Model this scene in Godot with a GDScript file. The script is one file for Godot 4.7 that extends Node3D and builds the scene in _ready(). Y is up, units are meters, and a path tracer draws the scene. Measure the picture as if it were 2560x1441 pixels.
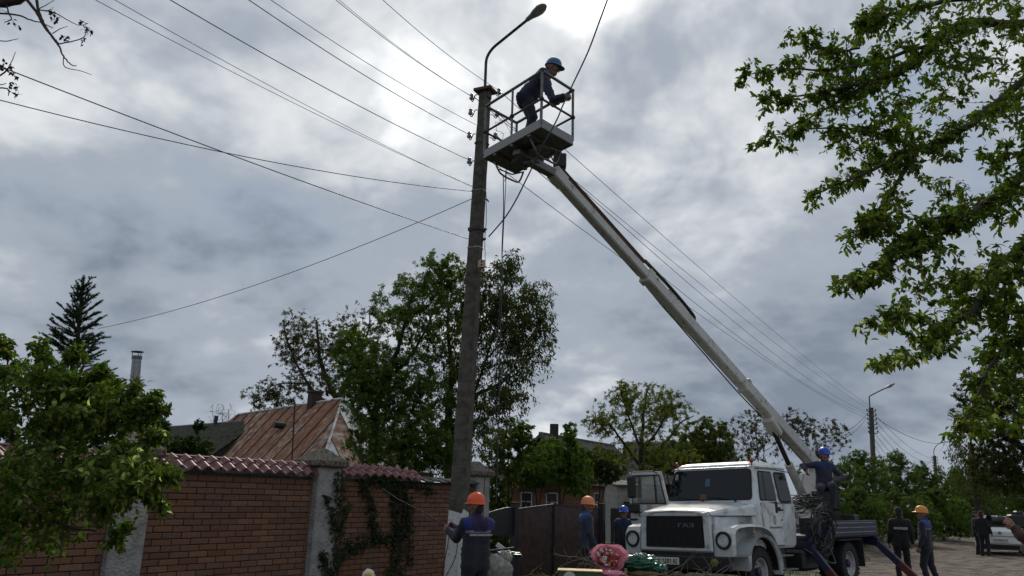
extends Node3D
# A street repair scene: aerial lift truck, concrete lamp pole, brick wall, garden trees, overcast sky. Units are metres, y is up.

const F := 1950.0                      # focal length in photo pixels (2560 wide)
const EYE := Vector3(0, 1.8, 0)
var cam_basis := Basis(Vector3.RIGHT, deg_to_rad(14.93)) * Basis(Vector3.BACK, deg_to_rad(1.57))
var rng := RandomNumberGenerator.new()
var taken := {}
var M := {}


class Geo:
	# collects triangles; corners are given counter-clockwise as seen from outside
	var v := PackedVector3Array()
	var n := PackedVector3Array()
	var c := PackedColorArray()
	var col := Color.WHITE
	var xf := Transform3D()

	func tri(a: Vector3, b: Vector3, d: Vector3) -> void:
		a = xf * a
		b = xf * b
		d = xf * d
		var m := (b - a).cross(d - a).normalized()
		v.append(a)
		v.append(d)
		v.append(b)
		for i in 3:
			n.append(m)
			c.append(col)

	func quad(a: Vector3, b: Vector3, d: Vector3, e: Vector3) -> void:
		tri(a, b, d)
		tri(a, d, e)

	func stri(a: Vector3, b: Vector3, d: Vector3, na: Vector3, nb: Vector3, nd: Vector3) -> void:
		v.append(xf * a)
		v.append(xf * d)
		v.append(xf * b)
		n.append((xf.basis * na).normalized())
		n.append((xf.basis * nd).normalized())
		n.append((xf.basis * nb).normalized())
		for i in 3:
			c.append(col)

	func squad(a: Vector3, b: Vector3, d: Vector3, e: Vector3, na: Vector3, nb: Vector3, nd: Vector3, ne: Vector3) -> void:
		stri(a, b, d, na, nb, nd)
		stri(a, d, e, na, nd, ne)

	func fan(pts: Array) -> void:
		for i in range(1, pts.size() - 1):
			tri(pts[0], pts[i], pts[i + 1])

	func box(p: Vector3, s: Vector3, bevel := 0.0, b := Basis()) -> void:
		var old := xf
		xf = xf * Transform3D(b, p)
		var h := s * 0.5
		if bevel <= 0.0:
			for ax in 3:
				for sg in [-1.0, 1.0]:
					var u := Vector3.ZERO
					var w := Vector3.ZERO
					var o := Vector3.ZERO
					o[ax] = h[ax] * sg
					u[(ax + 1) % 3] = h[(ax + 1) % 3]
					w[(ax + 2) % 3] = h[(ax + 2) % 3] * sg
					quad(o - u - w, o + u - w, o + u + w, o - u + w)
		else:
			bevel = minf(bevel, minf(h.x, minf(h.y, h.z)) * 0.95)
			for ax in 3:
				for sg in [-1.0, 1.0]:
					var u := Vector3.ZERO
					var w := Vector3.ZERO
					var o := Vector3.ZERO
					o[ax] = h[ax] * sg
					u[(ax + 1) % 3] = h[(ax + 1) % 3] - bevel
					w[(ax + 2) % 3] = (h[(ax + 2) % 3] - bevel) * sg
					quad(o - u - w, o + u - w, o + u + w, o - u + w)
			for ax in 3:
				var i := (ax + 1) % 3
				var j := (ax + 2) % 3
				for si in [-1.0, 1.0]:
					for sj in [-1.0, 1.0]:
						var a := Vector3.ZERO
						var d := Vector3.ZERO
						a[i] = si * h[i]
						a[j] = sj * (h[j] - bevel)
						d[i] = si * (h[i] - bevel)
						d[j] = sj * h[j]
						var l := Vector3.ZERO
						l[ax] = (h[ax] - bevel) * si * sj
						quad(a - l, d - l, d + l, a + l)
			for sx in [-1.0, 1.0]:
				for sy in [-1.0, 1.0]:
					for sz in [-1.0, 1.0]:
						var a := Vector3(sx * h.x, sy * (h.y - bevel), sz * (h.z - bevel))
						var d := Vector3(sx * (h.x - bevel), sy * h.y, sz * (h.z - bevel))
						var e := Vector3(sx * (h.x - bevel), sy * (h.y - bevel), sz * h.z)
						if sx * sy * sz > 0:
							tri(a, d, e)
						else:
							tri(a, e, d)
		xf = old

	func beam(a: Vector3, b: Vector3, w: float, h: float, up := Vector3.UP, bevel := 0.0) -> void:
		# a box from a to b, w across, h along up
		var z := (b - a).normalized()
		var x := up.cross(z)
		x = Vector3.RIGHT if x.length() < 0.01 else x.normalized()
		box((a + b) * 0.5, Vector3(w, h, a.distance_to(b)), bevel, Basis(x, z.cross(x), z))

	func tube(pts: Array, radii, sides := 8, caps := true) -> void:
		# a smooth pipe through points; radii is a number or an array
		var k := pts.size()
		if k < 2:
			return
		var fr := Vector3.UP
		var last := []
		var lastn := []
		for i in k:
			var t: Vector3 = (pts[mini(i + 1, k - 1)] - pts[maxi(i - 1, 0)])
			t = t.normalized() if t.length() > 1e-6 else Vector3.UP
			if i == 0:
				fr = Vector3.UP if absf(t.y) < 0.9 else Vector3.RIGHT
			fr = (fr - t * fr.dot(t))
			fr = fr.normalized() if fr.length() > 1e-5 else t.cross(Vector3.RIGHT).normalized()
			var sd := t.cross(fr)
			var r: float = radii[i] if radii is Array else radii
			var ring := []
			var rn := []
			for s in sides:
				var a := TAU * s / sides
				var o := fr * cos(a) + sd * sin(a)
				ring.append(pts[i] + o * r)
				rn.append(o)
			if i > 0:
				for s in sides:
					var q := (s + 1) % sides
					squad(last[s], last[q], ring[q], ring[s], lastn[s], lastn[q], rn[q], rn[s])
			if caps and i == 0:
				var rv := ring.duplicate()
				rv.reverse()
				fan(rv)
			if caps and i == k - 1:
				fan(ring)
			last = ring
			lastn = rn

	func lathe(prof: Array, sides := 24, a0 := 0.0, a1 := TAU) -> void:
		# profile of Vector2(radius, height) from bottom to top about the y axis, smooth
		for i in prof.size() - 1:
			var p: Vector2 = prof[i]
			var q: Vector2 = prof[i + 1]
			if p.distance_to(q) < 1e-6:
				continue
			var e := (q - p).normalized()
			var nn := Vector2(e.y, -e.x)
			for s in sides:
				var a := a0 + (a1 - a0) * s / sides
				var b := a0 + (a1 - a0) * (s + 1) / sides
				var da := Vector3(cos(a), 0, -sin(a))
				var db := Vector3(cos(b), 0, -sin(b))
				var na := da * nn.x + Vector3.UP * nn.y
				var nb := db * nn.x + Vector3.UP * nn.y
				var pa := da * p.x + Vector3.UP * p.y
				var pb := db * p.x + Vector3.UP * p.y
				var qa := da * q.x + Vector3.UP * q.y
				var qb := db * q.x + Vector3.UP * q.y
				if p.x > 1e-5:
					stri(pa, pb, qb, na, nb, nb)
				if q.x > 1e-5:
					stri(pa, qb, qa, na, nb, na)

	func ball(p: Vector3, r: Vector3, rings := 8, sides := 12) -> void:
		var old := xf
		xf = xf * Transform3D(Basis.from_scale(r), p)
		for i in rings:
			var t0 := -PI / 2 + PI * i / rings
			var t1 := -PI / 2 + PI * (i + 1) / rings
			for s in sides:
				var a0 := TAU * s / sides
				var a1 := TAU * (s + 1) / sides
				var f := func(t, a): return Vector3(cos(t) * cos(a), sin(t), -cos(t) * sin(a))
				var a: Vector3 = f.call(t0, a0)
				var b: Vector3 = f.call(t0, a1)
				var d: Vector3 = f.call(t1, a1)
				var e: Vector3 = f.call(t1, a0)
				var g := func(q): return q / r
				if i > 0:
					stri(a, b, d, g.call(a) / r, g.call(b) / r, g.call(d) / r)
				if i < rings - 1:
					stri(a, d, e, g.call(a) / r, g.call(d) / r, g.call(e) / r)
		xf = old

	func extrude(poly: PackedVector2Array, depth: float, bevel := 0.0) -> void:
		# polygon in the local xy plane, from z = 0 to z = depth, edges of both ends chamfered
		var p := poly.duplicate()
		if Geometry2D.is_polygon_clockwise(p):
			p.reverse()
		var small := p
		if bevel > 0.0:
			small = PackedVector2Array()
			var k := p.size()
			for i in k:
				var e0 := (p[i] - p[(i + k - 1) % k]).normalized()
				var e1 := (p[(i + 1) % k] - p[i]).normalized()
				var n0 := Vector2(-e0.y, e0.x)
				var n1 := Vector2(-e1.y, e1.x)
				var m := (n0 + n1)
				m = m / maxf(m.length_squared() * 0.5, 0.35)
				small.append(p[i] + m * bevel)
		var idx := Geometry2D.triangulate_polygon(small)
		for i in range(0, idx.size(), 3):
			var a := small[idx[i]]
			var b := small[idx[i + 1]]
			var d := small[idx[i + 2]]
			if (b - a).cross(d - a) < 0:
				var t := b
				b = d
				d = t
			tri(Vector3(a.x, a.y, depth), Vector3(b.x, b.y, depth), Vector3(d.x, d.y, depth))
			tri(Vector3(a.x, a.y, 0), Vector3(d.x, d.y, 0), Vector3(b.x, b.y, 0))
		for i in p.size():
			var j := (i + 1) % p.size()
			var a := p[i]
			var b := p[j]
			quad(Vector3(a.x, a.y, bevel), Vector3(b.x, b.y, bevel), Vector3(b.x, b.y, depth - bevel), Vector3(a.x, a.y, depth - bevel))
			if bevel > 0.0:
				var sa := small[i]
				var sb := small[j]
				quad(Vector3(a.x, a.y, depth - bevel), Vector3(b.x, b.y, depth - bevel), Vector3(sb.x, sb.y, depth), Vector3(sa.x, sa.y, depth))
				quad(Vector3(sa.x, sa.y, 0), Vector3(sb.x, sb.y, 0), Vector3(b.x, b.y, bevel), Vector3(a.x, a.y, bevel))

	func loft(rings: Array, close_ends := true, smooth := true) -> void:
		# rings: arrays of equal length, counter-clockwise seen from the last ring's side
		var k: int = rings[0].size()
		var nor := []
		for i in rings.size():
			var row := []
			for s in k:
				var tu: Vector3 = rings[mini(i + 1, rings.size() - 1)][s] - rings[maxi(i - 1, 0)][s]
				var ts: Vector3 = rings[i][(s + 1) % k] - rings[i][(s + k - 1) % k]
				var m := ts.cross(tu)
				row.append(m.normalized() if m.length() > 1e-9 else Vector3.UP)
			nor.append(row)
		for i in rings.size() - 1:
			for s in k:
				var q := (s + 1) % k
				if smooth:
					squad(rings[i][s], rings[i][q], rings[i + 1][q], rings[i + 1][s], nor[i][s], nor[i][q], nor[i + 1][q], nor[i + 1][s])
				else:
					quad(rings[i][s], rings[i][q], rings[i + 1][q], rings[i + 1][s])
		if close_ends:
			var rv: Array = rings[0].duplicate()
			rv.reverse()
			fan(rv)
			fan(rings[-1])

	func mesh() -> ArrayMesh:
		var a := []
		a.resize(Mesh.ARRAY_MAX)
		a[Mesh.ARRAY_VERTEX] = v
		a[Mesh.ARRAY_NORMAL] = n
		a[Mesh.ARRAY_COLOR] = c
		var m := ArrayMesh.new()
		m.add_surface_from_arrays(Mesh.PRIMITIVE_TRIANGLES, a)
		return m


func ray(px: float, py: float) -> Vector3:
	return cam_basis * Vector3((px - 1280.0) / F, (720.5 - py) / F, -1.0)


func at(px: float, py: float, depth: float) -> Vector3:
	var d := ray(px, py)
	return EYE + d * (depth / -d.z)


func aty(px: float, py: float, y: float) -> Vector3:
	var d := ray(px, py)
	return EYE + d * ((y - EYE.y) / d.y)


func on_plane(px: float, py: float, p: Vector3, nrm: Vector3) -> Vector3:
	var d := ray(px, py)
	return EYE + d * ((p - EYE).dot(nrm) / d.dot(nrm))


func rr(a: float, b: float) -> float:
	return rng.randf_range(a, b)


func rdir() -> Vector3:
	var z := rr(-1, 1)
	var a := rr(0, TAU)
	var r := sqrt(1 - z * z)
	return Vector3(r * cos(a), z, r * sin(a))


func numbered(called: String) -> String:
	taken[called] = taken.get(called, 0) + 1
	return called if taken[called] == 1 else "%s_%03d" % [called, taken[called] - 1]


func tag(o: Node, label: String, category: String, group := "", kind := "") -> Node:
	o.set_meta("label", label)
	o.set_meta("category", category)
	if group:
		o.set_meta("group", group)
	if kind:
		o.set_meta("kind", kind)
	return o


func thing(called: String, label: String, category: String, where := Vector3.ZERO, group := "") -> Node3D:
	var o := Node3D.new()
	o.name = numbered(called)
	add_child(o, true)
	o.position = where
	tag(o, label, category, group)
	return o


func part(g, called: String, m: Material, parent: Node3D) -> MeshInstance3D:
	# one mesh under its thing, given in the thing's own axes
	var o := MeshInstance3D.new()
	o.name = called
	o.mesh = g.mesh() if g is Geo else g
	o.material_override = m
	parent.add_child(o, true)
	return o


func single(g, called: String, m: Material, label: String, category: String, where := Vector3.ZERO, group := "") -> MeshInstance3D:
	var o := MeshInstance3D.new()
	o.name = numbered(called)
	o.mesh = g.mesh() if g is Geo else g
	o.material_override = m
	o.position = where
	add_child(o, true)
	tag(o, label, category, group)
	return o


func structure(g, called: String, m: Material) -> MeshInstance3D:
	var o := MeshInstance3D.new()
	o.name = called
	o.mesh = g.mesh() if g is Geo else g
	o.material_override = m
	add_child(o, true)
	o.set_meta("kind", "structure")
	return o


func text(words: String, size: float, m: Material, parent: Node3D, xf: Transform3D, called := "lettering", depth := 0.004, font := "Droid Sans", bold := 700) -> MeshInstance3D:
	var t := TextMesh.new()
	var f := SystemFont.new()
	f.font_names = PackedStringArray([font])
	f.font_weight = bold
	t.font = f
	t.text = words
	t.font_size = 32
	t.pixel_size = size / 32.0
	t.depth = depth
	t.curve_step = 4.0
	var o := part(t, called, m, parent)
	o.transform = xf
	return o


# ------------------------------------------------------------------ materials
func lin(r: float, g: float, b: float) -> Color:
	return Color(r, g, b).linear_to_srgb()


func noise_tex(sd: int, freq: float, stops: Array, cols: Array, oct := 4, size := 512, warp := 0.0) -> NoiseTexture2D:
	var nz := FastNoiseLite.new()
	nz.seed = sd
	nz.frequency = freq
	nz.fractal_octaves = oct
	nz.noise_type = FastNoiseLite.TYPE_SIMPLEX_SMOOTH
	if warp > 0:
		nz.domain_warp_enabled = true
		nz.domain_warp_amplitude = warp
		nz.domain_warp_frequency = freq
	var t := NoiseTexture2D.new()
	t.width = size
	t.height = size
	t.seamless = true
	t.noise = nz
	if stops:
		var gr := Gradient.new()
		gr.offsets = PackedFloat32Array(stops)
		gr.colors = PackedColorArray(cols)
		t.color_ramp = gr
	return t


func mat(r: float, g: float, b: float, rough := 0.8, metal := 0.0, vcol := false) -> StandardMaterial3D:
	var m := StandardMaterial3D.new()
	m.albedo_color = lin(r, g, b)
	m.roughness = rough
	m.metallic = metal
	m.vertex_color_use_as_albedo = vcol
	return m


func textured(m: StandardMaterial3D, tex: Texture2D, per_metre: float, world := false, bump: Texture2D = null, relief := 0.0) -> StandardMaterial3D:
	m.albedo_texture = tex
	m.uv1_triplanar = true
	m.uv1_world_triplanar = world
	m.uv1_scale = Vector3.ONE * per_metre
	if bump:
		m.heightmap_enabled = true
		m.heightmap_texture = bump
		m.heightmap_scale = relief
	return m


func grey(a: float) -> Color:
	return Color(a, a, a)


func make_materials() -> void:
	var mottled := noise_tex(3, 0.012, [0.2, 0.5, 0.8], [grey(0.72), grey(0.9), grey(1.0)], 5)
	var speck := noise_tex(7, 0.05, [0.25, 0.5, 0.75], [grey(0.6), grey(0.86), grey(1.0)], 4)
	var grain := noise_tex(11, 0.08, [], [], 4)
	var lumps := noise_tex(12, 0.02, [], [], 5)
	M.grain = grain
	M.lumps = lumps
	M.concrete = textured(mat(0.1, 0.09, 0.078, 0.92), noise_tex(21, 0.02, [0.2, 0.4, 0.55, 0.75], [Color(0.7, 0.68, 0.66), Color(0.85, 0.84, 0.82), Color(0.94, 0.93, 0.92), Color(1, 1, 1)], 6), 0.5, false, grain, 1.2)
	M.capstone = textured(mat(0.2, 0.18, 0.155, 0.95), noise_tex(22, 0.02, [0.2, 0.45, 0.6, 0.8], [Color(0.5, 0.47, 0.42), Color(0.8, 0.77, 0.72), Color(0.9, 0.9, 0.88), Color(1, 1, 1)], 6), 1.2, false, grain, 1.0)
	M.plaster = textured(mat(0.32, 0.31, 0.3, 0.93), noise_tex(23, 0.015, [0.15, 0.45, 0.7], [Color(0.86, 0.84, 0.82), Color(0.94, 0.93, 0.92), Color(1, 1, 1)], 6), 0.5, false, grain, 1.5)
	M.whitewash = textured(mat(0.66, 0.65, 0.63, 0.9), noise_tex(24, 0.025, [0.16, 0.2, 0.26, 0.6], [Color(0.4, 0.38, 0.36), Color(0.82, 0.81, 0.8), Color(0.95, 0.95, 0.94), Color(1, 1, 1)], 5), 1.3, false, grain, 0.6)
	M.bricks = []
	for k in 8:
		var tones := [[0.24, 0.13, 0.085], [0.34, 0.18, 0.11], [0.31, 0.15, 0.085], [0.27, 0.13, 0.078], [0.335, 0.17, 0.096], [0.3, 0.152, 0.094], [0.255, 0.122, 0.075], [0.325, 0.155, 0.085]]
		M.bricks.append(textured(mat(tones[k][0], tones[k][1], tones[k][2], 0.88), speck, 2.3 + 0.3 * k, true, grain, 1.0))
	M.mortar = textured(mat(0.07, 0.06, 0.055, 0.95), mottled, 1.5)
	M.oldbricks = []
	for k in 4:
		var tones := [[0.2, 0.095, 0.062], [0.17, 0.08, 0.056], [0.23, 0.115, 0.075], [0.155, 0.085, 0.062]]
		M.oldbricks.append(textured(mat(tones[k][0], tones[k][1], tones[k][2], 0.92), mottled, 1.1 + 0.2 * k, true))
	M.tile_metal = textured(mat(0.19, 0.068, 0.07, 0.5), noise_tex(31, 0.02, [0.2, 0.4, 0.6, 0.8], [Color(0.62, 0.56, 0.52), Color(0.85, 0.82, 0.8), Color(0.95, 0.95, 0.95), Color(1, 1, 1)], 6), 0.9, true)
	M.tile_metal.metallic_specular = 0.5
	M.rust = []
	for k in 4:
		var bare: float = [0.76, 0.7, 0.8, 0.6][k]
		M.rust.append(textured(mat(1, 1, 1, 0.82), noise_tex(41 + k, 0.016, [0.2, 0.4, 0.55, bare, bare + 0.012, 0.9], [lin(0.08, 0.036, 0.022), lin(0.17, 0.068, 0.03), lin(0.24, 0.098, 0.042), lin(0.27, 0.125, 0.058), lin(0.36, 0.34, 0.3), lin(0.44, 0.43, 0.39)], 7, 512, 14.0), 0.33, false, lumps, 0.6))
	M.sootbrick = textured(mat(0.06, 0.038, 0.03, 0.95), speck, 1.5)
	M.mulch = textured(mat(0.055, 0.042, 0.03, 0.97), speck, 1.2)
	M.peeled = textured(mat(1, 1, 1, 0.75), noise_tex(47, 0.012, [0.22, 0.36, 0.37, 0.8], [lin(0.13, 0.06, 0.04), lin(0.2, 0.1, 0.07), lin(0.46, 0.47, 0.46), lin(0.58, 0.59, 0.58)], 6, 512, 20.0), 0.5)
	M.slate = textured(mat(0.15, 0.145, 0.135, 0.9), noise_tex(51, 0.02, [0.2, 0.45, 0.6, 0.8], [Color(0.4, 0.42, 0.34), Color(0.75, 0.74, 0.7), Color(0.9, 0.9, 0.88), Color(1, 1, 1)], 6), 0.35)
	M.mossy = textured(mat(0.075, 0.075, 0.058, 0.95), noise_tex(52, 0.02, [0.2, 0.5, 0.8], [Color(0.55, 0.62, 0.42), Color(0.85, 0.85, 0.8), Color(1, 1, 1)], 6), 0.4)
	M.wood = textured(mat(0.13, 0.105, 0.085, 0.9), speck, 0.8)
	M.darkwood = textured(mat(0.045, 0.036, 0.03, 0.9), speck, 0.8)
	M.whitewood = textured(mat(0.46, 0.46, 0.44, 0.7), mottled, 1.0)
	M.gate = textured(mat(0.062, 0.026, 0.021, 0.5), noise_tex(61, 0.012, [0.2, 0.5, 0.8], [Color(0.6, 0.62, 0.66), Color(0.9, 0.9, 0.9), Color(1, 1, 1)], 6), 0.7)
	M.darkpaint = textured(mat(0.02, 0.021, 0.023, 0.55), speck, 1.0)
	M.steel = textured(mat(0.2, 0.2, 0.195, 0.55, 0.5), mottled, 1.5)
	M.darksteel = textured(mat(0.045, 0.044, 0.043, 0.6, 0.3), speck, 2.0)
	M.rustysteel = textured(mat(0.16, 0.095, 0.06, 0.8, 0.2), speck, 2.0)
	M.galv = textured(mat(0.38, 0.385, 0.39, 0.45, 0.6), mottled, 3.0)
	M.aluminium = textured(mat(0.34, 0.34, 0.335, 0.5, 0.45), speck, 5.0)
	M.boom = textured(mat(0.52, 0.515, 0.49, 0.42), noise_tex(62, 0.014, [0.12, 0.2, 0.35, 0.8], [Color(0.62, 0.56, 0.5), Color(0.86, 0.85, 0.82), Color(0.96, 0.96, 0.95), Color(1, 1, 1)], 6), 0.6)
	M.truckwhite = textured(mat(0.6, 0.635, 0.645, 0.28), noise_tex(63, 0.012, [0.2, 0.42, 0.7], [Color(0.74, 0.72, 0.67), Color(0.96, 0.96, 0.96), Color(1, 1, 1)], 6), 0.5)
	M.truckwhite.clearcoat_enabled = true
	M.truckwhite.clearcoat = 0.4
	M.truckwhite.clearcoat_roughness = 0.12
	M.carwhite = mat(0.66, 0.66, 0.65, 0.25)
	M.carwhite.clearcoat_enabled = true
	M.blue = textured(mat(0.01, 0.017, 0.055, 0.45), mottled, 1.0)
	M.redpaint = textured(mat(0.13, 0.022, 0.016, 0.6), speck, 1.5)
	M.rubber = textured(mat(0.022, 0.022, 0.022, 0.85), speck, 3.0)
	M.black = mat(0.012, 0.012, 0.013, 0.5)
	M.blackmatt = mat(0.008, 0.008, 0.008, 0.8)
	M.cable = mat(0.02, 0.02, 0.02, 0.5)
	M.cablegrey = mat(0.12, 0.12, 0.12, 0.5)
	M.wire = mat(0.1, 0.1, 0.1, 0.45, 0.6)
	M.darkglass = mat(0.008, 0.009, 0.011, 0.04)
	M.darkglass.metallic_specular = 0.35
	M.windscreen = mat(0.005, 0.006, 0.008, 0.03)
	M.windscreen.metallic_specular = 0.42
	M.glass = mat(0.35, 0.4, 0.4, 0.02)
	M.glass.transparency = BaseMaterial3D.TRANSPARENCY_ALPHA
	M.glass.albedo_color.a = 0.12
	M.housepane = mat(0.02, 0.022, 0.025, 0.06)
	M.lens = mat(0.75, 0.77, 0.78, 0.06)
	M.lens.transparency = BaseMaterial3D.TRANSPARENCY_ALPHA
	M.lens.albedo_color.a = 0.14
	M.chrome = mat(0.7, 0.7, 0.7, 0.12, 1.0)
	M.amber = mat(0.5, 0.12, 0.01, 0.25)
	M.tail = mat(0.3, 0.012, 0.015, 0.18)
	M.plate = mat(0.6, 0.6, 0.58, 0.5)
	M.insulator = mat(0.08, 0.075, 0.06, 0.12)
	M.insulator.transparency = BaseMaterial3D.TRANSPARENCY_ALPHA
	M.insulator.albedo_color.a = 0.75
	M.lamphead = mat(0.24, 0.24, 0.24, 0.5, 0.2)
	M.beige = mat(0.42, 0.34, 0.22, 0.6)
	M.skin = mat(1, 1, 1, 0.6, 0.0, true)
	M.cloth = textured(mat(1, 1, 1, 0.9, 0.0, true), noise_tex(71, 0.03, [0.25, 0.5, 0.75], [grey(0.7), grey(0.9), grey(1.0)], 5), 2.5, false, lumps, 1.0)
	M.cloth.rim_enabled = true
	M.cloth.rim = 0.25
	M.orange = mat(0.72, 0.085, 0.015, 0.35)
	M.paleorange = mat(0.7, 0.23, 0.08, 0.45)
	M.yelloworange = mat(0.66, 0.27, 0.045, 0.4)
	M.helmetblue = mat(0.012, 0.055, 0.42, 0.3)
	M.helmetteal = mat(0.015, 0.09, 0.2, 0.35)
	M.print = mat(0.55, 0.56, 0.6, 0.7)
	M.ink = mat(0.02, 0.02, 0.025, 0.6)
	M.navyink = mat(0.03, 0.035, 0.09, 0.6)
	M.greyink = mat(0.1, 0.11, 0.13, 0.6)
	M.bark = textured(mat(0.07, 0.058, 0.048, 0.95), noise_tex(81, 0.03, [0.2, 0.5, 0.8], [grey(0.45), grey(0.8), grey(1.0)], 5), 1.6, true, lumps, 2.5)
	M.twig = mat(0.045, 0.038, 0.032, 0.9)
	M.paletwig = mat(0.12, 0.1, 0.078, 0.9)
	M.foil = mat(0.68, 0.24, 0.32, 0.3)
	M.foil.backlight_enabled = true
	M.foil.backlight = lin(0.4, 0.2, 0.24)
	M.greenfilm = mat(0.02, 0.11, 0.07, 0.3)
	M.sack = textured(mat(0.36, 0.34, 0.31, 0.8), mottled, 1.5)
	M.paper = mat(0.6, 0.61, 0.62, 0.8)
	M.stump = textured(mat(0.26, 0.2, 0.15, 0.9), speck, 3.0)
	M.soil = textured(mat(0.165, 0.13, 0.1, 0.97), noise_tex(91, 0.012, [0.15, 0.35, 0.5, 0.65, 0.85], [Color(0.36, 0.33, 0.3), Color(0.6, 0.57, 0.53), Color(0.84, 0.82, 0.79), Color(0.93, 0.93, 0.92), Color(1, 1, 1)], 8, 1024, 12.0), 0.11, true, lumps, 6.0)
	M.turf = textured(mat(0.055, 0.07, 0.025, 0.97), noise_tex(92, 0.02, [0.2, 0.5, 0.8], [Color(0.6, 0.55, 0.5), Color(0.85, 0.88, 0.8), Color(1, 1, 1)], 6), 0.3, true, lumps, 6.0)
	M.leaf = mat(1, 1, 1, 0.58, 0.0, true)
	M.leaf.metallic_specular = 0.35
	M.leaf.backlight_enabled = true
	M.leaf.backlight = lin(0.85, 1.0, 0.32)
	M.grass = mat(1, 1, 1, 0.7, 0.0, true)
	M.grass.backlight_enabled = true
	M.grass.backlight = lin(0.3, 0.35, 0.15)


# ------------------------------------------------------------------ sky
const PATCH := 1170 - 768
const SKY_TURN := PI / 2               # keeps the picture's seam behind the photographer's shoulder
var sky_noise := FastNoiseLite.new()
var sky_fine := FastNoiseLite.new()
var sky_spots := []      # [direction, angular radius, weight]


func sky_setup() -> void:
	sky_noise.seed = 5
	sky_noise.frequency = 1.0
	sky_noise.fractal_octaves = 5
	sky_noise.fractal_gain = 0.52
	sky_noise.noise_type = FastNoiseLite.TYPE_SIMPLEX_SMOOTH
	sky_fine.seed = 9
	sky_fine.frequency = 1.0
	sky_fine.fractal_octaves = 6
	sky_fine.fractal_gain = 0.58
	sky_fine.noise_type = FastNoiseLite.TYPE_SIMPLEX_SMOOTH
	# broad light and heavy cloud, where the photograph shows them: direction, angular radius, weight
	for s in [
		[1465, -70, 0.05, 2.3], [1470, 0, 0.12, 0.4], [1300, 90, 0.13, 0.2], [1180, 330, 0.16, 0.12], [120, 160, 0.17, 0.26], [260, 330, 0.14, 0.14], [480, 140, 0.07, -0.2], [560, 60, 0.05, -0.16], [690, 60, 0.06, -0.22], [760, 150, 0.05, -0.12], [930, 60, 0.08, 0.2], [620, 230, 0.08, 0.2],
		[380, 560, 0.2, -0.22], [640, 500, 0.15, -0.12], [100, 500, 0.17, -0.16], [330, 620, 0.1, -0.22], [700, 560, 0.09, -0.14], [470, 770, 0.05, 0.4], [600, 790, 0.05, 0.34], [380, 740, 0.05, 0.2], [60, 740, 0.05, 0.2], [560, 690, 0.05, 0.16],
		[420, 900, 0.12, -0.3], [200, 860, 0.06, -0.12], [650, 880, 0.05, 0.05], [880, 330, 0.1, 0.2], [960, 560, 0.1, 0.12], [1050, 180, 0.06, 0.18], [1620, 130, 0.06, -0.26], [1750, 120, 0.06, -0.12], [1780, 300, 0.08, 0.2], [1560, 380, 0.07, 0.26], [1640, 480, 0.07, 0.12], [1700, 640, 0.07, 0.12],
		[1520, 720, 0.06, -0.08], [1480, 860, 0.06, 0.1], [1900, 700, 0.08, 0.02], [1960, 860, 0.1, -0.22], [2260, 1020, 0.18, -0.42], [1960, 1040, 0.1, -0.3], [1480, 985, 0.03, 0.2], [1340, 1075, 0.03, 0.2], [1400, 1040, 0.03, 0.22], [2020, 560, 0.08, 0.08], [1900, 80, 0.09, 0.02], [2150, 720, 0.1, -0.1], [1720, 980, 0.07, -0.3], [1640, 880, 0.06, -0.12]]:
		sky_spots.append([ray(s[0], s[1]).normalized(), s[2] * s[2], s[3]])


func sky_color(d: Vector3, fine: bool) -> Color:
	var h := maxf(d.y, 0.0) + 0.34
	var q := Vector2(d.x, d.z) / h
	var wx := sky_noise.get_noise_2d(q.x * 0.8 + 7.0, q.y * 0.8)
	var wy := sky_noise.get_noise_2d(q.x * 0.8, q.y * 0.8 + 31.0)
	var a := sky_noise.get_noise_2d(q.x * 0.95 + wx * 0.5, q.y * 1.1 + wy * 0.5)
	var b := sky_fine.get_noise_3d(q.x * 2.3 + wx * 0.4, q.y * 2.5 + wy * 0.4, 3.0)
	var t := 0.575 + a * 0.2 + b * 0.42
	if fine:
		var e := sky_fine.get_noise_3d(q.x * 6.5 + wy * 0.5, q.y * 7.0 - wx * 0.5, 11.0)
		t += e * 0.2
	for s in sky_spots:
		var e: float = (d - s[0]).length_squared() / s[1]
		if e < 5.0:
			t += s[2] * exp(-e) * (0.62 + b * 0.5)
	t = clampf(t, -0.05, 3.0)
	var c := Vector3(0.12, 0.15, 0.2).lerp(Vector3(0.29, 0.327, 0.38), smoothstep(-0.05, 0.5, t)).lerp(Vector3(0.6, 0.62, 0.64), smoothstep(0.5, 1.0, t))
	# thin places where the blue above shows through
	var thin := clampf(1.0 - absf(t - 0.34) * 5.0, 0.0, 1.0) * smoothstep(0.2, 0.5, d.y) * clampf(0.5 + wy * 1.6, 0.0, 1.0)
	c = c.lerp(Vector3(0.24, 0.35, 0.54), thin * 0.38)
	if t > 0.95:
		c += Vector3(1.0, 0.98, 0.94) * (t - 0.95) * 1.3
	return Color(c.x, c.y, c.z)


var sky_rows := []


func sky_row(i: int, x0: int, y0: int, count: int, w: int, h: int, fine: bool) -> void:
	var row := PackedFloat32Array()
	row.resize(count * 3)
	for x in count:
		var c := sky_color(sky_dir((x0 + x + 0.5) / w, (y0 + i + 0.5) / h), fine)
		row[x * 3] = c.r
		row[x * 3 + 1] = c.g
		row[x * 3 + 2] = c.b
	sky_rows[i] = row


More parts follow.
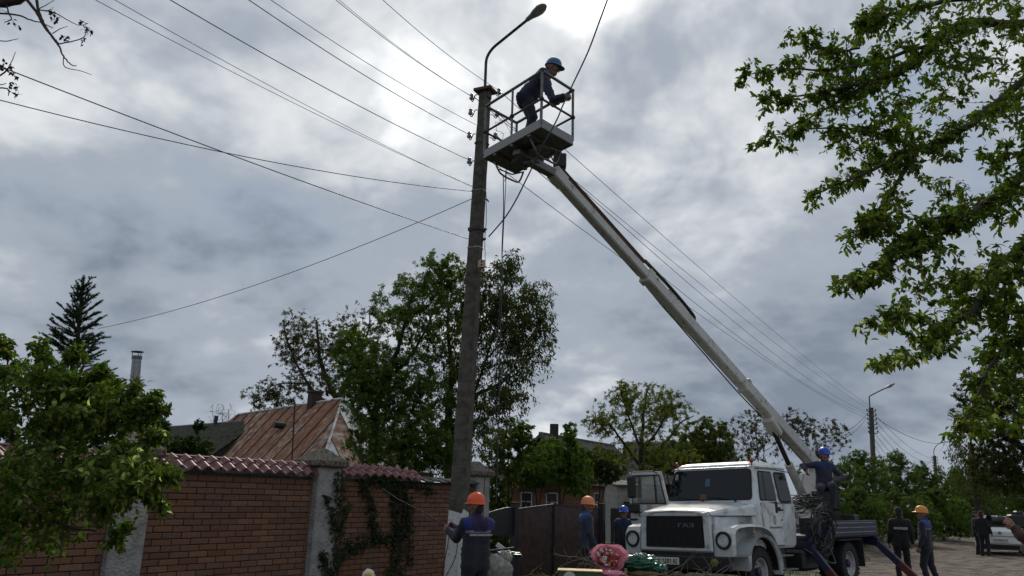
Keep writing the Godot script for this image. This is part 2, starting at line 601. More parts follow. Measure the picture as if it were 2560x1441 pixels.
func sky_patch(x0: int, y0: int, count: int, rows: int, w: int, h: int, fine: bool) -> Image:
	sky_rows = []
	sky_rows.resize(rows)
	var job := WorkerThreadPool.add_group_task(sky_row.bind(x0, y0, count, w, h, fine), rows, 4)
	WorkerThreadPool.wait_for_group_task_completion(job)
	var all := PackedFloat32Array()
	for r in sky_rows:
		all.append_array(r)
	return Image.create_from_data(count, rows, false, Image.FORMAT_RGBF, all.to_byte_array())


func make_sky() -> PanoramaSkyMaterial:
	sky_setup()
	var w := 3072
	var h := 1536
	var low := sky_patch(0, 0, 512, 128, 512, 256, false)
	var im := Image.create_empty(512, 256, false, Image.FORMAT_RGBF)
	im.fill(Color(0.09, 0.08, 0.065))
	im.blit_rect(low, Rect2i(0, 0, 512, 128), Vector2i.ZERO)
	im.resize(w, h, Image.INTERPOLATE_CUBIC)
	# the same clouds drawn finer in the part of the sky that is looked at closest
	im.blit_rect(sky_patch(PATCH, 330, 736, 438, w, h, true), Rect2i(0, 0, 736, 438), Vector2i(PATCH, 330))
	var m := PanoramaSkyMaterial.new()
	m.panorama = ImageTexture.create_from_image(im)
	return m


func sky_dir(u: float, v: float) -> Vector3:
	# Godot's panorama: the middle of the picture looks along -z
	var th := v * PI
	var ph := (u - 0.5) * TAU
	return Basis(Vector3.UP, -SKY_TURN) * Vector3(sin(ph) * sin(th), cos(th), -cos(ph) * sin(th))


# ------------------------------------------------------------------ ground and walls
func ground_height(x: float, z: float) -> float:
	return 0.05 * sin(x * 0.31 + 1.0) * cos(z * 0.23) + 0.03 * sin(x * 0.9 + z * 0.7)


func sheet(x0: float, x1: float, z0: float, z1: float, nx: int, nz: int, lift: float, inside: Callable) -> Geo:
	var g := Geo.new()
	for i in nx:
		for j in nz:
			var xa := x0 + (x1 - x0) * i / nx
			var xb := x0 + (x1 - x0) * (i + 1) / nx
			var za := z0 + (z1 - z0) * j / nz
			var zb := z0 + (z1 - z0) * (j + 1) / nz
			if not inside.call((xa + xb) * 0.5, (za + zb) * 0.5):
				continue
			var f := func(x, z): return Vector3(x, ground_height(x, z) + lift, z)
			var nn := func(x, z): return Vector3(ground_height(x - 0.1, z) - ground_height(x + 0.1, z), 0.2, ground_height(x, z - 0.1) - ground_height(x, z + 0.1)).normalized()
			g.squad(f.call(xa, zb), f.call(xb, zb), f.call(xb, za), f.call(xa, za), nn.call(xa, zb), nn.call(xb, zb), nn.call(xb, za), nn.call(xa, za))
	return g


# the street runs from the photographer towards the far right: s metres along it from the lamp pole, t metres to its right
const STREET := Vector3(0.507, 0, -0.862)
const ACROSS := Vector3(0.862, 0, 0.507)
const POLE_AT := Vector3(-0.72, 0, -12.6)


func street(s: float, t: float, y := 0.0) -> Vector3:
	var p := POLE_AT + STREET * s + ACROSS * t
	p.y = y
	return p


func street_t(x: float, z: float) -> float:
	return (Vector3(x, 0, z) - POLE_AT).dot(ACROSS)


func build_ground() -> void:
	var far := Geo.new()
	for q in [[-500.0, 500.0, -700.0, -90.0], [-500.0, 500.0, 30.0, 260.0], [-500.0, -60.0, -90.0, 30.0], [80.0, 500.0, -90.0, 30.0]]:
		far.quad(Vector3(q[0], -0.1, q[3]), Vector3(q[1], -0.1, q[3]), Vector3(q[1], -0.1, q[2]), Vector3(q[0], -0.1, q[2]))
	structure(far, "terrain", M.turf)
	structure(sheet(-60, 80, -90, 30, 112, 96, 0.0, func(_x, _z): return true), "ground", M.turf)
	structure(sheet(-60, 80, -90, 30, 224, 192, 0.012, func(x, z):
		var t := street_t(x, z)
		return t > 2.6 + 0.5 * sin(z * 0.4) + 0.3 * sin(x * 1.7) and t < 11.5 + 0.8 * sin(z * 0.3)), "dirt_road", M.soil)


# the wall follows a line that recedes to the right
const WALL_A := Vector3(-4.33, 0, -9.5)
const WALL_B := Vector3(-1.08, 0, -14.2)
var wall_dir := (WALL_B - WALL_A).normalized()
var wall_out := Vector3(0.8228, 0, 0.5684)


func wall_at_px(px: float) -> float:
	# metres along the wall from WALL_A where a photo column meets it
	return (on_plane(px, 1290, WALL_A, wall_out) - WALL_A).dot(wall_dir)


func wall_frame(s: float) -> Transform3D:
	# x along the wall, y up, z out of the wall towards the street
	return Transform3D(Basis(wall_dir, Vector3.UP, wall_dir.cross(Vector3.UP)), WALL_A + wall_dir * s)


func brick_bay(s0: float, s1: float, label: String, missing_tiles: float) -> Node3D:
	var w := thing("brick_wall", label, "wall", Vector3.ZERO, "bays of the brick garden wall")
	w.transform = wall_frame(s0)
	var len := s1 - s0
	var core := Geo.new()
	core.box(Vector3(len / 2, 1.0, -0.12), Vector3(len, 1.98, 0.212), 0.0)
	part(core, "mortar_core", M.mortar, w)
	var plinth := Geo.new()
	plinth.box(Vector3(len / 2, 0.1, -0.09), Vector3(len, 0.34, 0.24), 0.01)
	part(plinth, "plinth", M.capstone, w)
	var shapes := []
	for k in 3:
		var g := Geo.new()
		g.box(Vector3.ZERO, Vector3(0.25, 0.066, 0.05), 0.004 + 0.0015 * k)
		shapes.append(g.mesh())
	var halves := {}
	var course := 0.0762
	var pitch := 0.26
	for row in 22:
		var y := 0.275 + 0.037 + row * course
		var x := -(pitch / 2) if row % 2 else 0.0
		while x < len - 0.01:
			var a := maxf(x + 0.004, 0.004)
			var b := minf(x + pitch - 0.006, len - 0.004)
			x += pitch
			if b - a < 0.03:
				continue
			var o := MeshInstance3D.new()
			o.name = "brick"
			if b - a > 0.24:
				o.mesh = shapes[rng.randi() % 3]
			else:
				var key := roundi((b - a) * 100)
				if not halves.has(key):
					var g := Geo.new()
					g.box(Vector3.ZERO, Vector3(b - a, 0.066, 0.05), 0.005)
					halves[key] = g.mesh()
				o.mesh = halves[key]
			o.material_override = M.bricks[rng.randi() % 8]
			o.position = Vector3((a + b) / 2, y + rr(-0.0015, 0.0015), -0.017 + rr(-0.003, 0.003))
			o.rotation = Vector3(rr(-0.01, 0.01), rr(-0.006, 0.006), rr(-0.006, 0.006))
			w.add_child(o, true)
	# metal tile coping: each sheet wave is a tile strip of two steps
	var wave := 0.19
	var k := 0
	var x := 0.02
	while x < len - 0.03:
		var e := minf(x + wave, len - 0.01)
		if missing_tiles <= 0.0 or x < missing_tiles:
			var g := Geo.new()
			coping_strip(g, x, e, 0.0 if missing_tiles <= 0 else 0.03 * sin(x * 2.2))
			part(g, "coping_tile", M.tile_metal, w)
		else:
			var g := Geo.new()
			g.box(Vector3((x + e) / 2, 2.03 + 0.012 * (k % 2), 0.01), Vector3(wave - 0.01, 0.025, 0.3), 0.006, Basis(Vector3.RIGHT, 0.25 + rr(-0.05, 0.05)))
			part(g, "coping_slate", M.slate, w)
		x = e
		k += 1
	var ridge := Geo.new()
	ridge.beam(Vector3(0.02, 2.18, -0.13), Vector3(minf(len - 0.02, missing_tiles if missing_tiles > 0 else len), 2.18, -0.13), 0.09, 0.03, Vector3.UP, 0.012)
	if missing_tiles <= 0:
		part(ridge, "coping_ridge", M.tile_metal, w)
	return w


func coping_strip(g: Geo, x0: float, x1: float, lift: float) -> void:
	# one wave of the sheet, falling to the street in two steps
	var f := func(u, v):
		var wv := 0.5 - 0.5 * cos(TAU * u)
		wv = pow(wv, 0.8) * 0.05
		return Vector3(lerpf(x0, x1, u), 2.155 - v * 0.135 + wv + lift, -0.11 + v * 0.24)
	for stepn in 2:
		for i in 8:
			var u0 := i / 8.0
			var u1 := (i + 1) / 8.0
			var v0 := stepn * 0.5
			var v1 := v0 + 0.52
			var up := Vector3(0, 0.022 if stepn == 0 else 0.0, 0)
			var a: Vector3 = f.call(u0, v1) + up
			var b: Vector3 = f.call(u1, v1) + up
			var c: Vector3 = f.call(u1, v0) + up * 0.2
			var d: Vector3 = f.call(u0, v0) + up * 0.2
			var nn := func(u): return Vector3(-sin(TAU * u) * 0.05 * PI / 0.19, 0.85, 0.5).normalized()
			g.squad(a, b, c, d, nn.call(u0), nn.call(u1), nn.call(u1), nn.call(u0))
			var dn := Vector3(0, -0.018, 0)
			g.quad(a + dn, b + dn, b, a)
	# the back fall behind the ridge
	for i in 8:
		var a: Vector3 = f.call(i / 8.0, 0.0)
		var b: Vector3 = f.call((i + 1) / 8.0, 0.0)
		g.quad(a, b, b + Vector3(0, -0.12, -0.16), a + Vector3(0, -0.12, -0.16))


func wall_pillar(s: float, label: String, w := 0.42) -> Node3D:
	var p := thing("wall_pillar", label, "pillar", Vector3.ZERO, "plastered pillars of the brick garden wall")
	p.transform = wall_frame(s)
	var g := Geo.new()
	g.box(Vector3(0, 1.07, -0.1), Vector3(w, 2.14, w), 0.02)
	part(g, "shaft", M.plaster, p)
	var cap := Geo.new()
	var e := w / 2 + 0.075
	cap.box(Vector3(0, 2.19, -0.1), Vector3(e * 2, 0.1, e * 2), 0.018)
	var top := []
	for r in [[e - 0.02, 2.238], [e * 0.75, 2.275], [e * 0.45, 2.335], [0.05, 2.41]]:
		var q := []
		for k in 4:
			var sx: float = [1, 1, -1, -1][k]
			var sz: float = [1, -1, -1, 1][k]
			q.append(Vector3(sx * r[0], r[1], -0.1 + sz * r[0]))
		top.append(q)
	cap.loft(top, true, false)
	part(cap, "capstone", M.capstone, p)
	return p


func build_walls() -> void:
	var p1 := wall_at_px(316)
	var p2 := wall_at_px(803)
	var p3 := wall_at_px(1196)
	var first := p1 - (p2 - p1)
	wall_pillar(p1, "plastered wall pillar half hidden by the leafy shrub")
	wall_pillar(p2, "plastered wall pillar with creeper climbing its right edge", 0.44)
	wall_pillar(p3, "plastered wall pillar directly behind the concrete lamp pole", 0.4)
	wall_pillar(first, "plastered wall pillar behind the leafy shrub's trunk")
	brick_bay(first + 0.22, p1 - 0.22, "brick wall bay hidden behind the leafy shrub", 0.0)
	brick_bay(p1 + 0.22, p2 - 0.23, "clean brick wall bay under intact pink tile coping", 0.0)
	brick_bay(p2 + 0.23, p3 - 0.21, "brick wall bay overgrown by creeper, its tile coping part missing", 1.75)
	# gate and wicket beyond the last pillar
	var s_post := wall_at_px(1291)
	var s_mid := wall_at_px(1389)
	var s_end := wall_at_px(1504)
	var post := Geo.new()
	post.box(Vector3(0, 0.83, -0.05), Vector3(0.13, 1.66, 0.13), 0.012)
	post.box(Vector3(0, 1.67, -0.05), Vector3(0.15, 0.02, 0.15), 0.004)
	var pn := single(post, "gate_post", M.darkpaint, "dark square steel gate post beside the brown gate", "post", Vector3.ZERO, "posts of the brown gate")
	pn.transform = wall_frame(s_post)
	var pn2 := single(post.mesh(), "gate_post", M.darkpaint, "dark square steel gate post behind the worker in a pale orange helmet", "post", Vector3.ZERO, "posts of the brown gate")
	pn2.transform = wall_frame(s_end + 0.1)
	var gate := thing("gate", "brown sheet steel double gate between dark posts", "gate")
	gate.transform = wall_frame(s_post + 0.075)
	var lw := s_mid - s_post - 0.08
	var rw := s_end - s_mid - 0.02
	for k in 2:
		var x0 := 0.0 if k == 0 else lw + 0.012
		var wd := lw if k == 0 else rw
		var h0 := 1.56 if k == 0 else 1.66
		var h1 := 1.66 if k == 0 else 1.58
		var lf := Geo.new()
		lf.xf = Transform3D(Basis(), Vector3(x0, 0, -0.06))
		lf.extrude(PackedVector2Array([Vector2(0.0, 0.06), Vector2(wd, 0.06), Vector2(wd, h1), Vector2(0.0, h0)]), 0.012, 0.002)
		var leaf := part(lf, "gate_leaf", M.gate, gate)
		var fr := Geo.new()
		fr.xf = Transform3D(Basis(), Vector3(x0, 0, -0.04))
		fr.beam(Vector3(0.02, h0 - 0.012, 0), Vector3(wd - 0.02, h1 - 0.012, 0), 0.03, 0.03)
		fr.beam(Vector3(0.016, 0.08, 0.0), Vector3(0.016, h0 - 0.02, 0.0), 0.03, 0.03, Vector3.BACK)
		fr.beam(Vector3(wd - 0.016, 0.08, 0.0), Vector3(wd - 0.016, h1 - 0.02, 0.0), 0.03, 0.03, Vector3.BACK)
		part(fr, "frame", M.darkpaint, leaf)
	var wk := thing("wicket_gate", "dark curved-top metal wicket between pillar and gate post", "gate")
	wk.transform = wall_frame(p3 + 0.2)
	var ww := s_post - p3 - 0.28
	var poly := PackedVector2Array([Vector2(0, 1.06), Vector2(ww, 1.06)])
	for i in 9:
		var u := 1.0 - i / 8.0
		poly.append(Vector2(ww * u, 1.44 + 0.14 * sin(u * 1.4)))
	var pg := Geo.new()
	pg.xf = Transform3D(Basis(), Vector3(0, 0, -0.06))
	pg.extrude(poly, 0.02, 0.003)
	part(pg, "panel", M.darkpaint, wk)
	var strip := Geo.new()
	var sp := []
	for i in 9:
		var u := i / 8.0
		sp.append(Vector3(ww * u, 1.447 + 0.14 * sin(u * 1.4), -0.05))
	strip.tube(sp, 0.008, 6)
	part(strip, "trim", M.galv, wk)


# ------------------------------------------------------------------ creeper on the wall
func creeper(label: String, paths: Array, s_ref: float, spread: float, count: int, zo := 0.02) -> void:
	var v := thing("creeper", label, "creeper")
	var leaves := []
	var base := wall_frame(s_ref).origin + wall_out * zo
	for p in paths:
		var pts := []
		for q in p:
			pts.append(on_plane(q[0], q[1], base, wall_out))
		var fine := []
		for i in pts.size() - 1:
			for k in 6:
				fine.append((pts[i] as Vector3).lerp(pts[i + 1], k / 6.0) + rdir() * 0.012)
		fine.append(pts[-1])
		var g := Geo.new()
		g.tube(fine, 0.006, 4)
		part(g, "stem", M.twig, v)
		var n := int(count * fine.size() / 40.0)
		for k in n:
			var c: Vector3 = fine[rng.randi() % fine.size()]
			var o := rdir() * spread * sqrt(rng.randf())
			var pos := c + wall_dir * o.x + Vector3.UP * o.y + wall_out * absf(o.z) * 0.5
			leaves.append(leaf_xf(pos, (Vector3.DOWN + rdir() * 0.9 + wall_out * 0.2).normalized(), (wall_out + rdir() * 0.8).normalized(), rr(0.035, 0.07)))
	leaf_mass(leaves, leaf_mesh(1), Color(0.0525, 0.0725, 0.0363), v)


func build_creepers() -> void:
	creeper("dark creeper trailing over the bare brick of the overgrown bay", [[[905, 1205], [925, 1260], [930, 1310], [945, 1350]], [[905, 1208], [960, 1200], [1010, 1212], [1075, 1225]], [[960, 1205], [1000, 1230], [985, 1250]], [[985, 1205], [985, 1260], [992, 1310], [985, 1360], [975, 1441], [970, 1500]], [[1000, 1215], [1010, 1270], [1005, 1340], [990, 1420], [1000, 1500]], [[870, 1375], [910, 1352], [970, 1345], [1015, 1325]], [[1020, 1250], [1020, 1300], [1023, 1400]]], wall_at_px(980), 0.14, 620)
	creeper("dark creeper climbing the right edge of a plastered pillar", [[[845, 1180], [842, 1250], [838, 1330], [836, 1441]], [[815, 1240], [828, 1290], [838, 1320]], [[858, 1200], [855, 1300], [845, 1400], [836, 1480]], [[870, 1260], [858, 1290], [845, 1330]], [[810, 1441], [806, 1380], [812, 1400], [825, 1441]], [[870, 1350], [858, 1385], [845, 1400]]], wall_at_px(803), 0.07, 300, 0.145)


# ------------------------------------------------------------------ trees
var leaf_cache := {}


func leaf_mesh(kind: int) -> ArrayMesh:
	# 0 pointed oval, bent along its rib; 1 small broad leaf; 2 narrow hanging leaf; 3 spray of five leaves; 4 compound leaf; 5 grass blade
	if leaf_cache.has(kind):
		return leaf_cache[kind]
	var g := Geo.new()
	if kind <= 2:
		one_leaf(g, Transform3D(), [0.52, 0.72, 0.34][kind], [0.16, 0.1, 0.12][kind])
	elif kind == 3:
		for k in 5:
			var b := Basis(Vector3.UP, k * 2.4 + 0.3) * Basis(Vector3.RIGHT, 0.5 - 0.28 * (k % 3))
			one_leaf(g, Transform3D(b.scaled(Vector3.ONE * (0.62 + 0.1 * (k % 3))), Vector3(0, 0.06 * k - 0.1, 0)), 0.5, 0.14)
	elif kind == 4:
		for k in 7:
			var side: float = [-1, 1][k % 2]
			var b := Basis(Vector3.UP, side * 1.1 if k < 6 else 0.0) * Basis(Vector3.RIGHT, 0.35)
			one_leaf(g, Transform3D(b.scaled(Vector3.ONE * 0.42), Vector3(0, -0.04 * k * k * 0.1, 0.12 + 0.13 * int(k / 2.0))), 0.45, 0.14)
	else:
		g.stri(Vector3(-0.03, 0, 0), Vector3(0.03, 0, 0), Vector3(0.02, 0.55, 0.1), Vector3.BACK, Vector3.BACK, Vector3.BACK)
		g.stri(Vector3(-0.03, 0, 0), Vector3(0.02, 0.55, 0.1), Vector3(0, 1, 0.35), Vector3.BACK, Vector3.BACK, Vector3.BACK)
	leaf_cache[kind] = g.mesh()
	return leaf_cache[kind]


func one_leaf(g: Geo, t: Transform3D, wide: float, fold: float) -> void:
	# unit leaf along +z, its face up; folded along the rib and curled down at the tip
	var old := g.xf
	g.xf = t
	var rows := [[0.0, 0.0, 0.0], [0.3, 0.44, 0.03], [0.62, 0.4, 0.0], [1.0, 0.0, -0.16]]
	for i in 3:
		var a: Array = rows[i]
		var b: Array = rows[i + 1]
		for s in [-1.0, 1.0]:
			var p := Vector3(0, a[2], a[0])
			var q := Vector3(0, b[2], b[0])
			var pe := Vector3(s * a[1] * wide, a[2] + a[1] * fold, a[0])
			var qe := Vector3(s * b[1] * wide, b[2] + b[1] * fold, b[0])
			if s > 0:
				if i > 0:
					g.tri(p, pe, qe)
				if i < 2:
					g.tri(p, qe, q)
				else:
					g.tri(p, pe, q)
				if i == 0:
					pass
			else:
				if i > 0:
					g.tri(p, qe, pe)
				if i < 2:
					g.tri(p, q, qe)
				else:
					g.tri(p, q, pe)
	g.xf = old


func leaf_xf(pos: Vector3, along: Vector3, face: Vector3, size: float) -> Transform3D:
	var x := face.cross(along)
	x = x.normalized() if x.length() > 0.01 else along.cross(Vector3(0.3, 0.9, 0.2)).normalized()
	return Transform3D(Basis(x, along.cross(x), along).scaled(Vector3.ONE * size), pos) if false else Transform3D(Basis(x * size, along.cross(x) * size, along * size), pos)


func leaf_mass(leaves: Array, m: ArrayMesh, pigment: Color, parent: Node3D, called := "foliage", material: Material = null) -> void:
	if leaves.is_empty():
		return
	var mm := MultiMesh.new()
	mm.transform_format = MultiMesh.TRANSFORM_3D
	mm.use_colors = true
	mm.mesh = m
	mm.instance_count = leaves.size()
	for i in leaves.size():
		mm.set_instance_transform(i, leaves[i])
		# one pigment for all; single leaves are a little yellower or bluer by chance, and a few have turned yellow
		var c := Color(pigment.r * rr(0.78, 1.25), pigment.g * rr(0.9, 1.1), pigment.b * rr(0.7, 1.3))
		if rng.randf() > 0.975:
			c = Color(pigment.g * 1.25, pigment.g * 1.1, pigment.b)
		mm.set_instance_color(i, c)
	var o := MultiMeshInstance3D.new()
	o.name = called
	o.multimesh = mm
	o.material_override = material if material else M.leaf
	parent.add_child(o, true)
	o.set_meta("kind", "stuff")


func big_leaves(leaves: Array, keep: int, m: ArrayMesh, tones: Array, parent: Node3D) -> Array:
	# the largest-looking leaves as parts of their own; gives back the rest
	var mats := []
	for c in tones:
		var q := M.leaf.duplicate() as StandardMaterial3D
		q.vertex_color_use_as_albedo = false
		q.albedo_color = lin(c.r, c.g, c.b)
		mats.append(q)
	var order := []
	for i in leaves.size():
		var t: Transform3D = leaves[i]
		var q := t.origin - EYE
		var pr := cam_basis.transposed() * q
		var inside := pr.z < -0.5 and absf(pr.x / -pr.z) < 0.66 and absf(pr.y / -pr.z) < 0.37
		order.append([(-t.basis.z.length() / q.length()) if inside else 1.0, i])
	order.sort_custom(func(a, b): return a[0] < b[0])
	var chosen := {}
	for k in mini(keep, order.size()):
		var i: int = order[k][1]
		chosen[i] = true
		var o := MeshInstance3D.new()
		o.name = "leaf"
		o.mesh = m
		o.material_override = mats[rng.randi() % mats.size()]
		o.transform = leaves[i]
		parent.add_child(o, true)
	var rest := []
	for i in leaves.size():
		if not chosen.has(i):
			rest.append(leaves[i])
	return rest


class Wood:
	var g := Geo.new()
	var thin := Geo.new()
	var nodes := PackedVector3Array()
	var rad := PackedFloat32Array()
	var dirs := PackedVector3Array()

	func nearest(p: Vector3, root: Vector3, up_cost := 0.0) -> int:
		var best := 0
		var bd := 1e9
		for i in nodes.size():
			var q := nodes[i]
			var d := q.distance_squared_to(p)
			if q.y > p.y + 0.2:
				d += (q.y - p.y) * up_cost
			if d < bd:
				bd = d
				best = i
		return best

	func add_limb(pts: Array, r0: float, r1: float, sides := 7) -> void:
		var rs := []
		for i in pts.size():
			rs.append(lerpf(r0, r1, float(i) / (pts.size() - 1)))
		(g if r0 > 0.012 else thin).tube(pts, rs, sides, false)
		var skip := 1 if r0 > 0.02 else 3
		for i in range(skip - 1, pts.size(), skip):
			nodes.append(pts[i])
			rad.append(rs[i])
			dirs.append((pts[mini(i + 1, pts.size() - 1)] - pts[maxi(i - 1, 0)]).normalized())


func wiggle(pts: Array, per: int, amount: float) -> Array:
	# a rounded, slightly crooked path through the given points
	var c := []
	var k := pts.size()
	for i in k - 1:
		var p0: Vector3 = pts[maxi(i - 1, 0)]
		var p1: Vector3 = pts[i]
		var p2: Vector3 = pts[i + 1]
		var p3: Vector3 = pts[mini(i + 2, k - 1)]
		for j in per:
			c.append(p1.cubic_interpolate(p2, p0, p3, float(j) / per) + (rdir() * amount if i + j > 0 else Vector3.ZERO))
	c.append(pts[-1])
	return c


func in_blob(b: Array) -> Vector3:
	# b: centre, radii, how much to favour the shell
	var r: float = pow(rng.randf(), b[2])
	return b[0] + rdir() * r * b[1]


func tree(called: String, label: String, limbs: Array, blobs: Array, twigs: int, o: Dictionary) -> Node3D:
	# limbs: [points, r0, r1]; blobs: [centre, radii, shell, share]; twigs grow from the nearest wood to places inside the blobs and carry the leaves
	var w := Wood.new()
	for l in limbs:
		w.add_limb(wiggle(l[0], 5, l[1] * 0.25), l[1], l[2], 9 if l[1] > 0.06 else 6)
	var root: Vector3 = limbs[0][0][0]
	var want := []
	var total := 0.0
	for b in blobs:
		total += b[3]
	for b in blobs:
		for k in int(twigs * b[3] / total):
			var p := in_blob(b)
			if p.y > 0.25:
				want.append([p.distance_squared_to(root) * rr(0.8, 1.2), p])
	want.sort_custom(func(a, b): return a[0] < b[0])
	var leaves := []
	var lsize: float = o.get("leaf", 0.06)
	var per: int = o.get("per", 8)
	var droop: float = o.get("droop", 0.2)
	var stems: float = o.get("twig", 0.006)
	var bare: float = o.get("bare", 0.0)
	var far: float = o.get("reach", 0.55)
	var cluster: float = o.get("cluster", 0.6)
	for q in want:
		var p: Vector3 = q[1]
		var i := w.nearest(p, root, o.get("up", 0.0))
		var a := w.nodes[i]
		var d := a.distance_to(p)
		var steps := clampi(int(d / 0.16) + 2, 3, 9)
		var side := (w.dirs[i] * d * 0.35) + rdir() * d * 0.12
		var pts := []
		for s in steps + 1:
			var t := float(s) / steps
			var m := a.lerp(p, t) + side * t * (1 - t) * 1.6 + Vector3.UP * (-droop * t * t * d * 0.4)
			if s > 0 and s < steps:
				m += rdir() * 0.02 * d
			pts.append(m)
		var r0 := minf(maxf(w.rad[i] * 0.62, stems * 0.6), stems + d * 0.009)
		w.add_limb(pts, r0, stems * 0.35, 4 if r0 < 0.015 else 6)
		if rng.randf() < bare:
			continue
		var nl := per + rng.randi() % maxi(int(per * 0.5), 1)
		for k in nl:
			var t := 1.0 - pow(rng.randf(), 1.3) * minf(far / maxf(d, 0.01), 1.0)
			var f := t * steps
			var j := mini(int(f), steps - 1)
			var at0: Vector3 = (pts[j] as Vector3).lerp(pts[j + 1], f - j)
			var dir: Vector3 = ((pts[j + 1] as Vector3) - pts[j]).normalized()
			var out := (dir * rr(0.1, 0.7) + rdir() * 0.85 + Vector3.DOWN * droop).normalized()
			leaves.append(leaf_xf(at0 + rdir() * lsize * cluster * rng.randf(), out, (Vector3.UP + rdir() * 0.9).normalized(), lsize * (0.4 + 0.9 * sqrt(rng.randf()))))
	var t := thing(called, label, o.get("category", "tree"), Vector3.ZERO, o.get("group", ""))
	if w.g.v.size():
		part(w.g, "trunk", o.get("bark", M.bark), t)
	if w.thin.v.size():
		part(w.thin, "twigs", o.get("twigmat", M.twig), t).set_meta("kind", "stuff")
	var lm := leaf_mesh(o.get("kind", 3))
	if o.has("big"):
		leaves = big_leaves(leaves, o.big, lm, [o.pigment, o.pigment * Color(0.8, 0.95, 1.2), o.pigment * Color(1.25, 1.05, 0.8), o.pigment * Color(1.05, 1.0, 0.9)], t)
	leaf_mass(leaves, lm, o.pigment, t)
	return t


func blob(px: float, py: float, depth: float, rx: float, ry: float, rz: float, shell := 0.45, share := 1.0) -> Array:
	# an egg of foliage whose middle is seen at a photo pixel; radii in photo pixels across and up, in metres deep
	var k := depth / F * 1.03
	return [at(px, py, depth), Vector3(rx * k, ry * k, rz), shell, share]


func base_at(px: float, depth: float) -> Vector3:
	# the ground under a photo column
	var p := at(px, 1250, depth)
	return Vector3(p.x, 0, p.z)


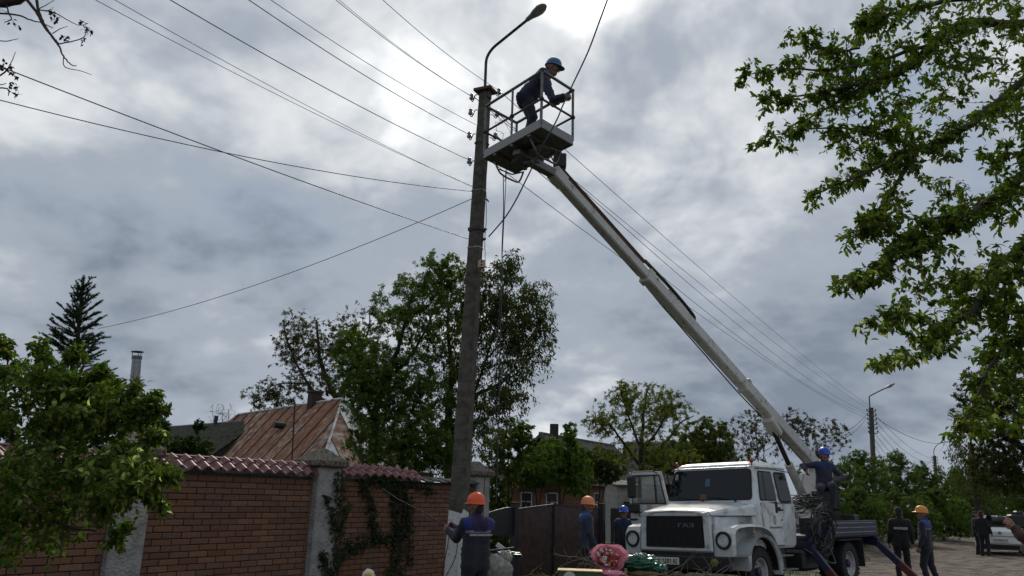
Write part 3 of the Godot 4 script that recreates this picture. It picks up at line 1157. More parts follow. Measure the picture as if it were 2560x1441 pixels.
func build_trees() -> void:
	var green := Color(0.05, 0.1, 0.018)
	var bright := Color(0.14, 0.21, 0.03)
	# the cherry behind the wall, seen through by the pole
	var b := base_at(932, 17.5)
	tree("cherry_tree", "dense green cherry tree rising behind the overgrown wall bay", [
		[[b, at(932, 1120, 17.5), at(945, 1010, 17.3), at(990, 880, 17.2), at(1030, 740, 17.3)], 0.15, 0.015],
		[[at(938, 1060, 17.4), at(905, 980, 17.0), at(890, 900, 16.8), at(900, 830, 16.8)], 0.045, 0.01],
		[[at(960, 960, 17.3), at(1040, 870, 17.8), at(1090, 760, 18.0), at(1120, 680, 18.0)], 0.045, 0.01]],
		[blob(1050, 780, 17.5, 125, 110, 1.3, 0.45, 1.0), blob(930, 960, 17.0, 90, 110, 1.2, 0.5, 1.0), blob(1110, 690, 17.8, 80, 70, 0.9, 0.5, 0.45), blob(1040, 980, 17.4, 120, 140, 1.3, 0.5, 1.1), blob(980, 1110, 16.6, 130, 80, 0.9, 0.5, 0.9), blob(1085, 1130, 16.8, 70, 60, 0.8, 0.5, 0.4), blob(880, 880, 17.2, 55, 80, 0.9, 0.5, 0.35)],
		2600, {"leaf": 0.08, "per": 6, "kind": 3, "pigment": Color(0.1068, 0.163, 0.0357), "droop": 0.15, "twig": 0.005, "up": 0.6, "cluster": 1.5, "reach": 0.7, "bare": 0.08})
	# the open-crowned tree to the right of the pole
	b = base_at(1128, 18.2)
	tree("fruit_tree", "open-crowned dark fruit tree with thin drooping leaves behind the lamp pole", [
		[[b, at(1122, 1150, 18.2), at(1122, 1040, 18.2), at(1130, 930, 18.2), at(1118, 820, 18.4), at(1140, 700, 18.4)], 0.13, 0.014],
		[[at(1124, 1100, 18.2), at(1180, 1000, 18.0), at(1240, 965, 17.9), at(1300, 930, 17.8)], 0.07, 0.014],
		[[at(1180, 1000, 18.0), at(1215, 900, 17.7), at(1245, 790, 17.6), at(1265, 680, 17.6)], 0.035, 0.009],
		[[at(1128, 960, 18.2), at(1190, 860, 18.6), at(1200, 760, 18.6), at(1185, 660, 18.7)], 0.035, 0.009],
		[[at(1215, 900, 17.7), at(1280, 830, 17.5), at(1350, 780, 17.4)], 0.022, 0.007]],
		[blob(1250, 750, 17.8, 105, 105, 1.2, 0.5, 1.0), blob(1290, 860, 17.7, 105, 120, 1.2, 0.6, 0.9), blob(1270, 660, 17.8, 35, 45, 0.6, 0.6, 0.12), blob(1150, 900, 18.3, 90, 150, 1.3, 0.5, 0.7), blob(1180, 1060, 18.2, 100, 80, 1.2, 0.6, 0.5), blob(1260, 990, 17.9, 90, 70, 1.0, 0.6, 0.35), blob(1350, 800, 17.6, 45, 110, 0.8, 0.6, 0.25)],
		2100, {"leaf": 0.095, "per": 9, "kind": 2, "pigment": Color(0.076, 0.0915, 0.029), "droop": 0.75, "twig": 0.005, "bare": 0.06, "up": 0.6, "cluster": 1.4, "reach": 0.8})
	# the walnut further back to the left
	b = base_at(850, 38.0)
	tree("walnut_tree", "spreading walnut tree with sparse olive leaves behind the rusty roof", [
		[[b, at(850, 1090, 38.0), at(840, 1000, 38.0), at(800, 900, 38.0), at(790, 800, 38.0)], 0.26, 0.04],
		[[at(845, 1040, 38.0), at(770, 960, 37.3), at(720, 860, 37.3), at(710, 800, 37.3)], 0.09, 0.016],
		[[at(843, 1020, 38.0), at(880, 920, 38.6), at(920, 830, 38.6), at(925, 770, 38.6)], 0.1, 0.016],
		[[at(770, 960, 37.3), at(700, 960, 36.9), at(650, 980, 36.9)], 0.05, 0.012]],
		[blob(790, 880, 37.7, 115, 105, 1.8, 0.5, 1.0), blob(890, 850, 38.3, 85, 100, 1.5, 0.5, 0.7), blob(680, 985, 37.3, 75, 50, 1.2, 0.6, 0.55), blob(740, 850, 37.3, 60, 90, 1.2, 0.6, 0.5), blob(830, 980, 36.6, 140, 60, 1.2, 0.6, 0.6)],
		1700, {"leaf": 0.17, "per": 4, "kind": 4, "pigment": Color(0.0933, 0.0915, 0.0363), "droop": 0.35, "twig": 0.011, "bare": 0.16, "up": 0.5, "cluster": 0.3})
	# the plum tree over the house in the middle
	b = base_at(1603, 25.0)
	tree("plum_tree", "young plum tree with bright leaves behind the open truck door", [
		[[b, at(1603, 1170, 25.0), at(1606, 1090, 25.0), at(1612, 1010, 25.0), at(1620, 965, 25.0)], 0.1, 0.015],
		[[at(1604, 1170, 25.0), at(1560, 1110, 24.8), at(1520, 1060, 24.7), at(1480, 1050, 24.6)], 0.06, 0.012],
		[[at(1604, 1165, 25.0), at(1660, 1110, 25.2), at(1700, 1060, 25.3), at(1735, 1040, 25.4)], 0.06, 0.012],
		[[at(1605, 1130, 25.0), at(1575, 1050, 25.0), at(1550, 975, 25.0)], 0.05, 0.01],
		[[at(1605, 1130, 25.0), at(1655, 1060, 24.8), at(1680, 1000, 24.8)], 0.05, 0.01]],
		[blob(1610, 1040, 25.0, 130, 85, 1.5, 0.4, 1.0), blob(1500, 1060, 24.8, 50, 35, 0.8, 0.6, 0.2), blob(1560, 985, 25.0, 40, 40, 0.8, 0.6, 0.2), blob(1680, 1020, 25.0, 45, 40, 0.8, 0.6, 0.2), blob(1620, 1140, 25.0, 150, 40, 1.5, 0.6, 0.4)],
		850, {"leaf": 0.085, "per": 5, "kind": 3, "pigment": Color(0.165, 0.19, 0.04), "cluster": 1.3, "droop": 0.1, "twig": 0.007, "up": 0.5})
	# bushes and small trees in the gardens in between
	var garden := "shrubs and small trees in the gardens behind the wall"
	var bush := func(called, label, px, depth, bl, n, opt):
		var q := base_at(px, depth)
		var top: Array = bl[0]
		var c: Vector3 = top[0]
		opt.group = garden
		tree(called, label, [[[q, q.lerp(c, 0.45) + Vector3(0.1, 0, 0), c], opt.get("stem", 0.05), 0.012], [[q.lerp(c, 0.3), c + Vector3(0.4, 0.2, 0.2)], 0.03, 0.01], [[q.lerp(c, 0.3), c + Vector3(-0.5, 0.1, 0)], 0.03, 0.01]], bl, n, opt)
	bush.call("elder_bush", "bright green elder bush in front of the brick house", 1390, 22.0, [blob(1395, 1150, 22.0, 75, 55, 1.1, 0.45, 1.0), blob(1440, 1190, 22.0, 45, 55, 0.8, 0.5, 0.5), blob(1425, 1090, 22.0, 22, 35, 0.5, 0.5, 0.2)], 700, {"leaf": 0.085, "per": 7, "kind": 3, "pigment": Color(0.115, 0.1975, 0.0357)})
	bush.call("hazel_bush", "pale green bush beside the lamp pole above the wall pillar", 1260, 20.0, [blob(1270, 1120, 20.0, 70, 70, 1.0, 0.5, 1.0), blob(1300, 1080, 20.0, 40, 40, 0.6, 0.5, 0.3), blob(1240, 1200, 20.0, 60, 40, 0.8, 0.5, 0.4), blob(1238, 1262, 20.0, 45, 45, 0.6, 0.5, 0.5)], 700, {"leaf": 0.08, "per": 6, "kind": 3, "pigment": Color(0.105, 0.154, 0.0318)})
	bush.call("lilac_bush", "fresh green lilac in front of the house's pent roof", 1335, 24.0, [blob(1335, 1175, 24.0, 60, 45, 1.0, 0.5, 1.0), blob(1370, 1130, 24.0, 35, 35, 0.7, 0.5, 0.35)], 520, {"leaf": 0.09, "per": 7, "kind": 3, "pigment": Color(0.1005, 0.154, 0.0318)})
	bush.call("orchard_tree", "pale green orchard tree filling the gap above the truck cab", 1690, 31.0, [blob(1690, 1150, 31.0, 85, 40, 1.4, 0.5, 1.0), blob(1720, 1120, 31.0, 50, 40, 1.0, 0.5, 0.5)], 520, {"leaf": 0.11, "per": 6, "kind": 3, "pigment": Color(0.1005, 0.1233, 0.034)})
	bush.call("wicket_bush", "low green bush seen under the dark wicket panel", 1250, 18.5, [blob(1248, 1355, 18.5, 45, 45, 0.6, 0.5, 1.0)], 260, {"leaf": 0.07, "per": 7, "kind": 3, "pigment": Color(0.0833, 0.1368, 0.0245), "stem": 0.02})
	bush.call("garden_bush", "low leafy bush against the slate roofed house wall", 1480, 27.0, [blob(1500, 1165, 27.0, 70, 45, 1.2, 0.5, 1.0)], 500, {"leaf": 0.095, "per": 5, "kind": 3, "pigment": Color(0.0742, 0.097, 0.0256)})
	bush.call("small_tree", "small green tree standing behind the truck cab roof", 1770, 29.0, [blob(1770, 1100, 29.0, 65, 60, 1.4, 0.45, 1.0), blob(1790, 1160, 29.0, 90, 50, 1.4, 0.5, 0.7)], 700, {"leaf": 0.1, "per": 6, "kind": 3, "pigment": Color(0.1123, 0.145, 0.0318)})
	bush.call("bare_tree", "grey bare tree with few leaves behind the boom's lower end", 1890, 33.0, [blob(1890, 1080, 33.0, 75, 60, 1.6, 0.4, 1.0), blob(1870, 1150, 33.0, 90, 60, 1.6, 0.5, 0.6)], 760, {"leaf": 0.1, "per": 3, "kind": 3, "bare": 0.45, "pigment": Color(0.0725, 0.0725, 0.0363), "twig": 0.009, "twigmat": M.paletwig})
	bush.call("bare_tree", "reddish bare tree behind the seated worker in the blue helmet", 2050, 36.0, [blob(2040, 1090, 36.0, 85, 50, 1.8, 0.4, 1.0), blob(1985, 1060, 36.0, 45, 45, 1.0, 0.5, 0.4)], 700, {"leaf": 0.1, "per": 3, "kind": 3, "bare": 0.4, "pigment": Color(0.0725, 0.063, 0.0363), "twig": 0.009, "twigmat": M.paletwig})
	bush.call("twiggy_tree", "leafless twiggy tree standing above the mossy slate roof", 555, 40.0, [blob(555, 1035, 40.0, 40, 30, 0.9, 0.5, 1.0)], 150, {"leaf": 0.06, "per": 1, "kind": 3, "bare": 0.85, "pigment": Color(0.0725, 0.0725, 0.039), "twig": 0.011, "twigmat": M.paletwig})
	bush.call("roof_bush", "green bush overgrowing the eave of the mossy slate roof", 470, 26.0, [blob(470, 1120, 26.0, 65, 30, 0.8, 0.5, 1.0), blob(500, 1065, 26.0, 18, 14, 0.4, 0.6, 0.1), blob(385, 1075, 26.0, 40, 40, 0.7, 0.5, 0.5)], 600, {"leaf": 0.09, "per": 6, "kind": 3, "pigment": Color(0.048, 0.0798, 0.0223)})
	# the trees along the far side of the street
	var row := "trees along the far street"
	var k := 0
	for q in [[2080, 40.0, 1200, 90, 60, "bright hedge tree behind the seated worker"], [2160, 46.0, 1190, 70, 55, "hedge tree below the nearer distant lamp pole"], [2240, 52.0, 1195, 70, 60, "hedge tree just right of the nearer distant lamp pole"], [2330, 60.0, 1215, 65, 50, "hedge tree beneath the curved distant street lamp"], [2400, 70.0, 1225, 60, 50, "hedge tree beyond the white parked cars"], [2140, 34.0, 1270, 90, 45, "low hedge bush behind the truck bed"], [2260, 40.0, 1285, 90, 50, "low hedge bush behind the police officer"], [2350, 46.0, 1280, 80, 50, "low hedge bush behind the worker in the yellow-orange helmet"], [2430, 55.0, 1275, 60, 50, "low hedge bush behind the dark-clad bystanders"], [2490, 58.0, 1245, 60, 45, "hedge tree directly behind the white parked cars"], [2555, 50.0, 1240, 60, 60, "hedge tree behind the cameraman"]]:
		var qb := base_at(q[0], q[1])
		var c := at(q[0], q[2], q[1])
		tree("hedge_tree", q[5], [[[qb, qb.lerp(c, 0.5), c], 0.08, 0.02]], [blob(q[0], q[2], q[1], q[3], q[4], 1.6, 0.45, 1.0), blob(q[0] + 20, q[2] + q[4], q[1], q[3] * 0.9, q[4], 1.6, 0.5, 0.8), blob(q[0] - 25 + 15 * (k % 3), q[2] - q[4] * 0.7, q[1], q[3] * 0.25, q[4] * 0.55, 0.8, 0.5, 0.2)], 750, {"leaf": 0.0022 * q[1] + 0.02, "per": 6, "kind": 3, "group": row, "pigment": Color(0.0905, 0.144, 0.0323), "cluster": 1.4, "twig": 0.008})
		k += 1
	# tall trees on the right side of the road
	b = base_at(2640, 21.0)
	tree("bare_tree", "tall dark tangled tree beside the road behind the cameraman", [
		[[b, at(2640, 1250, 21.0), at(2620, 1140, 21.0), at(2580, 1000, 21.0), at(2560, 880, 21.0)], 0.16, 0.03],
		[[at(2625, 1170, 21.0), at(2500, 1080, 20.6), at(2440, 960, 20.6)], 0.07, 0.012],
		[[at(2618, 1120, 21.0), at(2600, 1020, 21.4), at(2620, 900, 21.4)], 0.07, 0.012]],
		[blob(2500, 1010, 21.0, 100, 110, 1.5, 0.4, 1.0), blob(2600, 1000, 21.0, 80, 130, 1.5, 0.4, 0.5), blob(2520, 1160, 21.0, 80, 80, 1.5, 0.5, 0.8)],
		2000, {"leaf": 0.09, "per": 5, "kind": 3, "bare": 0.18, "pigment": Color(0.067, 0.077, 0.0234), "twig": 0.006, "up": 0.3})
	b = base_at(2440, 38.0)
	tree("willow_tree", "drooping pale willow at the bend beyond the parked cars", [
		[[b, at(2440, 1220, 38.0), at(2435, 1150, 38.0), at(2425, 1100, 38.0)], 0.16, 0.03], [[at(2437, 1180, 38.0), at(2480, 1110, 38.0)], 0.07, 0.02]],
		[blob(2430, 1170, 38.0, 65, 75, 1.6, 0.5, 1.0), blob(2480, 1200, 38.0, 60, 80, 1.6, 0.5, 0.8), blob(2400, 1120, 38.0, 25, 25, 0.8, 0.5, 0.15)],
		700, {"leaf": 0.15, "per": 5, "kind": 2, "pigment": Color(0.0742, 0.0915, 0.0312), "droop": 1.1, "twig": 0.007, "up": 0.2, "cluster": 2.0})


func build_near_trees() -> void:
	# the plum whose branches hang in from the right; its trunk stands outside the picture
	var d := 5.6
	var root := Vector3(5.3, 0, -4.4)
	var fork := Vector3(5.2, 2.6, -4.5)
	var limbs := [[[root, root + Vector3(0.05, 1.3, 0), fork], 0.17, 0.12]]
	var sprays := []
	for l in [
		[[[2700, 560], [2560, 610], [2480, 690], [2440, 770], [2360, 830], [2300, 890], [2180, 910]], 5.2, 0.045, 0.004],
		[[[2700, 380], [2540, 460], [2420, 540], [2330, 600], [2240, 640], [2120, 700]], 5.5, 0.04, 0.004],
		[[[2720, 100], [2560, 200], [2400, 330], [2300, 370], [2150, 440], [2020, 490]], 5.8, 0.05, 0.004],
		[[[2740, 30], [2560, 60], [2400, 60], [2330, 110], [2250, 180], [2120, 240], [1960, 330]], 6.1, 0.055, 0.004],
		[[[2330, 110], [2200, 150], [2080, 175], [1960, 172], [1860, 190]], 6.2, 0.02, 0.003],
		[[[2250, 180], [2130, 215], [2000, 240], [1890, 250]], 6.0, 0.018, 0.003],
		[[[2300, 370], [2180, 330], [2050, 320], [1900, 345]], 5.9, 0.016, 0.003],
		[[[2420, 540], [2300, 560], [2210, 690], [2110, 700]], 5.4, 0.014, 0.003],
		[[[2360, 830], [2260, 780], [2180, 800]], 5.2, 0.01, 0.002],
		[[[2330, 600], [2250, 590], [2150, 540]], 5.5, 0.012, 0.002],
		[[[2150, 120], [2060, 130], [1990, 80]], 6.3, 0.012, 0.003],
		[[[2700, -60], [2500, -20], [2330, 10], [2200, 40], [2130, 60]], 6.4, 0.05, 0.004],
		[[[2700, 760], [2600, 800], [2500, 880], [2440, 1000], [2400, 1090]], 5.4, 0.03, 0.004],
		[[[2300, 370], [2230, 480], [2170, 560], [2130, 600]], 5.7, 0.02, 0.003]]:
		var pts := []
		for q in l[0]:
			pts.append(at(q[0], q[1], l[1] + 0.12 * sin(q[0] * 0.02)))
		for i in range(1, l[0].size()):
			for k in 3:
				var u := (k + rng.randf()) / 3.0
				var w: float = 1.0 - 0.5 * float(i) / l[0].size()
				sprays.append(blob(lerpf(l[0][i - 1][0], l[0][i][0], u), lerpf(l[0][i - 1][1], l[0][i][1], u), l[1], 70 * w, 58 * w, 0.3, 0.7, 0.06))
		if l[0][0][0] >= 2690:
			pts.push_front(fork)
		limbs.append([pts, l[2], l[3]])
	tree("plum_tree", "large-leaved plum tree reaching in over the road, its trunk beside the photographer", limbs,
		sprays + [blob(2380, 150, 6.0, 200, 160, 0.9, 0.5, 1.1), blob(2490, 420, 5.6, 150, 190, 0.8, 0.5, 1.1), blob(2210, 330, 5.9, 150, 120, 0.6, 0.6, 0.55), blob(2120, 210, 6.0, 110, 60, 0.4, 0.6, 0.22), blob(2390, 700, 5.3, 130, 100, 0.6, 0.55, 0.55), blob(2520, 780, 5.4, 90, 140, 0.6, 0.5, 0.65), blob(2540, 960, 5.6, 70, 90, 0.5, 0.5, 0.25), blob(2640, 300, 5.8, 150, 350, 1.0, 0.5, 0.6), blob(2210, 60, 6.3, 90, 60, 0.5, 0.6, 0.3), blob(2470, 1060, 5.6, 70, 40, 0.4, 0.6, 0.14)],
		2700, {"leaf": 0.052, "per": 9, "kind": 0, "big": 300, "pigment": Color(0.1375, 0.1983, 0.0357), "droop": 0.35, "twig": 0.0045, "reach": 0.34, "up": 0.3, "bark": M.twig})
	# the shrub in the lower left corner
	root = Vector3(-4.1, 0, -6.3)
	fork = at(60, 1150, 6.2)
	limbs = [[[root, root + Vector3(0.1, 0.7, 0), fork], 0.09, 0.05],
		[[fork, at(140, 1050, 6.1), at(190, 960, 6.0), at(210, 900, 6.0)], 0.03, 0.006],
		[[fork, at(160, 1110, 5.9), at(280, 1060, 5.8), at(350, 1000, 5.8)], 0.03, 0.006],
		[[fork, at(170, 1200, 5.7), at(290, 1190, 5.6), at(400, 1190, 5.5)], 0.028, 0.005],
		[[fork, at(10, 1040, 6.2), at(-20, 930, 6.2)], 0.035, 0.006],
		[[at(30, 1220, 6.2), at(120, 1300, 5.8), at(240, 1330, 5.7)], 0.025, 0.005]]
	sprays = []
	for l in [[[120, 960], [110, 900], [95, 862]], [[220, 990], [240, 945], [262, 925]], [[290, 1020], [320, 985], [338, 968]], [[340, 1045], [375, 1015], [388, 990]], [[330, 1060], [370, 1040], [392, 1020]], [[20, 940], [15, 880], [2, 852]], [[170, 950], [180, 900], [190, 880]], [[360, 1180], [400, 1185], [430, 1192]], [[330, 1230], [375, 1240], [408, 1262]], [[260, 1280], [300, 1330], [290, 1360]], [[310, 1120], [365, 1100], [395, 1085]]]:
		var q := []
		for p in l:
			q.append(at(p[0], p[1], 5.75))
			sprays.append(blob(p[0], p[1], 5.75, 24, 24, 0.12, 0.6, 0.045))
		limbs.append([q, 0.008, 0.003])
	tree("leafy_shrub", "big leafy green shrub in front of the brick wall", limbs,
		sprays + [blob(120, 1020, 6.0, 180, 115, 0.8, 0.5, 1.4), blob(270, 1030, 5.8, 95, 70, 0.6, 0.5, 0.6), blob(200, 1180, 5.7, 200, 90, 0.7, 0.5, 1.3), blob(345, 1190, 5.5, 55, 55, 0.35, 0.55, 0.2), blob(60, 1300, 5.8, 150, 110, 0.6, 0.5, 0.65), blob(290, 1260, 5.6, 60, 60, 0.4, 0.6, 0.16), blob(30, 930, 6.1, 50, 40, 0.4, 0.6, 0.14), blob(190, 970, 5.9, 100, 50, 0.5, 0.5, 0.4)],
		1900, {"leaf": 0.052, "per": 8, "kind": 0, "big": 300, "pigment": Color(0.123, 0.1838, 0.0368), "droop": 0.2, "twig": 0.0035, "reach": 0.3, "up": 0.3, "category": "shrub"})
	# bare branches hanging in at the upper left corner
	var lim := func(pts, dep, r0, r1):
		var q := []
		for p in pts:
			q.append(at(p[0], p[1], dep))
		return [q, r0, r1]
	var z := 5.0
	var tr := Vector3(-4.4, 0, -3.9)
	limbs = [[[tr, tr + Vector3(0.1, 2.5, 0), at(-160, 20, z)], 0.16, 0.07]]
	limbs.append(lim.call([[-160, 20], [-40, 12], [60, -10], [150, -40]], z, 0.055, 0.03))
	limbs.append(lim.call([[60, -10], [85, 22], [105, 57], [135, 100], [145, 113], [158, 140], [175, 160], [190, 165]], z, 0.012, 0.003))
	limbs.append(lim.call([[90, -10], [95, 25], [108, 58], [130, 92], [147, 110]], z, 0.012, 0.006))
	limbs.append(lim.call([[-60, 30], [0, 33], [45, 38], [75, 50], [105, 58], [132, 70]], z, 0.009, 0.003))
	limbs.append(lim.call([[95, 25], [120, 28], [140, 34], [165, 48], [195, 63], [220, 58]], z, 0.005, 0.002))
	limbs.append(lim.call([[147, 110], [185, 102], [210, 92], [218, 70], [225, 75]], z, 0.005, 0.002))
	limbs.append(lim.call([[158, 140], [161, 167], [200, 177], [228, 187]], z, 0.004, 0.002))
	limbs.append(lim.call([[130, 84], [150, 72], [168, 66]], z, 0.004, 0.002))
	limbs.append(lim.call([[97, 22], [115, 12], [135, 0]], z, 0.004, 0.002))
	limbs.append(lim.call([[-40, 100], [10, 103], [30, 100], [45, 97]], z, 0.005, 0.002))
	limbs.append(lim.call([[14, 10], [22, 35], [27, 48], [10, 56]], z, 0.006, 0.003))
	limbs.append(lim.call([[-60, 190], [0, 188], [20, 170], [35, 185]], z, 0.008, 0.003))
	limbs.append(lim.call([[20, 170], [30, 150], [38, 130]], z, 0.004, 0.002))
	limbs.append(lim.call([[-50, 215], [0, 212], [15, 208]], z, 0.006, 0.002))
	limbs.append(lim.call([[-50, 222], [5, 220], [20, 225], [20, 240]], z, 0.007, 0.003))
	tree("bare_branch_tree", "nearly bare tree whose twigs hang in beside the overhead wires", limbs,
		[blob(215, 62, z, 14, 10, 0.1, 0.5, 0.5), blob(125, 35, z, 18, 14, 0.1, 0.5, 0.5), blob(20, 175, z, 18, 14, 0.1, 0.5, 0.7), blob(35, 212, z, 18, 10, 0.1, 0.5, 0.5), blob(160, 92, z, 10, 8, 0.1, 0.5, 0.2), blob(20, 40, z, 30, 25, 0.15, 0.5, 0.3), blob(190, 90, z, 40, 40, 0.2, 0.5, 0.2)],
		46, {"leaf": 0.024, "per": 4, "kind": 1, "pigment": Color(0.0224, 0.0257, 0.0145), "droop": 0.5, "twig": 0.0025, "reach": 0.08, "bark": M.twig})


func build_spruce() -> void:
	var t := thing("spruce_tree", "young blue-green spruce rising above the leafy shrub", "tree")
	var d := 15.0
	var top := at(209, 690, d)
	var foot := base_at(170, d)
	var g := Geo.new()
	g.tube(wiggle([foot, foot.lerp(top, 0.5), top], 6, 0.01), [0.1, 0.095, 0.09, 0.085, 0.08, 0.07, 0.06, 0.055, 0.05, 0.04, 0.03, 0.02, 0.008], 7)
	part(g, "trunk", M.bark, t)
	var tw := Geo.new()
	var needles := []
	var h := top.y - foot.y
	var y := 0.3
	while y < h * 0.75:
		var reach := minf(0.16 + y * 0.33, 1.15)
		var n := 4 + rng.randi() % 4
		for k in n:
			var a := TAU * (k + rr(-0.45, 0.45)) / n + y * 5.0
			var p0 := top.lerp(foot, (y + rr(-0.06, 0.06)) / h)
			var dir := Vector3(cos(a), rr(0.55, 1.2) if y < 0.9 else rr(0.15, 0.8), sin(a)).normalized()
			var len := reach * rr(0.55, 1.15)
			var p1 := p0 + dir * len
			p1.y += len * 0.15
			tw.tube([p0, p0.lerp(p1, 0.5) - Vector3(0, len * 0.08, 0), p1], [0.01, 0.008, 0.004], 4)
			var twigs := [[p0, p1]]
			if len > 0.28:
				for s in int(len / 0.085):
					var u := rr(0.15, 0.95)
					var side := dir.cross(Vector3.UP).normalized() * (1 if s % 2 else -1)
					var q0 := p0.lerp(p1, u)
					var q1 := q0 + (dir * 0.75 + side * 0.75 + Vector3(0, rr(-0.25, 0.3), 0)).normalized() * maxf(len * (1 - u * 0.6) * rr(0.3, 0.55), 0.08)
					tw.tube([q0, q1], [0.006, 0.003], 3)
					twigs.append([q0, q1])
			for w in twigs:
				var dv: Vector3 = w[1] - w[0]
				for s in int(dv.length() / 0.0019):
					var u := rng.randf()
					var o := rdir()
					needles.append(leaf_xf(w[0] + dv * u, (dv.normalized() * 0.8 + o * 0.8).normalized(), rdir(), rr(0.032, 0.052)))
		y += rr(0.1, 0.17) + y * 0.02
	for s in 700:
		var u := rng.randf() * 0.35
		needles.append(leaf_xf(top + (foot - top) * u * 0.35, (Vector3.UP * 0.6 + rdir()).normalized(), rdir(), rr(0.04, 0.06)))
	part(tw, "branches", M.twig, t).set_meta("kind", "stuff")
	var ng := Geo.new()
	ng.tri(Vector3(-0.1, 0, 0), Vector3(0.1, 0, 0), Vector3(0, 0.02, 1))
	ng.tri(Vector3(0, -0.1, 0), Vector3(0, 0.1, 0), Vector3(0, 0.02, 1))
	leaf_mass(needles, ng.mesh(), Color(0.045, 0.078, 0.055), t, "needles")


func build_grass() -> void:
	var v := []
	for k in 26000:
		var s := rr(2, 60)
		var t := rr(-6.0, 2.9) if rng.randf() < 0.7 else rr(11.0, 16.0)
		var p := street(s, t + 0.6 * sin(s * 0.7))
		p.y = ground_height(p.x, p.z)
		v.append(Transform3D(Basis(Vector3.UP, rr(0, TAU)).scaled(Vector3(1, 1, 1) * rr(0.06, 0.2)), p))
	var o := Node3D.new()
	o.name = "grass"
	add_child(o)
	tag(o, "rough green grass along both verges of the dirt road", "grass", "", "stuff")
	leaf_mass(v, leaf_mesh(5), Color(0.057, 0.0915, 0.0201), o, "blades", M.grass)
	# litter of stones and clods on the road
	var st := Geo.new()
	st.ball(Vector3.ZERO, Vector3(1, 0.55, 0.8), 3, 6)
	var mm := []
	for k in 2600:
		var p := street(rr(0, 40), rr(3.0, 11.5))
		p.y = ground_height(p.x, p.z) + 0.012
		mm.append(Transform3D(Basis(Vector3.UP, rr(0, TAU)).scaled(Vector3.ONE * (0.01 + 0.05 * pow(rng.randf(), 4.0))), p))
	var q := Node3D.new()
	q.name = "gravel"
	add_child(q)
	tag(q, "loose stones and clods scattered on the dirt road", "gravel", "", "stuff")
	leaf_mass(mm, st.mesh(), Color(0.181, 0.1475, 0.1185), q, "stones", M.skin)


# ------------------------------------------------------------------ houses
func corrugated(parent: Node3D, o: Vector3, u: Vector3, v: Vector3, nu: int, nv: int, m: Material) -> void:
	# sheets laid on a slope: o the lower corner, u along the eave, v up the slope; every sheet a part
	var du := u / nu
	var dv := v / nv
	var nrm := u.cross(v).normalized()
	if nrm.y < 0:
		nrm = -nrm
	var ud := u.normalized()
	for i in nu:
		for j in nv:
			var g := Geo.new()
			var p := o + du * i + dv * j + nrm * (0.012 * j + rr(0.0, 0.012))
			var waves := 6
			var seg := waves * 4
			var pts := []
			var ns := []
			for k in seg + 1:
				var t := float(k) / seg
				pts.append(p + du * t * 1.03 + nrm * 0.025 * sin(t * waves * TAU))
				ns.append((nrm - ud * 0.025 * cos(t * waves * TAU) * waves * TAU / du.length()).normalized())
			var top := dv * 1.06
			for k in seg:
				if ud.cross(dv).dot(nrm) > 0:
					g.squad(pts[k], pts[k + 1], pts[k + 1] + top, pts[k] + top, ns[k], ns[k + 1], ns[k + 1], ns[k])
				else:
					g.squad(pts[k + 1], pts[k], pts[k] + top, pts[k + 1] + top, ns[k + 1], ns[k], ns[k], ns[k + 1])
			part(g, "slate_sheet", m, parent)


func window_part(house: Node3D, c: Vector3, right: Vector3, w: float, h: float) -> void:
	# a white casement with a transom, set into the wall; c is its middle on the wall face
	var z := right.cross(Vector3.UP).normalized()
	var f := Geo.new()
	f.xf = Transform3D(Basis(right, Vector3.UP, z), c)
	var e := 0.06
	f.box(Vector3(-w / 2, 0, 0.02), Vector3(e, h, 0.06))
	f.box(Vector3(w / 2, 0, 0.02), Vector3(e, h, 0.06))
	for y in [-h / 2, h / 2]:
		f.box(Vector3(0, y, 0.02), Vector3(w - e, e, 0.06))
	f.box(Vector3(0, h * 0.1, 0.022), Vector3(w - e, e * 0.8, 0.05))
	f.box(Vector3(0, -h * 0.2, 0.022), Vector3(e * 0.8, h * 0.5, 0.05))
	var win := part(f, "window", M.whitewood, house)
	for q in [[0.0, h * 0.3, w - e, h * 0.36], [-w * 0.25, -h * 0.2, w * 0.42, h * 0.5], [w * 0.25, -h * 0.2, w * 0.42, h * 0.5]]:
		var p := Geo.new()
		p.xf = f.xf
		p.box(Vector3(q[0], q[1], 0.012), Vector3(q[2], q[3], 0.008))
		part(p, "pane", M.housepane, win)
	var s := Geo.new()
	s.xf = f.xf
	s.box(Vector3(0, -h / 2 - 0.06, 0.06), Vector3(w + 0.16, 0.05, 0.14), 0.01)
	part(s, "sill", M.slate, win)


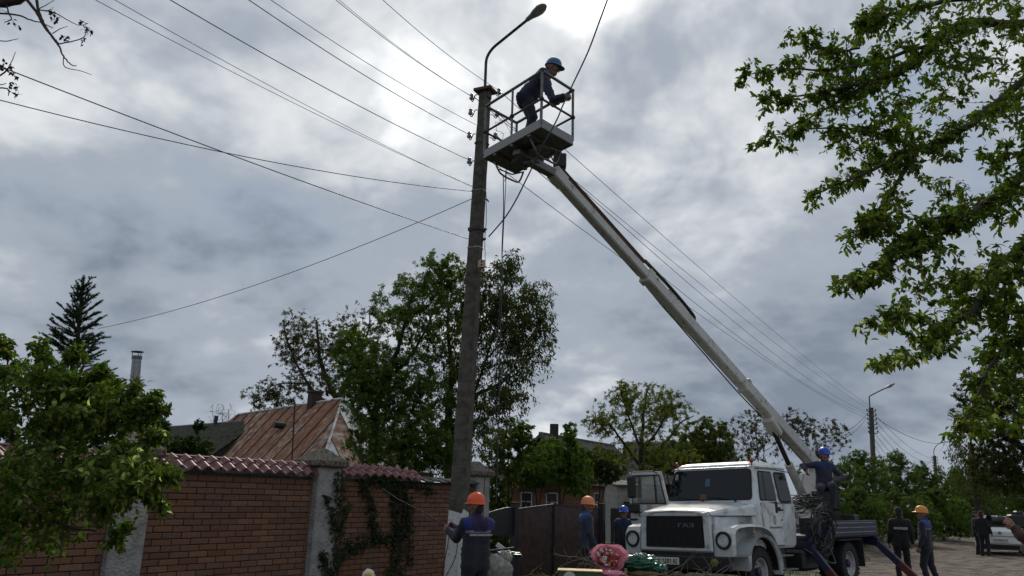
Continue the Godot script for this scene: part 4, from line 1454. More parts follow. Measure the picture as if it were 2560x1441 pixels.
func build_rusty_house() -> void:
	var h := thing("house", "low house with a rusty, peeling sheet metal hip roof", "house")
	var c0 := Vector3(-5.86, 0, -25.2)
	var u := Vector3(-0.64, 0, -0.768).normalized()
	var v := Vector3(0.768, 0, -0.64).normalized()
	var L := 16.0
	var W := 4.3
	var ey := 2.5
	var ry := 5.08
	var inset := 3.0
	var wall := Geo.new()
	var mid := c0 + u * L / 2 + v * W / 2
	wall.box(Vector3(mid.x, 1.22, mid.z), Vector3(L - 0.7, 2.44, W - 0.7), 0.0, Basis(u, Vector3.UP, u.cross(Vector3.UP)))
	part(wall, "wall", M.plaster, h)
	var fascia := Geo.new()
	fascia.beam(c0 + Vector3.UP * (ey - 0.09), c0 + u * L + Vector3.UP * (ey - 0.09), 0.04, 0.14)
	fascia.beam(c0 + Vector3.UP * (ey - 0.09), c0 + v * W + Vector3.UP * (ey - 0.09), 0.04, 0.14)
	part(fascia, "fascia", M.darkwood, h)
	var roof := Geo.new()
	var a := c0 + Vector3.UP * ey
	var b := a + u * L
	var c := b + v * W
	var d := a + v * W
	var r0 := c0 + u * inset + v * W / 2 + Vector3.UP * ry
	var r1 := c0 + u * (L - inset) + v * W / 2 + Vector3.UP * ry
	var dn := Vector3(0, -0.03, 0)
	roof.quad(a + dn, r0 + dn, r1 + dn, b + dn)
	roof.tri(a + dn, d + dn, r0 + dn)
	roof.quad(d + dn, c + dn, r1 + dn, r0 + dn)
	roof.tri(b + dn, r1 + dn, c + dn)
	var rf := part(roof, "roof", M.darkwood, h)
	# the sheets, strip by strip, with standing seams between them
	var faces := [[a, u, L, inset, r0, r1, 1.05], [a, v, W, W / 2, r0, r0, 0.8], [d, u, L, inset, r0, r1, 1.2]]
	for f in faces:
		var o: Vector3 = f[0]
		var dir: Vector3 = f[1]
		var len: float = f[2]
		var ins: float = f[3]
		var n := int(len / f[6])
		var foot: Vector3 = (f[4] as Vector3) - o
		var up: Vector3 = foot - dir * foot.dot(dir)
		var nrm := dir.cross(up).normalized()
		if nrm.y < 0:
			nrm = -nrm
		var rise := func(s): return clampf(minf(s / ins, (len - s) / ins), 0.0, 1.0)
		for k in n:
			var s0 := len * k / n
			var s1 := len * (k + 1) / n
			var cuts := [s0]
			for e in [ins, len - ins]:
				if e > s0 + 0.01 and e < s1 - 0.01:
					cuts.append(e)
			cuts.append(s1)
			var g := Geo.new()
			var lift := nrm * rr(0.0, 0.012)
			for q in cuts.size() - 1:
				var t0: float = rise.call(cuts[q])
				var t1: float = rise.call(cuts[q + 1])
				var p0: Vector3 = o + dir * cuts[q] + lift
				var p1: Vector3 = o + dir * cuts[q + 1] + lift
				# sheets lap twice on the way up, so each slope has shallow steps
				for st in 3:
					var l0 := st / 3.0
					var l1 := (st + 1) / 3.0
					var ls := nrm * 0.003 * (2 - st)
					var A: Vector3 = p0 + up * minf(l0, t0) + ls
					var B: Vector3 = p1 + up * minf(l0, t1) + ls
					var C: Vector3 = p1 + up * minf(l1, t1) + ls
					var D: Vector3 = p0 + up * minf(l1, t0) + ls
					if dir.cross(up).dot(nrm) > 0:
						g.quad(A, B, C, D)
					else:
						g.quad(B, A, D, C)
			part(g, "roof_sheet", M.peeled if (dir == v and k % 2 == 0) else M.rust[3 if (k < 2 or dir == v) else [0, 0, 1, 2][rng.randi() % 4]], rf)
			if k > 0:
				var t: float = rise.call(s0)
				var sm := Geo.new()
				sm.beam(o + dir * s0 + nrm * 0.02, o + dir * s0 + up * t + nrm * 0.02, 0.018, 0.05, nrm)
				part(sm, "seam", M.rustysteel, rf)
	for e in [[a, r0], [b, r1], [r0, r1], [d, r0]]:
		var cp := Geo.new()
		cp.tube([e[0] + Vector3(0, 0.03, 0), e[1] + Vector3(0, 0.04, 0)], 0.045, 6)
		part(cp, "ridge_cap", M.peeled, rf)
	var ch := Geo.new()
	var cp0 := c0 + u * 5.3 + v * (W / 2) + Vector3.UP * ry
	ch.box(cp0 + Vector3(0, 0.05, 0), Vector3(0.42, 0.75, 0.42), 0.02, Basis(u, Vector3.UP, u.cross(Vector3.UP)))
	ch.box(cp0 + Vector3(0, 0.44, 0), Vector3(0.5, 0.1, 0.5), 0.02, Basis(u, Vector3.UP, u.cross(Vector3.UP)))
	part(ch, "chimney", M.sootbrick, rf)
	var dm := Geo.new()
	var dp := on_plane(712, 1066, a, u.cross(r0 - a).normalized())
	dm.tube([dp, dp + Vector3(0, 0.05, 0.0) - Vector3(0.35, 0.02, -0.28)], 0.13, 10)
	part(dm, "roof_vent", M.darksteel, rf)
	# aerial mast in front of the eave
	var mast := thing("aerial_mast", "thin dark aerial mast standing before the rusty roof", "mast", at(726, 1300, 22.0) * Vector3(1, 0, 1))
	var mg := Geo.new()
	var bt := mast.position
	var tp := at(737, 1006, 22.0) - bt
	mg.tube([Vector3(0, 0, 0), tp], 0.022, 6)
	part(mg, "pole", M.darksteel, mast)
	for k in 4:
		var rg := Geo.new()
		var c1 := tp * (0.985 - 0.06 * k)
		rg.tube([c1 + Vector3(-0.14 + 0.02 * k, 0, 0.05), c1 + Vector3(0.14 - 0.02 * k, 0.01, -0.05)], 0.008, 5)
		part(rg, "rod", M.darksteel, mast)


func build_mossy_house() -> void:
	var h := thing("house", "house with a dark mossy slate roof behind the garden shrub", "house")
	var r0 := aty(395, 1072, 4.5)
	var r1 := aty(655, 1052, 4.7)
	var along := (r1 - r0) * Vector3(1, 0, 1)
	var ud := along.normalized()
	var out := Vector3(-ud.z, 0, ud.x)
	if out.z < 0:
		out = -out
	var fall := out * 3.4 + Vector3(0, -2.3, 0)
	var w := Geo.new()
	var mid := (r0 + r1) / 2
	w.box(Vector3(mid.x, 1.15, mid.z), Vector3(along.length() - 0.6, 2.3, 5.6), 0.0, Basis(ud, Vector3.UP, ud.cross(Vector3.UP)))
	part(w, "wall", M.plaster, h)
	var base := Geo.new()
	var dn := Vector3(0, -0.06, 0)
	var back := -out * 3.4 + Vector3(0, -2.3, 0)
	base.quad(r0 + fall + dn, r1 + fall + dn, r1 + dn, r0 + dn)
	base.quad(r1 + back + dn, r0 + back + dn, r0 + dn, r1 + dn)
	base.tri(r0 + fall + dn, r0 + dn, r0 + back + dn)
	base.tri(r1 + fall + dn, r1 + back + dn, r1 + dn)
	var rf := part(base, "roof", M.darkwood, h)
	corrugated(rf, r0 + fall, r1 - r0, -fall, 9, 3, M.mossy)
	var rc := Geo.new()
	rc.tube([r0, r1], 0.07, 6)
	part(rc, "ridge_cap", M.slate, rf)
	var pp := Geo.new()
	var q := aty(538, 1060, 4.6)
	pp.tube([q, q + Vector3(0, 0.35, 0)], 0.09, 8)
	part(pp, "flue", M.darksteel, rf)
	# tall metal chimney pipe with a cap on three legs
	var p := thing("chimney_pipe", "tall grey metal chimney pipe with a raised cap", "chimney")
	var d := 17.0
	var bt := at(318, 1120, d)
	var tp := at(342, 892, d)
	var g := Geo.new()
	g.tube([Vector3(bt.x - 0.1, 0, bt.z), bt, tp], 0.095, 14)
	part(g, "pipe", M.galv, p)
	var cl := Geo.new()
	cl.tube([tp - (tp - bt).normalized() * 0.06, tp + (tp - bt).normalized() * 0.01], 0.108, 14)
	part(cl, "collar", M.steel, p)
	var ax := (tp - bt).normalized()
	var cap := Geo.new()
	cap.tube([tp + ax * 0.1, tp + ax * 0.108], 0.13, 16)
	part(cap, "cap", M.darksteel, p)
	for k in 3:
		var lg := Geo.new()
		var o := Vector3(cos(k * 2.1 + 0.3), 0, sin(k * 2.1 + 0.3))
		lg.tube([tp + o * 0.09, tp + o * 0.1 + ax * 0.05, tp + o * 0.115 + ax * 0.103], 0.008, 5)
		part(lg, "cap_leg", M.darksteel, p)
	var st := Geo.new()
	st.tube([tp + Vector3(0.1, -0.1, 0), bt + Vector3(0.16, 0.3, 0)], 0.005, 4)
	part(st, "stay_wire", M.wire, p)


func build_brick_house() -> void:
	var h := thing("house", "brick house with white windows and a grey slate gable roof", "house")
	var A := Vector3(1.9, 5.0, -42.0)
	var gd := ACROSS                      # along the gable, to the right and nearer
	var hw := 2.5
	var ey := 2.75
	var len := 10.0
	var g := Geo.new()
	g.xf = Transform3D(Basis(gd, Vector3.UP, gd.cross(Vector3.UP)), Vector3(A.x, 0, A.z))
	g.extrude(PackedVector2Array([Vector2(-hw, 0), Vector2(hw, 0), Vector2(hw, ey), Vector2(0, A.y - 0.1), Vector2(-hw, ey)]), -0.3)
	var wall := part(g, "wall", M.oldbricks[0], h)
	for k in 26:
		# soldier courses and odd darker bricks stand out at this distance only as patches of a few bricks
		var q := Geo.new()
		q.xf = g.xf
		q.box(Vector3(rr(-2.3, 2.3), 0.3 + 0.075 * int(rr(0, 30)), 0.003), Vector3(0.26 * (1 + rng.randi() % 4), 0.068, 0.01))
		part(q, "brick_patch", M.oldbricks[1 + rng.randi() % 3], wall)
	var sd := Geo.new()
	var rc := Vector3(A.x, 0, A.z) + gd * hw
	sd.xf = Transform3D(Basis(STREET, Vector3.UP, STREET.cross(Vector3.UP)), rc + STREET * 0.3)
	sd.box(Vector3(len / 2, ey / 2, -0.15), Vector3(len, ey, 0.3))
	part(sd, "wall", M.oldbricks[2], h)
	for x in [-0.95, 0.55]:
		window_part(h, g.xf * Vector3(x, 1.42, 0.0), gd, 0.62, 1.15)
	for x in [0.9, 2.4]:
		window_part(h, sd.xf * Vector3(x, 1.5, 0.0), STREET, 0.7, 1.1)
	for x in [-0.95, 0.55]:
		var lt := Geo.new()
		lt.xf = g.xf
		lt.box(Vector3(x, 2.12, 0.02), Vector3(1.0, 0.16, 0.05))
		part(lt, "lintel", M.darkpaint, h)
	var over := 0.45
	var rf := Node3D.new()
	rf.name = "roof"
	h.add_child(rf)
	var slope := gd * (hw + 0.4) + Vector3.DOWN * (A.y - ey + 0.35)
	var apex := A - STREET * over
	corrugated(rf, apex + slope, STREET * len, -slope, 9, 2, M.slate)
	var slope2 := -gd * (hw + 0.4) + Vector3.DOWN * (A.y - ey + 0.35)
	corrugated(rf, apex + slope2, STREET * len, -slope2, 9, 2, M.slate)
	for s in [slope, slope2]:
		var bb := Geo.new()
		bb.beam(apex + s + Vector3.DOWN * 0.08, apex + Vector3.DOWN * 0.08, 0.03, 0.16)
		part(bb, "verge_board", M.wood, rf)
	var ridge := Geo.new()
	ridge.tube([apex + Vector3.UP * 0.03, apex + STREET * len + Vector3.UP * 0.03], 0.08, 6)
	part(ridge, "ridge_cap", M.slate, rf)
	var ch := Geo.new()
	ch.box(A + STREET * 1.2 + Vector3.UP * 0.2, Vector3(0.45, 0.9, 0.45), 0.02)
	part(ch, "chimney", M.sootbrick, rf)
	# pent roof across the gable
	var o := g.xf * Vector3(-hw - 1.4, 2.55, 1.0)
	var pr := Node3D.new()
	pr.name = "pent_roof"
	h.add_child(pr)
	corrugated(pr, o, gd * (hw * 2 + 0.6), Vector3.UP * 0.75 - gd.cross(Vector3.UP) * 1.05, 5, 1, M.slate)
	# white shed beside it and a further house behind the trees
	var s := thing("shed", "white painted shed at the corner of the brick house", "shed", base_at(1552, 34.0))
	var sb := Geo.new()
	sb.box(Vector3(0, 1.2, 0), Vector3(0.9, 2.3, 1.6), 0.01, Basis(Vector3.UP, 0.2))
	part(sb, "wall", M.plaster, s)
	var sr := Geo.new()
	sr.box(Vector3(0, 2.45, 0), Vector3(1.1, 0.06, 1.9), 0.01, Basis(Vector3.UP, 0.2) * Basis(Vector3.RIGHT, 0.12))
	part(sr, "roof", M.slate, s)
	var dr := Geo.new()
	dr.box(Vector3(0.2, 0.85, 0.81), Vector3(0.4, 1.7, 0.04), 0.005, Basis(Vector3.UP, 0.2))
	part(dr, "door", M.darkwood, s)
	var far := thing("house", "grey slate roofed house half hidden behind garden trees", "house")
	var f0 := at(1560, 1108, 50.0)
	var f1 := at(1828, 1107, 50.0)
	var fw := Geo.new()
	fw.box((f0 + f1) / 2 * Vector3(1, 0, 1) + Vector3(0, 1.4, -2.5), Vector3(6.4, 2.8, 5.0))
	part(fw, "wall", M.oldbricks[3], far)
	var frf := Node3D.new()
	frf.name = "roof"
	far.add_child(frf)
	var fl := Vector3(0, -2.6, 2.9)
	corrugated(frf, f0 + fl, f1 - f0, -fl, 6, 2, M.slate)
	var fb := Geo.new()
	fb.quad(f1 + Vector3(0, -2.6, -3), f0 + Vector3(0, -2.6, -3), f0, f1)
	part(fb, "back_slope", M.slate, frf)
	var frc := Geo.new()
	frc.tube([f0 + Vector3.UP * 0.03, f1 + Vector3.UP * 0.03], 0.07, 6)
	part(frc, "ridge_cap", M.whitewood, frf)
	# dark picket fence past the gate
	var pf := thing("picket_fence", "dark picket fence behind the worker at the truck door", "fence")
	for k in 16:
		var pg := Geo.new()
		var q := base_at(1528 + 3.6 * k, 24.0)
		pg.extrude(PackedVector2Array([Vector2(-0.022, 0.1), Vector2(0.022, 0.1), Vector2(0.022, 1.5), Vector2(0, 1.56), Vector2(-0.022, 1.5)]), 0.02)
		part(pg, "picket", M.darkwood, pf).position = q
	for y in [0.4, 1.2]:
		var rl := Geo.new()
		rl.beam(base_at(1526, 24.05) + Vector3(0, y, -0.05), base_at(1586, 24.05) + Vector3(0, y, -0.05), 0.03, 0.07)
		part(rl, "rail", M.darkwood, pf)


# ------------------------------------------------------------------ poles and wires
func z1(x: float, y: float, d: float) -> Vector3:
	return at(1060.0 + x / 3.002, y / 3.002, d)


func insulator(parent: Node3D, from: Vector3, to: Vector3) -> void:
	# a swan-neck hook out of the pole and the bell insulator on it
	var side := (to - from)
	side.y = 0
	var hk := Geo.new()
	var low := to + Vector3(0, -0.075, 0)
	hk.tube(wiggle([from, from + side * 0.35, low + Vector3(0, -0.02, 0) - side * 0.25, low, to], 4, 0.0), 0.009, 6)
	var h := part(hk, "insulator_hook", M.darksteel, parent)
	var g := Geo.new()
	g.xf = Transform3D(Basis(), to + Vector3(0, -0.03, 0))
	g.lathe([Vector2(0.0, -0.02), Vector2(0.042, -0.022), Vector2(0.045, 0.0), Vector2(0.036, 0.02), Vector2(0.03, 0.035), Vector2(0.036, 0.05), Vector2(0.032, 0.07), Vector2(0.018, 0.084), Vector2(0.0, 0.088)], 12)
	part(g, "insulator", M.insulator, h)


func build_pole() -> void:
	var D := 12.6
	var b := at(1150, 1225, D)
	var t := at(1213, 232, D)
	var ax := (t - b).normalized()
	var foot := b - ax * (b.y / ax.y)
	var p := thing("lamp_pole", "tall grey concrete utility pole with street lamp and whitewashed foot", "pole", foot)
	var len := foot.distance_to(t)
	var turn := Basis(Vector3.UP, -0.42)
	var sec := func(y, grow):
		var k: float = y / len
		var w: float = lerpf(0.132, 0.092, k) + grow
		var d: float = lerpf(0.115, 0.082, k) + grow
		var c := 0.022
		var r := []
		for q in [[w - c, d], [w, d - c], [w, -d + c], [w - c, -d], [-w + c, -d], [-w, -d + c], [-w, d - c], [-w + c, d]]:
			r.append(ax * y + turn * Vector3(q[0] + rr(-0.004, 0.004), 0, q[1] + rr(-0.004, 0.004)))
		return r
	var g := Geo.new()
	var rings := []
	var n := 44
	for i in n + 1:
		rings.append(sec.call(len * i / n, 0.0))
	g.loft(rings, true, false)
	part(g, "shaft", M.concrete, p)
	var ww := Geo.new()
	rings = []
	for i in 7:
		var r: Array = sec.call(0.0 + 1.56 * i / 6.0, 0.006)
		if i == 6:
			for k in r.size():
				r[k] += ax * rr(-0.05, 0.03)
		rings.append(r)
	ww.loft(rings, false, false)
	part(ww, "whitewash", M.whitewash, p)
	var cap := Geo.new()
	cap.box(ax * (len + 0.03), Vector3(0.34, 0.06, 0.3), 0.01, turn * Basis(Vector3.RIGHT, 0.05))
	cap.box(ax * (len - 0.06) + turn * Vector3(0.1, 0, 0.02), Vector3(0.03, 0.16, 0.12), 0.004, turn)
	part(cap, "cap_plate", M.rustysteel, p)
	# lamp bracket and lamp
	var l0 := at(1215, 225, D + 0.05) - foot
	var bend := at(1216, 140, D + 0.05) - foot
	var hd := at(1318, 50, D - 0.35) - foot
	var tip := at(1366, 12, D - 0.52) - foot
	var br := Geo.new()
	var turn_in := bend - ax * 0.14
	var turn_out := bend + (hd - bend).normalized() * 0.22 + ax * 0.05
	var arc := [l0 - ax * 0.9, turn_in]
	for i in range(1, 8):
		var u := i / 8.0
		arc.append(turn_in.lerp(bend + ax * 0.05, u).lerp((bend + ax * 0.05).lerp(turn_out, u), u))
	arc.append_array([turn_out, hd])
	br.tube(arc, 0.026, 10)
	part(br, "lamp_bracket", M.black, p)
	var dir := (tip - hd).normalized()
	var lx := dir.cross(Vector3.UP).normalized()
	var ly := lx.cross(dir)
	var hl := hd.distance_to(tip)
	var lamp := Geo.new()
	var lr := []
	for q in [[-0.05, 0.03, 0.03], [0.0, 0.045, 0.042], [0.22, 0.06, 0.05], [0.42, 0.1, 0.058], [0.66, 0.125, 0.06], [0.85, 0.1, 0.052], [0.96, 0.055, 0.035], [1.0, 0.012, 0.012]]:
		var r := []
		for k in 14:
			var a := TAU * k / 14.0
			r.append(hd + dir * hl * q[0] + lx * cos(a) * q[1] + ly * sin(a) * q[2] * (1.0 if sin(a) > 0 else 0.55))
		lr.append(r)
	lr.reverse()
	lamp.loft(lr, true, true)
	var lm := part(lamp, "lamp_head", M.lamphead, p)
	var gl := Geo.new()
	lr = []
	for q in [[0.42, 0.06], [0.5, 0.085], [0.68, 0.1], [0.84, 0.075], [0.9, 0.04]]:
		lr.append([hd + dir * hl * q[0] - lx * q[1] - ly * 0.036, hd + dir * hl * q[0] + lx * q[1] - ly * 0.036])
	for i in 4:
		gl.quad(lr[i][1], lr[i][0], lr[i + 1][0], lr[i + 1][1])
	part(gl, "lamp_glass", M.lens, lm)
	# insulators
	for q in [[400, 715, 358, 725], [402, 828, 350, 838], [388, 1008, 340, 1012], [378, 1210, 340, 1205], [512, 690, 563, 685], [500, 862, 548, 850], [492, 1035, 535, 1018]]:
		insulator(p, z1(q[0], q[1], D) - foot, z1(q[2], q[3], D) - foot)
	# bands, clamps and the junction box
	var band := func(py, h, grow, m, called):
		var y := (at(1200, py, D) - foot).dot(ax)
		var bg := Geo.new()
		var rr2 := []
		for i in 2:
			rr2.append(sec.call(y - h / 2 + h * i, grow))
		bg.loft(rr2, true, false)
		part(bg, called, m, p)
	band.call(576, 0.05, 0.02, M.darksteel, "clamp_band")
	band.call(622, 0.018, 0.008, M.galv, "steel_strap")
	band.call(479, 0.015, 0.008, M.galv, "steel_strap")
	band.call(360, 0.03, 0.012, M.darksteel, "clamp_band")
	for q in [[1217, 574, 1206, 576, 0.022], [1214, 597, 1203, 604, 0.024], [1222, 505, 1212, 496, 0.014], [1172, 578, 1180, 578, 0.02]]:
		var c := Geo.new()
		c.tube([at(q[2], q[3], D - 0.15) - foot, at((q[0] + q[2]) / 2.0, (q[1] + q[3]) / 2.0 - 2, D - 0.16) - foot, at(q[0], q[1], D - 0.15) - foot], [q[4] * 0.7, q[4], q[4] * 0.8], 7)
		part(c, "cable_clamp", M.darksteel, p)
	var jb := Geo.new()
	var jc := at(1204, 661, D - 0.2) - foot
	var jbb := turn * Basis(Vector3.UP, 0.75)
	jb.box(jc, Vector3(0.1, 0.13, 0.12), 0.006, jbb)
	var jn := part(jb, "junction_box", M.beige, p)
	for k in 2:
		var e := Geo.new()
		e.box(jc + jbb * Vector3(-0.02, 0.03 - 0.055 * k, 0.062), Vector3(0.028, 0.028, 0.012), 0.004, jbb)
		part(e, "cable_gland", M.darksteel, jn)
		var s := Geo.new()
		s.box(jc + jbb * Vector3(0.055, 0, 0.03 - 0.06 * k), Vector3(0.006, 0.132, 0.006), 0.001, jbb)
		part(s, "cover_edge", M.wood, jn)
	# thin service cables running down the face
	for path in [[[1178, 610], [1186, 640], [1178, 700], [1180, 780], [1196, 850]], [[1200, 690], [1196, 760], [1180, 850], [1200, 950]], [[1215, 480], [1216, 540], [1212, 600], [1213, 650]]]:
		var cg := Geo.new()
		var pts := []
		for q in path:
			pts.append(at(q[0], q[1], D - 0.2) - foot)
		cg.tube(wiggle(pts, 5, 0.004), 0.006, 5)
		part(cg, "service_cable", M.cable, p)


func wire(label: String, a: Vector3, b: Vector3, sag: float, r: float, group := "", m: Material = null) -> void:
	var g := Geo.new()
	var pts := []
	var n := 20
	for i in n + 1:
		var t := float(i) / n
		pts.append(a.lerp(b, t) - Vector3.UP * sag * 4 * t * (1 - t))
	g.tube(pts, r * 0.72, 5)
	single(g, "wire", m if m else M.cable, label, "wire", Vector3.ZERO, group)


func hung(label: String, path: Array, depths: Array, r: float, called := "cable", group := "") -> void:
	var pts := []
	for i in path.size():
		pts.append(at(path[i][0], path[i][1], depths[i]))
	var g := Geo.new()
	g.tube(wiggle(pts, 6, 0.0), r, 6)
	single(g, called, M.cable, label, "cable", Vector3.ZERO, group)


func build_wires() -> void:
	var D := 12.6
	var side := STREET.cross(Vector3.UP)
	var left := "line wires running up over the photographer from the lamp pole"
	var up := func(label, ix, iy, ex, r):
		# from an insulator back along the street: the wire lies in the upright plane along the street through that insulator
		var a := at(ix, iy, D)
		var e := on_plane(ex, -8, a, side)
		var dir := (e - a)
		wire(label, a, a + dir * 1.25 + Vector3(0, 0.12, 0), 0.12, r, left)
	up.call("line wire tied to the lowest left insulator of the lamp pole", 1173, 400, 405, 0.0085)
	up.call("line wire tied to the third left insulator of the lamp pole", 1172, 336, 605, 0.0085)
	up.call("line wire ending on the pole face between two left insulators", 1190, 312, 660, 0.0065)
	up.call("thicker line wire tied to the top left insulator of the lamp pole", 1178, 240, 826, 0.007)
	up.call("thin wire running beside the top left insulator's line wire", 1190, 248, 834, 0.005)
	up.call("line wire tied to the top right insulator of the lamp pole", 1247, 226, 945, 0.007)
	up.call("thin paired wire fixed below the insulators of the lamp pole", 1183, 466, 215, 0.005)
	up.call("second thin paired wire fixed below the insulators of the lamp pole", 1186, 470, 265, 0.005)
	# drops to the houses
	wire("black service drop from the lamp pole's steel clamp to the bare branches", at(1172, 598, D), at(-30, 155, 7.0), 0.05, 0.009, "service drops")
	wire("service drop from the lamp pole strap to outside the picture beside the bare branches", at(1182, 479, D), at(-30, 243, 7.5), 0.14, 0.008, "service drops")
	wire("thin service drop from the lamp pole to the young spruce", at(1178, 498, D), at(245, 822, 19.0), 0.25, 0.009, "service drops")
	# onward to the next pole
	var on := "line wires from the lamp pole to the next pole along the street"
	for q in [["topmost onward line wire starting at the top right insulator", 1247, 226, 2172, 1014, 0.3, 0.009], ["onward line wire starting at the top left insulator", 1182, 240, 2164, 1018, 0.35, 0.009], ["onward line wire starting at the second right insulator", 1243, 282, 2166, 1030, 0.75, 0.01], ["onward line wire starting at the third right insulator", 1238, 337, 2166, 1034, 0.85, 0.01], ["lowest onward line wire starting under the insulators", 1222, 400, 2172, 1048, 0.5, 0.009]]:
		wire(q[0], at(q[1], q[2], D), at(q[3], q[4], 58.0), q[5], q[6], on)
	# the cable that the crew is hanging
	hung("loose black cable hanging from the worker's hands in the lift basket", [[1524, -15], [1500, 50], [1470, 130], [1430, 215], [1408, 262], [1392, 300], [1360, 360], [1320, 440], [1290, 500], [1262, 545], [1222, 592]], [9.0, 9.6, 10.3, 10.75, 10.75, 10.6, 10.6, 11.0, 11.6, 12.1, 12.5], 0.011)
	hung("black cable dangling straight down from under the lift basket", [[1258, 440], [1259, 520], [1255, 620], [1256, 700], [1250, 850], [1248, 1000], [1246, 1100], [1240, 1260]], [11.9, 11.9, 11.9, 11.9, 11.9, 11.9, 11.9, 11.8], 0.008)
	hung("thin cable hanging in front of the wall pillar beside the lamp pole", [[1262, 455], [1264, 470], [1230, 1100], [1212, 1200], [1208, 1300]], [12.2, 12.2, 12.3, 12.3, 12.3], 0.006)


func far_pole(px: float, top_py: float, depth: float, label: String, arm: Array, straight: bool) -> Node3D:
	var t := at(px, top_py, depth)
	var f := base_at(px + 6, depth)
	var p := thing("lamp_pole", label, "pole", f, "distant lamp poles along the street")
	var g := Geo.new()
	var top := t - f
	g.beam(Vector3.ZERO, top, 0.26, 0.24, Vector3.BACK)
	part(g, "shaft", M.concrete, p)
	var a := Geo.new()
	var pts := []
	for q in arm:
		pts.append(at(q[0], q[1], depth) - f)
	a.tube(wiggle(pts, 3 if straight else 6, 0.0), 0.045, 7)
	part(a, "lamp_bracket", M.black, p)
	var h := Geo.new()
	var e: Vector3 = pts[-1]
	var dr := (e - (pts[-2] as Vector3)).normalized()
	h.tube([e - dr * 0.1, e + dr * 0.35, e + dr * 0.75], [0.05, 0.13, 0.04], 8)
	part(h, "lamp_head", M.lamphead, p)
	for k in 6:
		var y := 0.25 + 0.32 * k
		for s in [-1, 1]:
			var ig := Geo.new()
			ig.tube([top + Vector3(0, -y, 0), top + Vector3(0.3 * s, -y - 0.03, 0), top + Vector3(0.32 * s, -y + 0.14, 0)], [0.03, 0.03, 0.07], 6)
			part(ig, "insulator_hook", M.darksteel, p)
	return p


func build_far_poles() -> void:
	far_pole(2178, 1020, 58.0, "distant concrete lamp pole with an angled lamp arm, nearer of two", [[2176, 1025], [2174, 995], [2180, 988], [2216, 970]], true)
	far_pole(2337, 1140, 95.0, "distant lamp pole with a curved lamp arm, farther of two", [[2336, 1140], [2336, 1125], [2345, 1112], [2360, 1106], [2376, 1105]], false)
	far_pole(2377, 1180, 130.0, "farthest bare lamp pole beyond the curved lamp", [[2377, 1182], [2377, 1176], [2379, 1172]], true)
	var grp := "wires fanning out between the distant lamp poles"
	for k in 7:
		wire("thin distant wire on the %s hook down the nearer distant pole" % ["top", "second", "third", "fourth", "fifth", "sixth", "lowest"][k], at(2183, 1030 + k * 16, 58.0), at(2337, 1146 + k * 9, 95.0), 0.8 + 0.25 * k, 0.02, grp)
	wire("distant wire from the nearer distant pole to the curved lamp's arm", at(2186, 1042, 58.0), at(2378, 1104, 95.0), 0.9, 0.028)
	wire("upper wire of a pair from the nearer distant pole down to the bare trees", at(2166, 1038, 58.0), at(2060, 1090, 45.0), 0.4, 0.025, "drops from the nearer distant pole")
	wire("lower wire of a pair from the nearer distant pole down to the bare trees", at(2168, 1044, 58.0), at(2060, 1105, 45.0), 0.5, 0.025, "drops from the nearer distant pole")
	wire("dark sagging cable from the curved distant lamp's pole towards the hedge", at(2334, 1143, 95.0), at(2250, 1188, 70.0), 0.6, 0.03)


# ------------------------------------------------------------------ the lift truck: x to its left side, y up, z forward
var truck_xf := Transform3D(Basis(Vector3.UP, -0.776) * Basis(Vector3.RIGHT, 0.003) * Basis(Vector3.BACK, 0.036), Vector3(3.85, 0.02, -15.917))


func round_rect(y: float, x: float, zf: float, zr: float, r: float, k := 4) -> Array:
	var out := []
	for q in [[1, -1, 0.0], [-1, -1, 0.5], [-1, 1, 1.0], [1, 1, 1.5]]:
		var cz: float = (zr + r) if q[1] < 0 else (zf - r)
		var cx: float = q[0] * (x - r)
		# counter-clockwise from above: +x, rear, -x, front
		for i in k + 1:
			var a: float = PI * (q[2] + 0.5 * i / k)
			out.append(Vector3(cx + r * cos(a), y, cz - r * sin(a)))
	return out


func round_poly(pts: Array, r: float, k := 4) -> PackedVector2Array:
	var out := PackedVector2Array()
	var n := pts.size()
	for i in n:
		var p: Vector2 = pts[i]
		var a: Vector2 = pts[(i + n - 1) % n]
		var b: Vector2 = pts[(i + 1) % n]
		var pa := p + (a - p).normalized() * r
		var pb := p + (b - p).normalized() * r
		for j in k + 1:
			var t := float(j) / k
			out.append(pa.lerp(p, t).lerp(p.lerp(pb, t), t))
	return out


func glazing(parent: Node3D, fr: Transform3D, poly: Array, r: float, called := "window", pane: Material = null, seal := 0.022) -> Node3D:
	# a rubber seal and a pane set on it
	var s := Geo.new()
	s.xf = fr
	var big := []
	var c := Vector2.ZERO
	for p in poly:
		c += p / poly.size()
	for p in poly:
		big.append(p + (p - c).normalized() * seal * 1.35)
	s.extrude(round_poly(big, r + seal), 0.012, 0.004)
	var o := part(s, called, M.rubber, parent)
	var g := Geo.new()
	g.xf = fr
	g.extrude(round_poly(poly, r), 0.016, 0.002)
	part(g, "pane", pane if pane else M.darkglass, o)
	return o


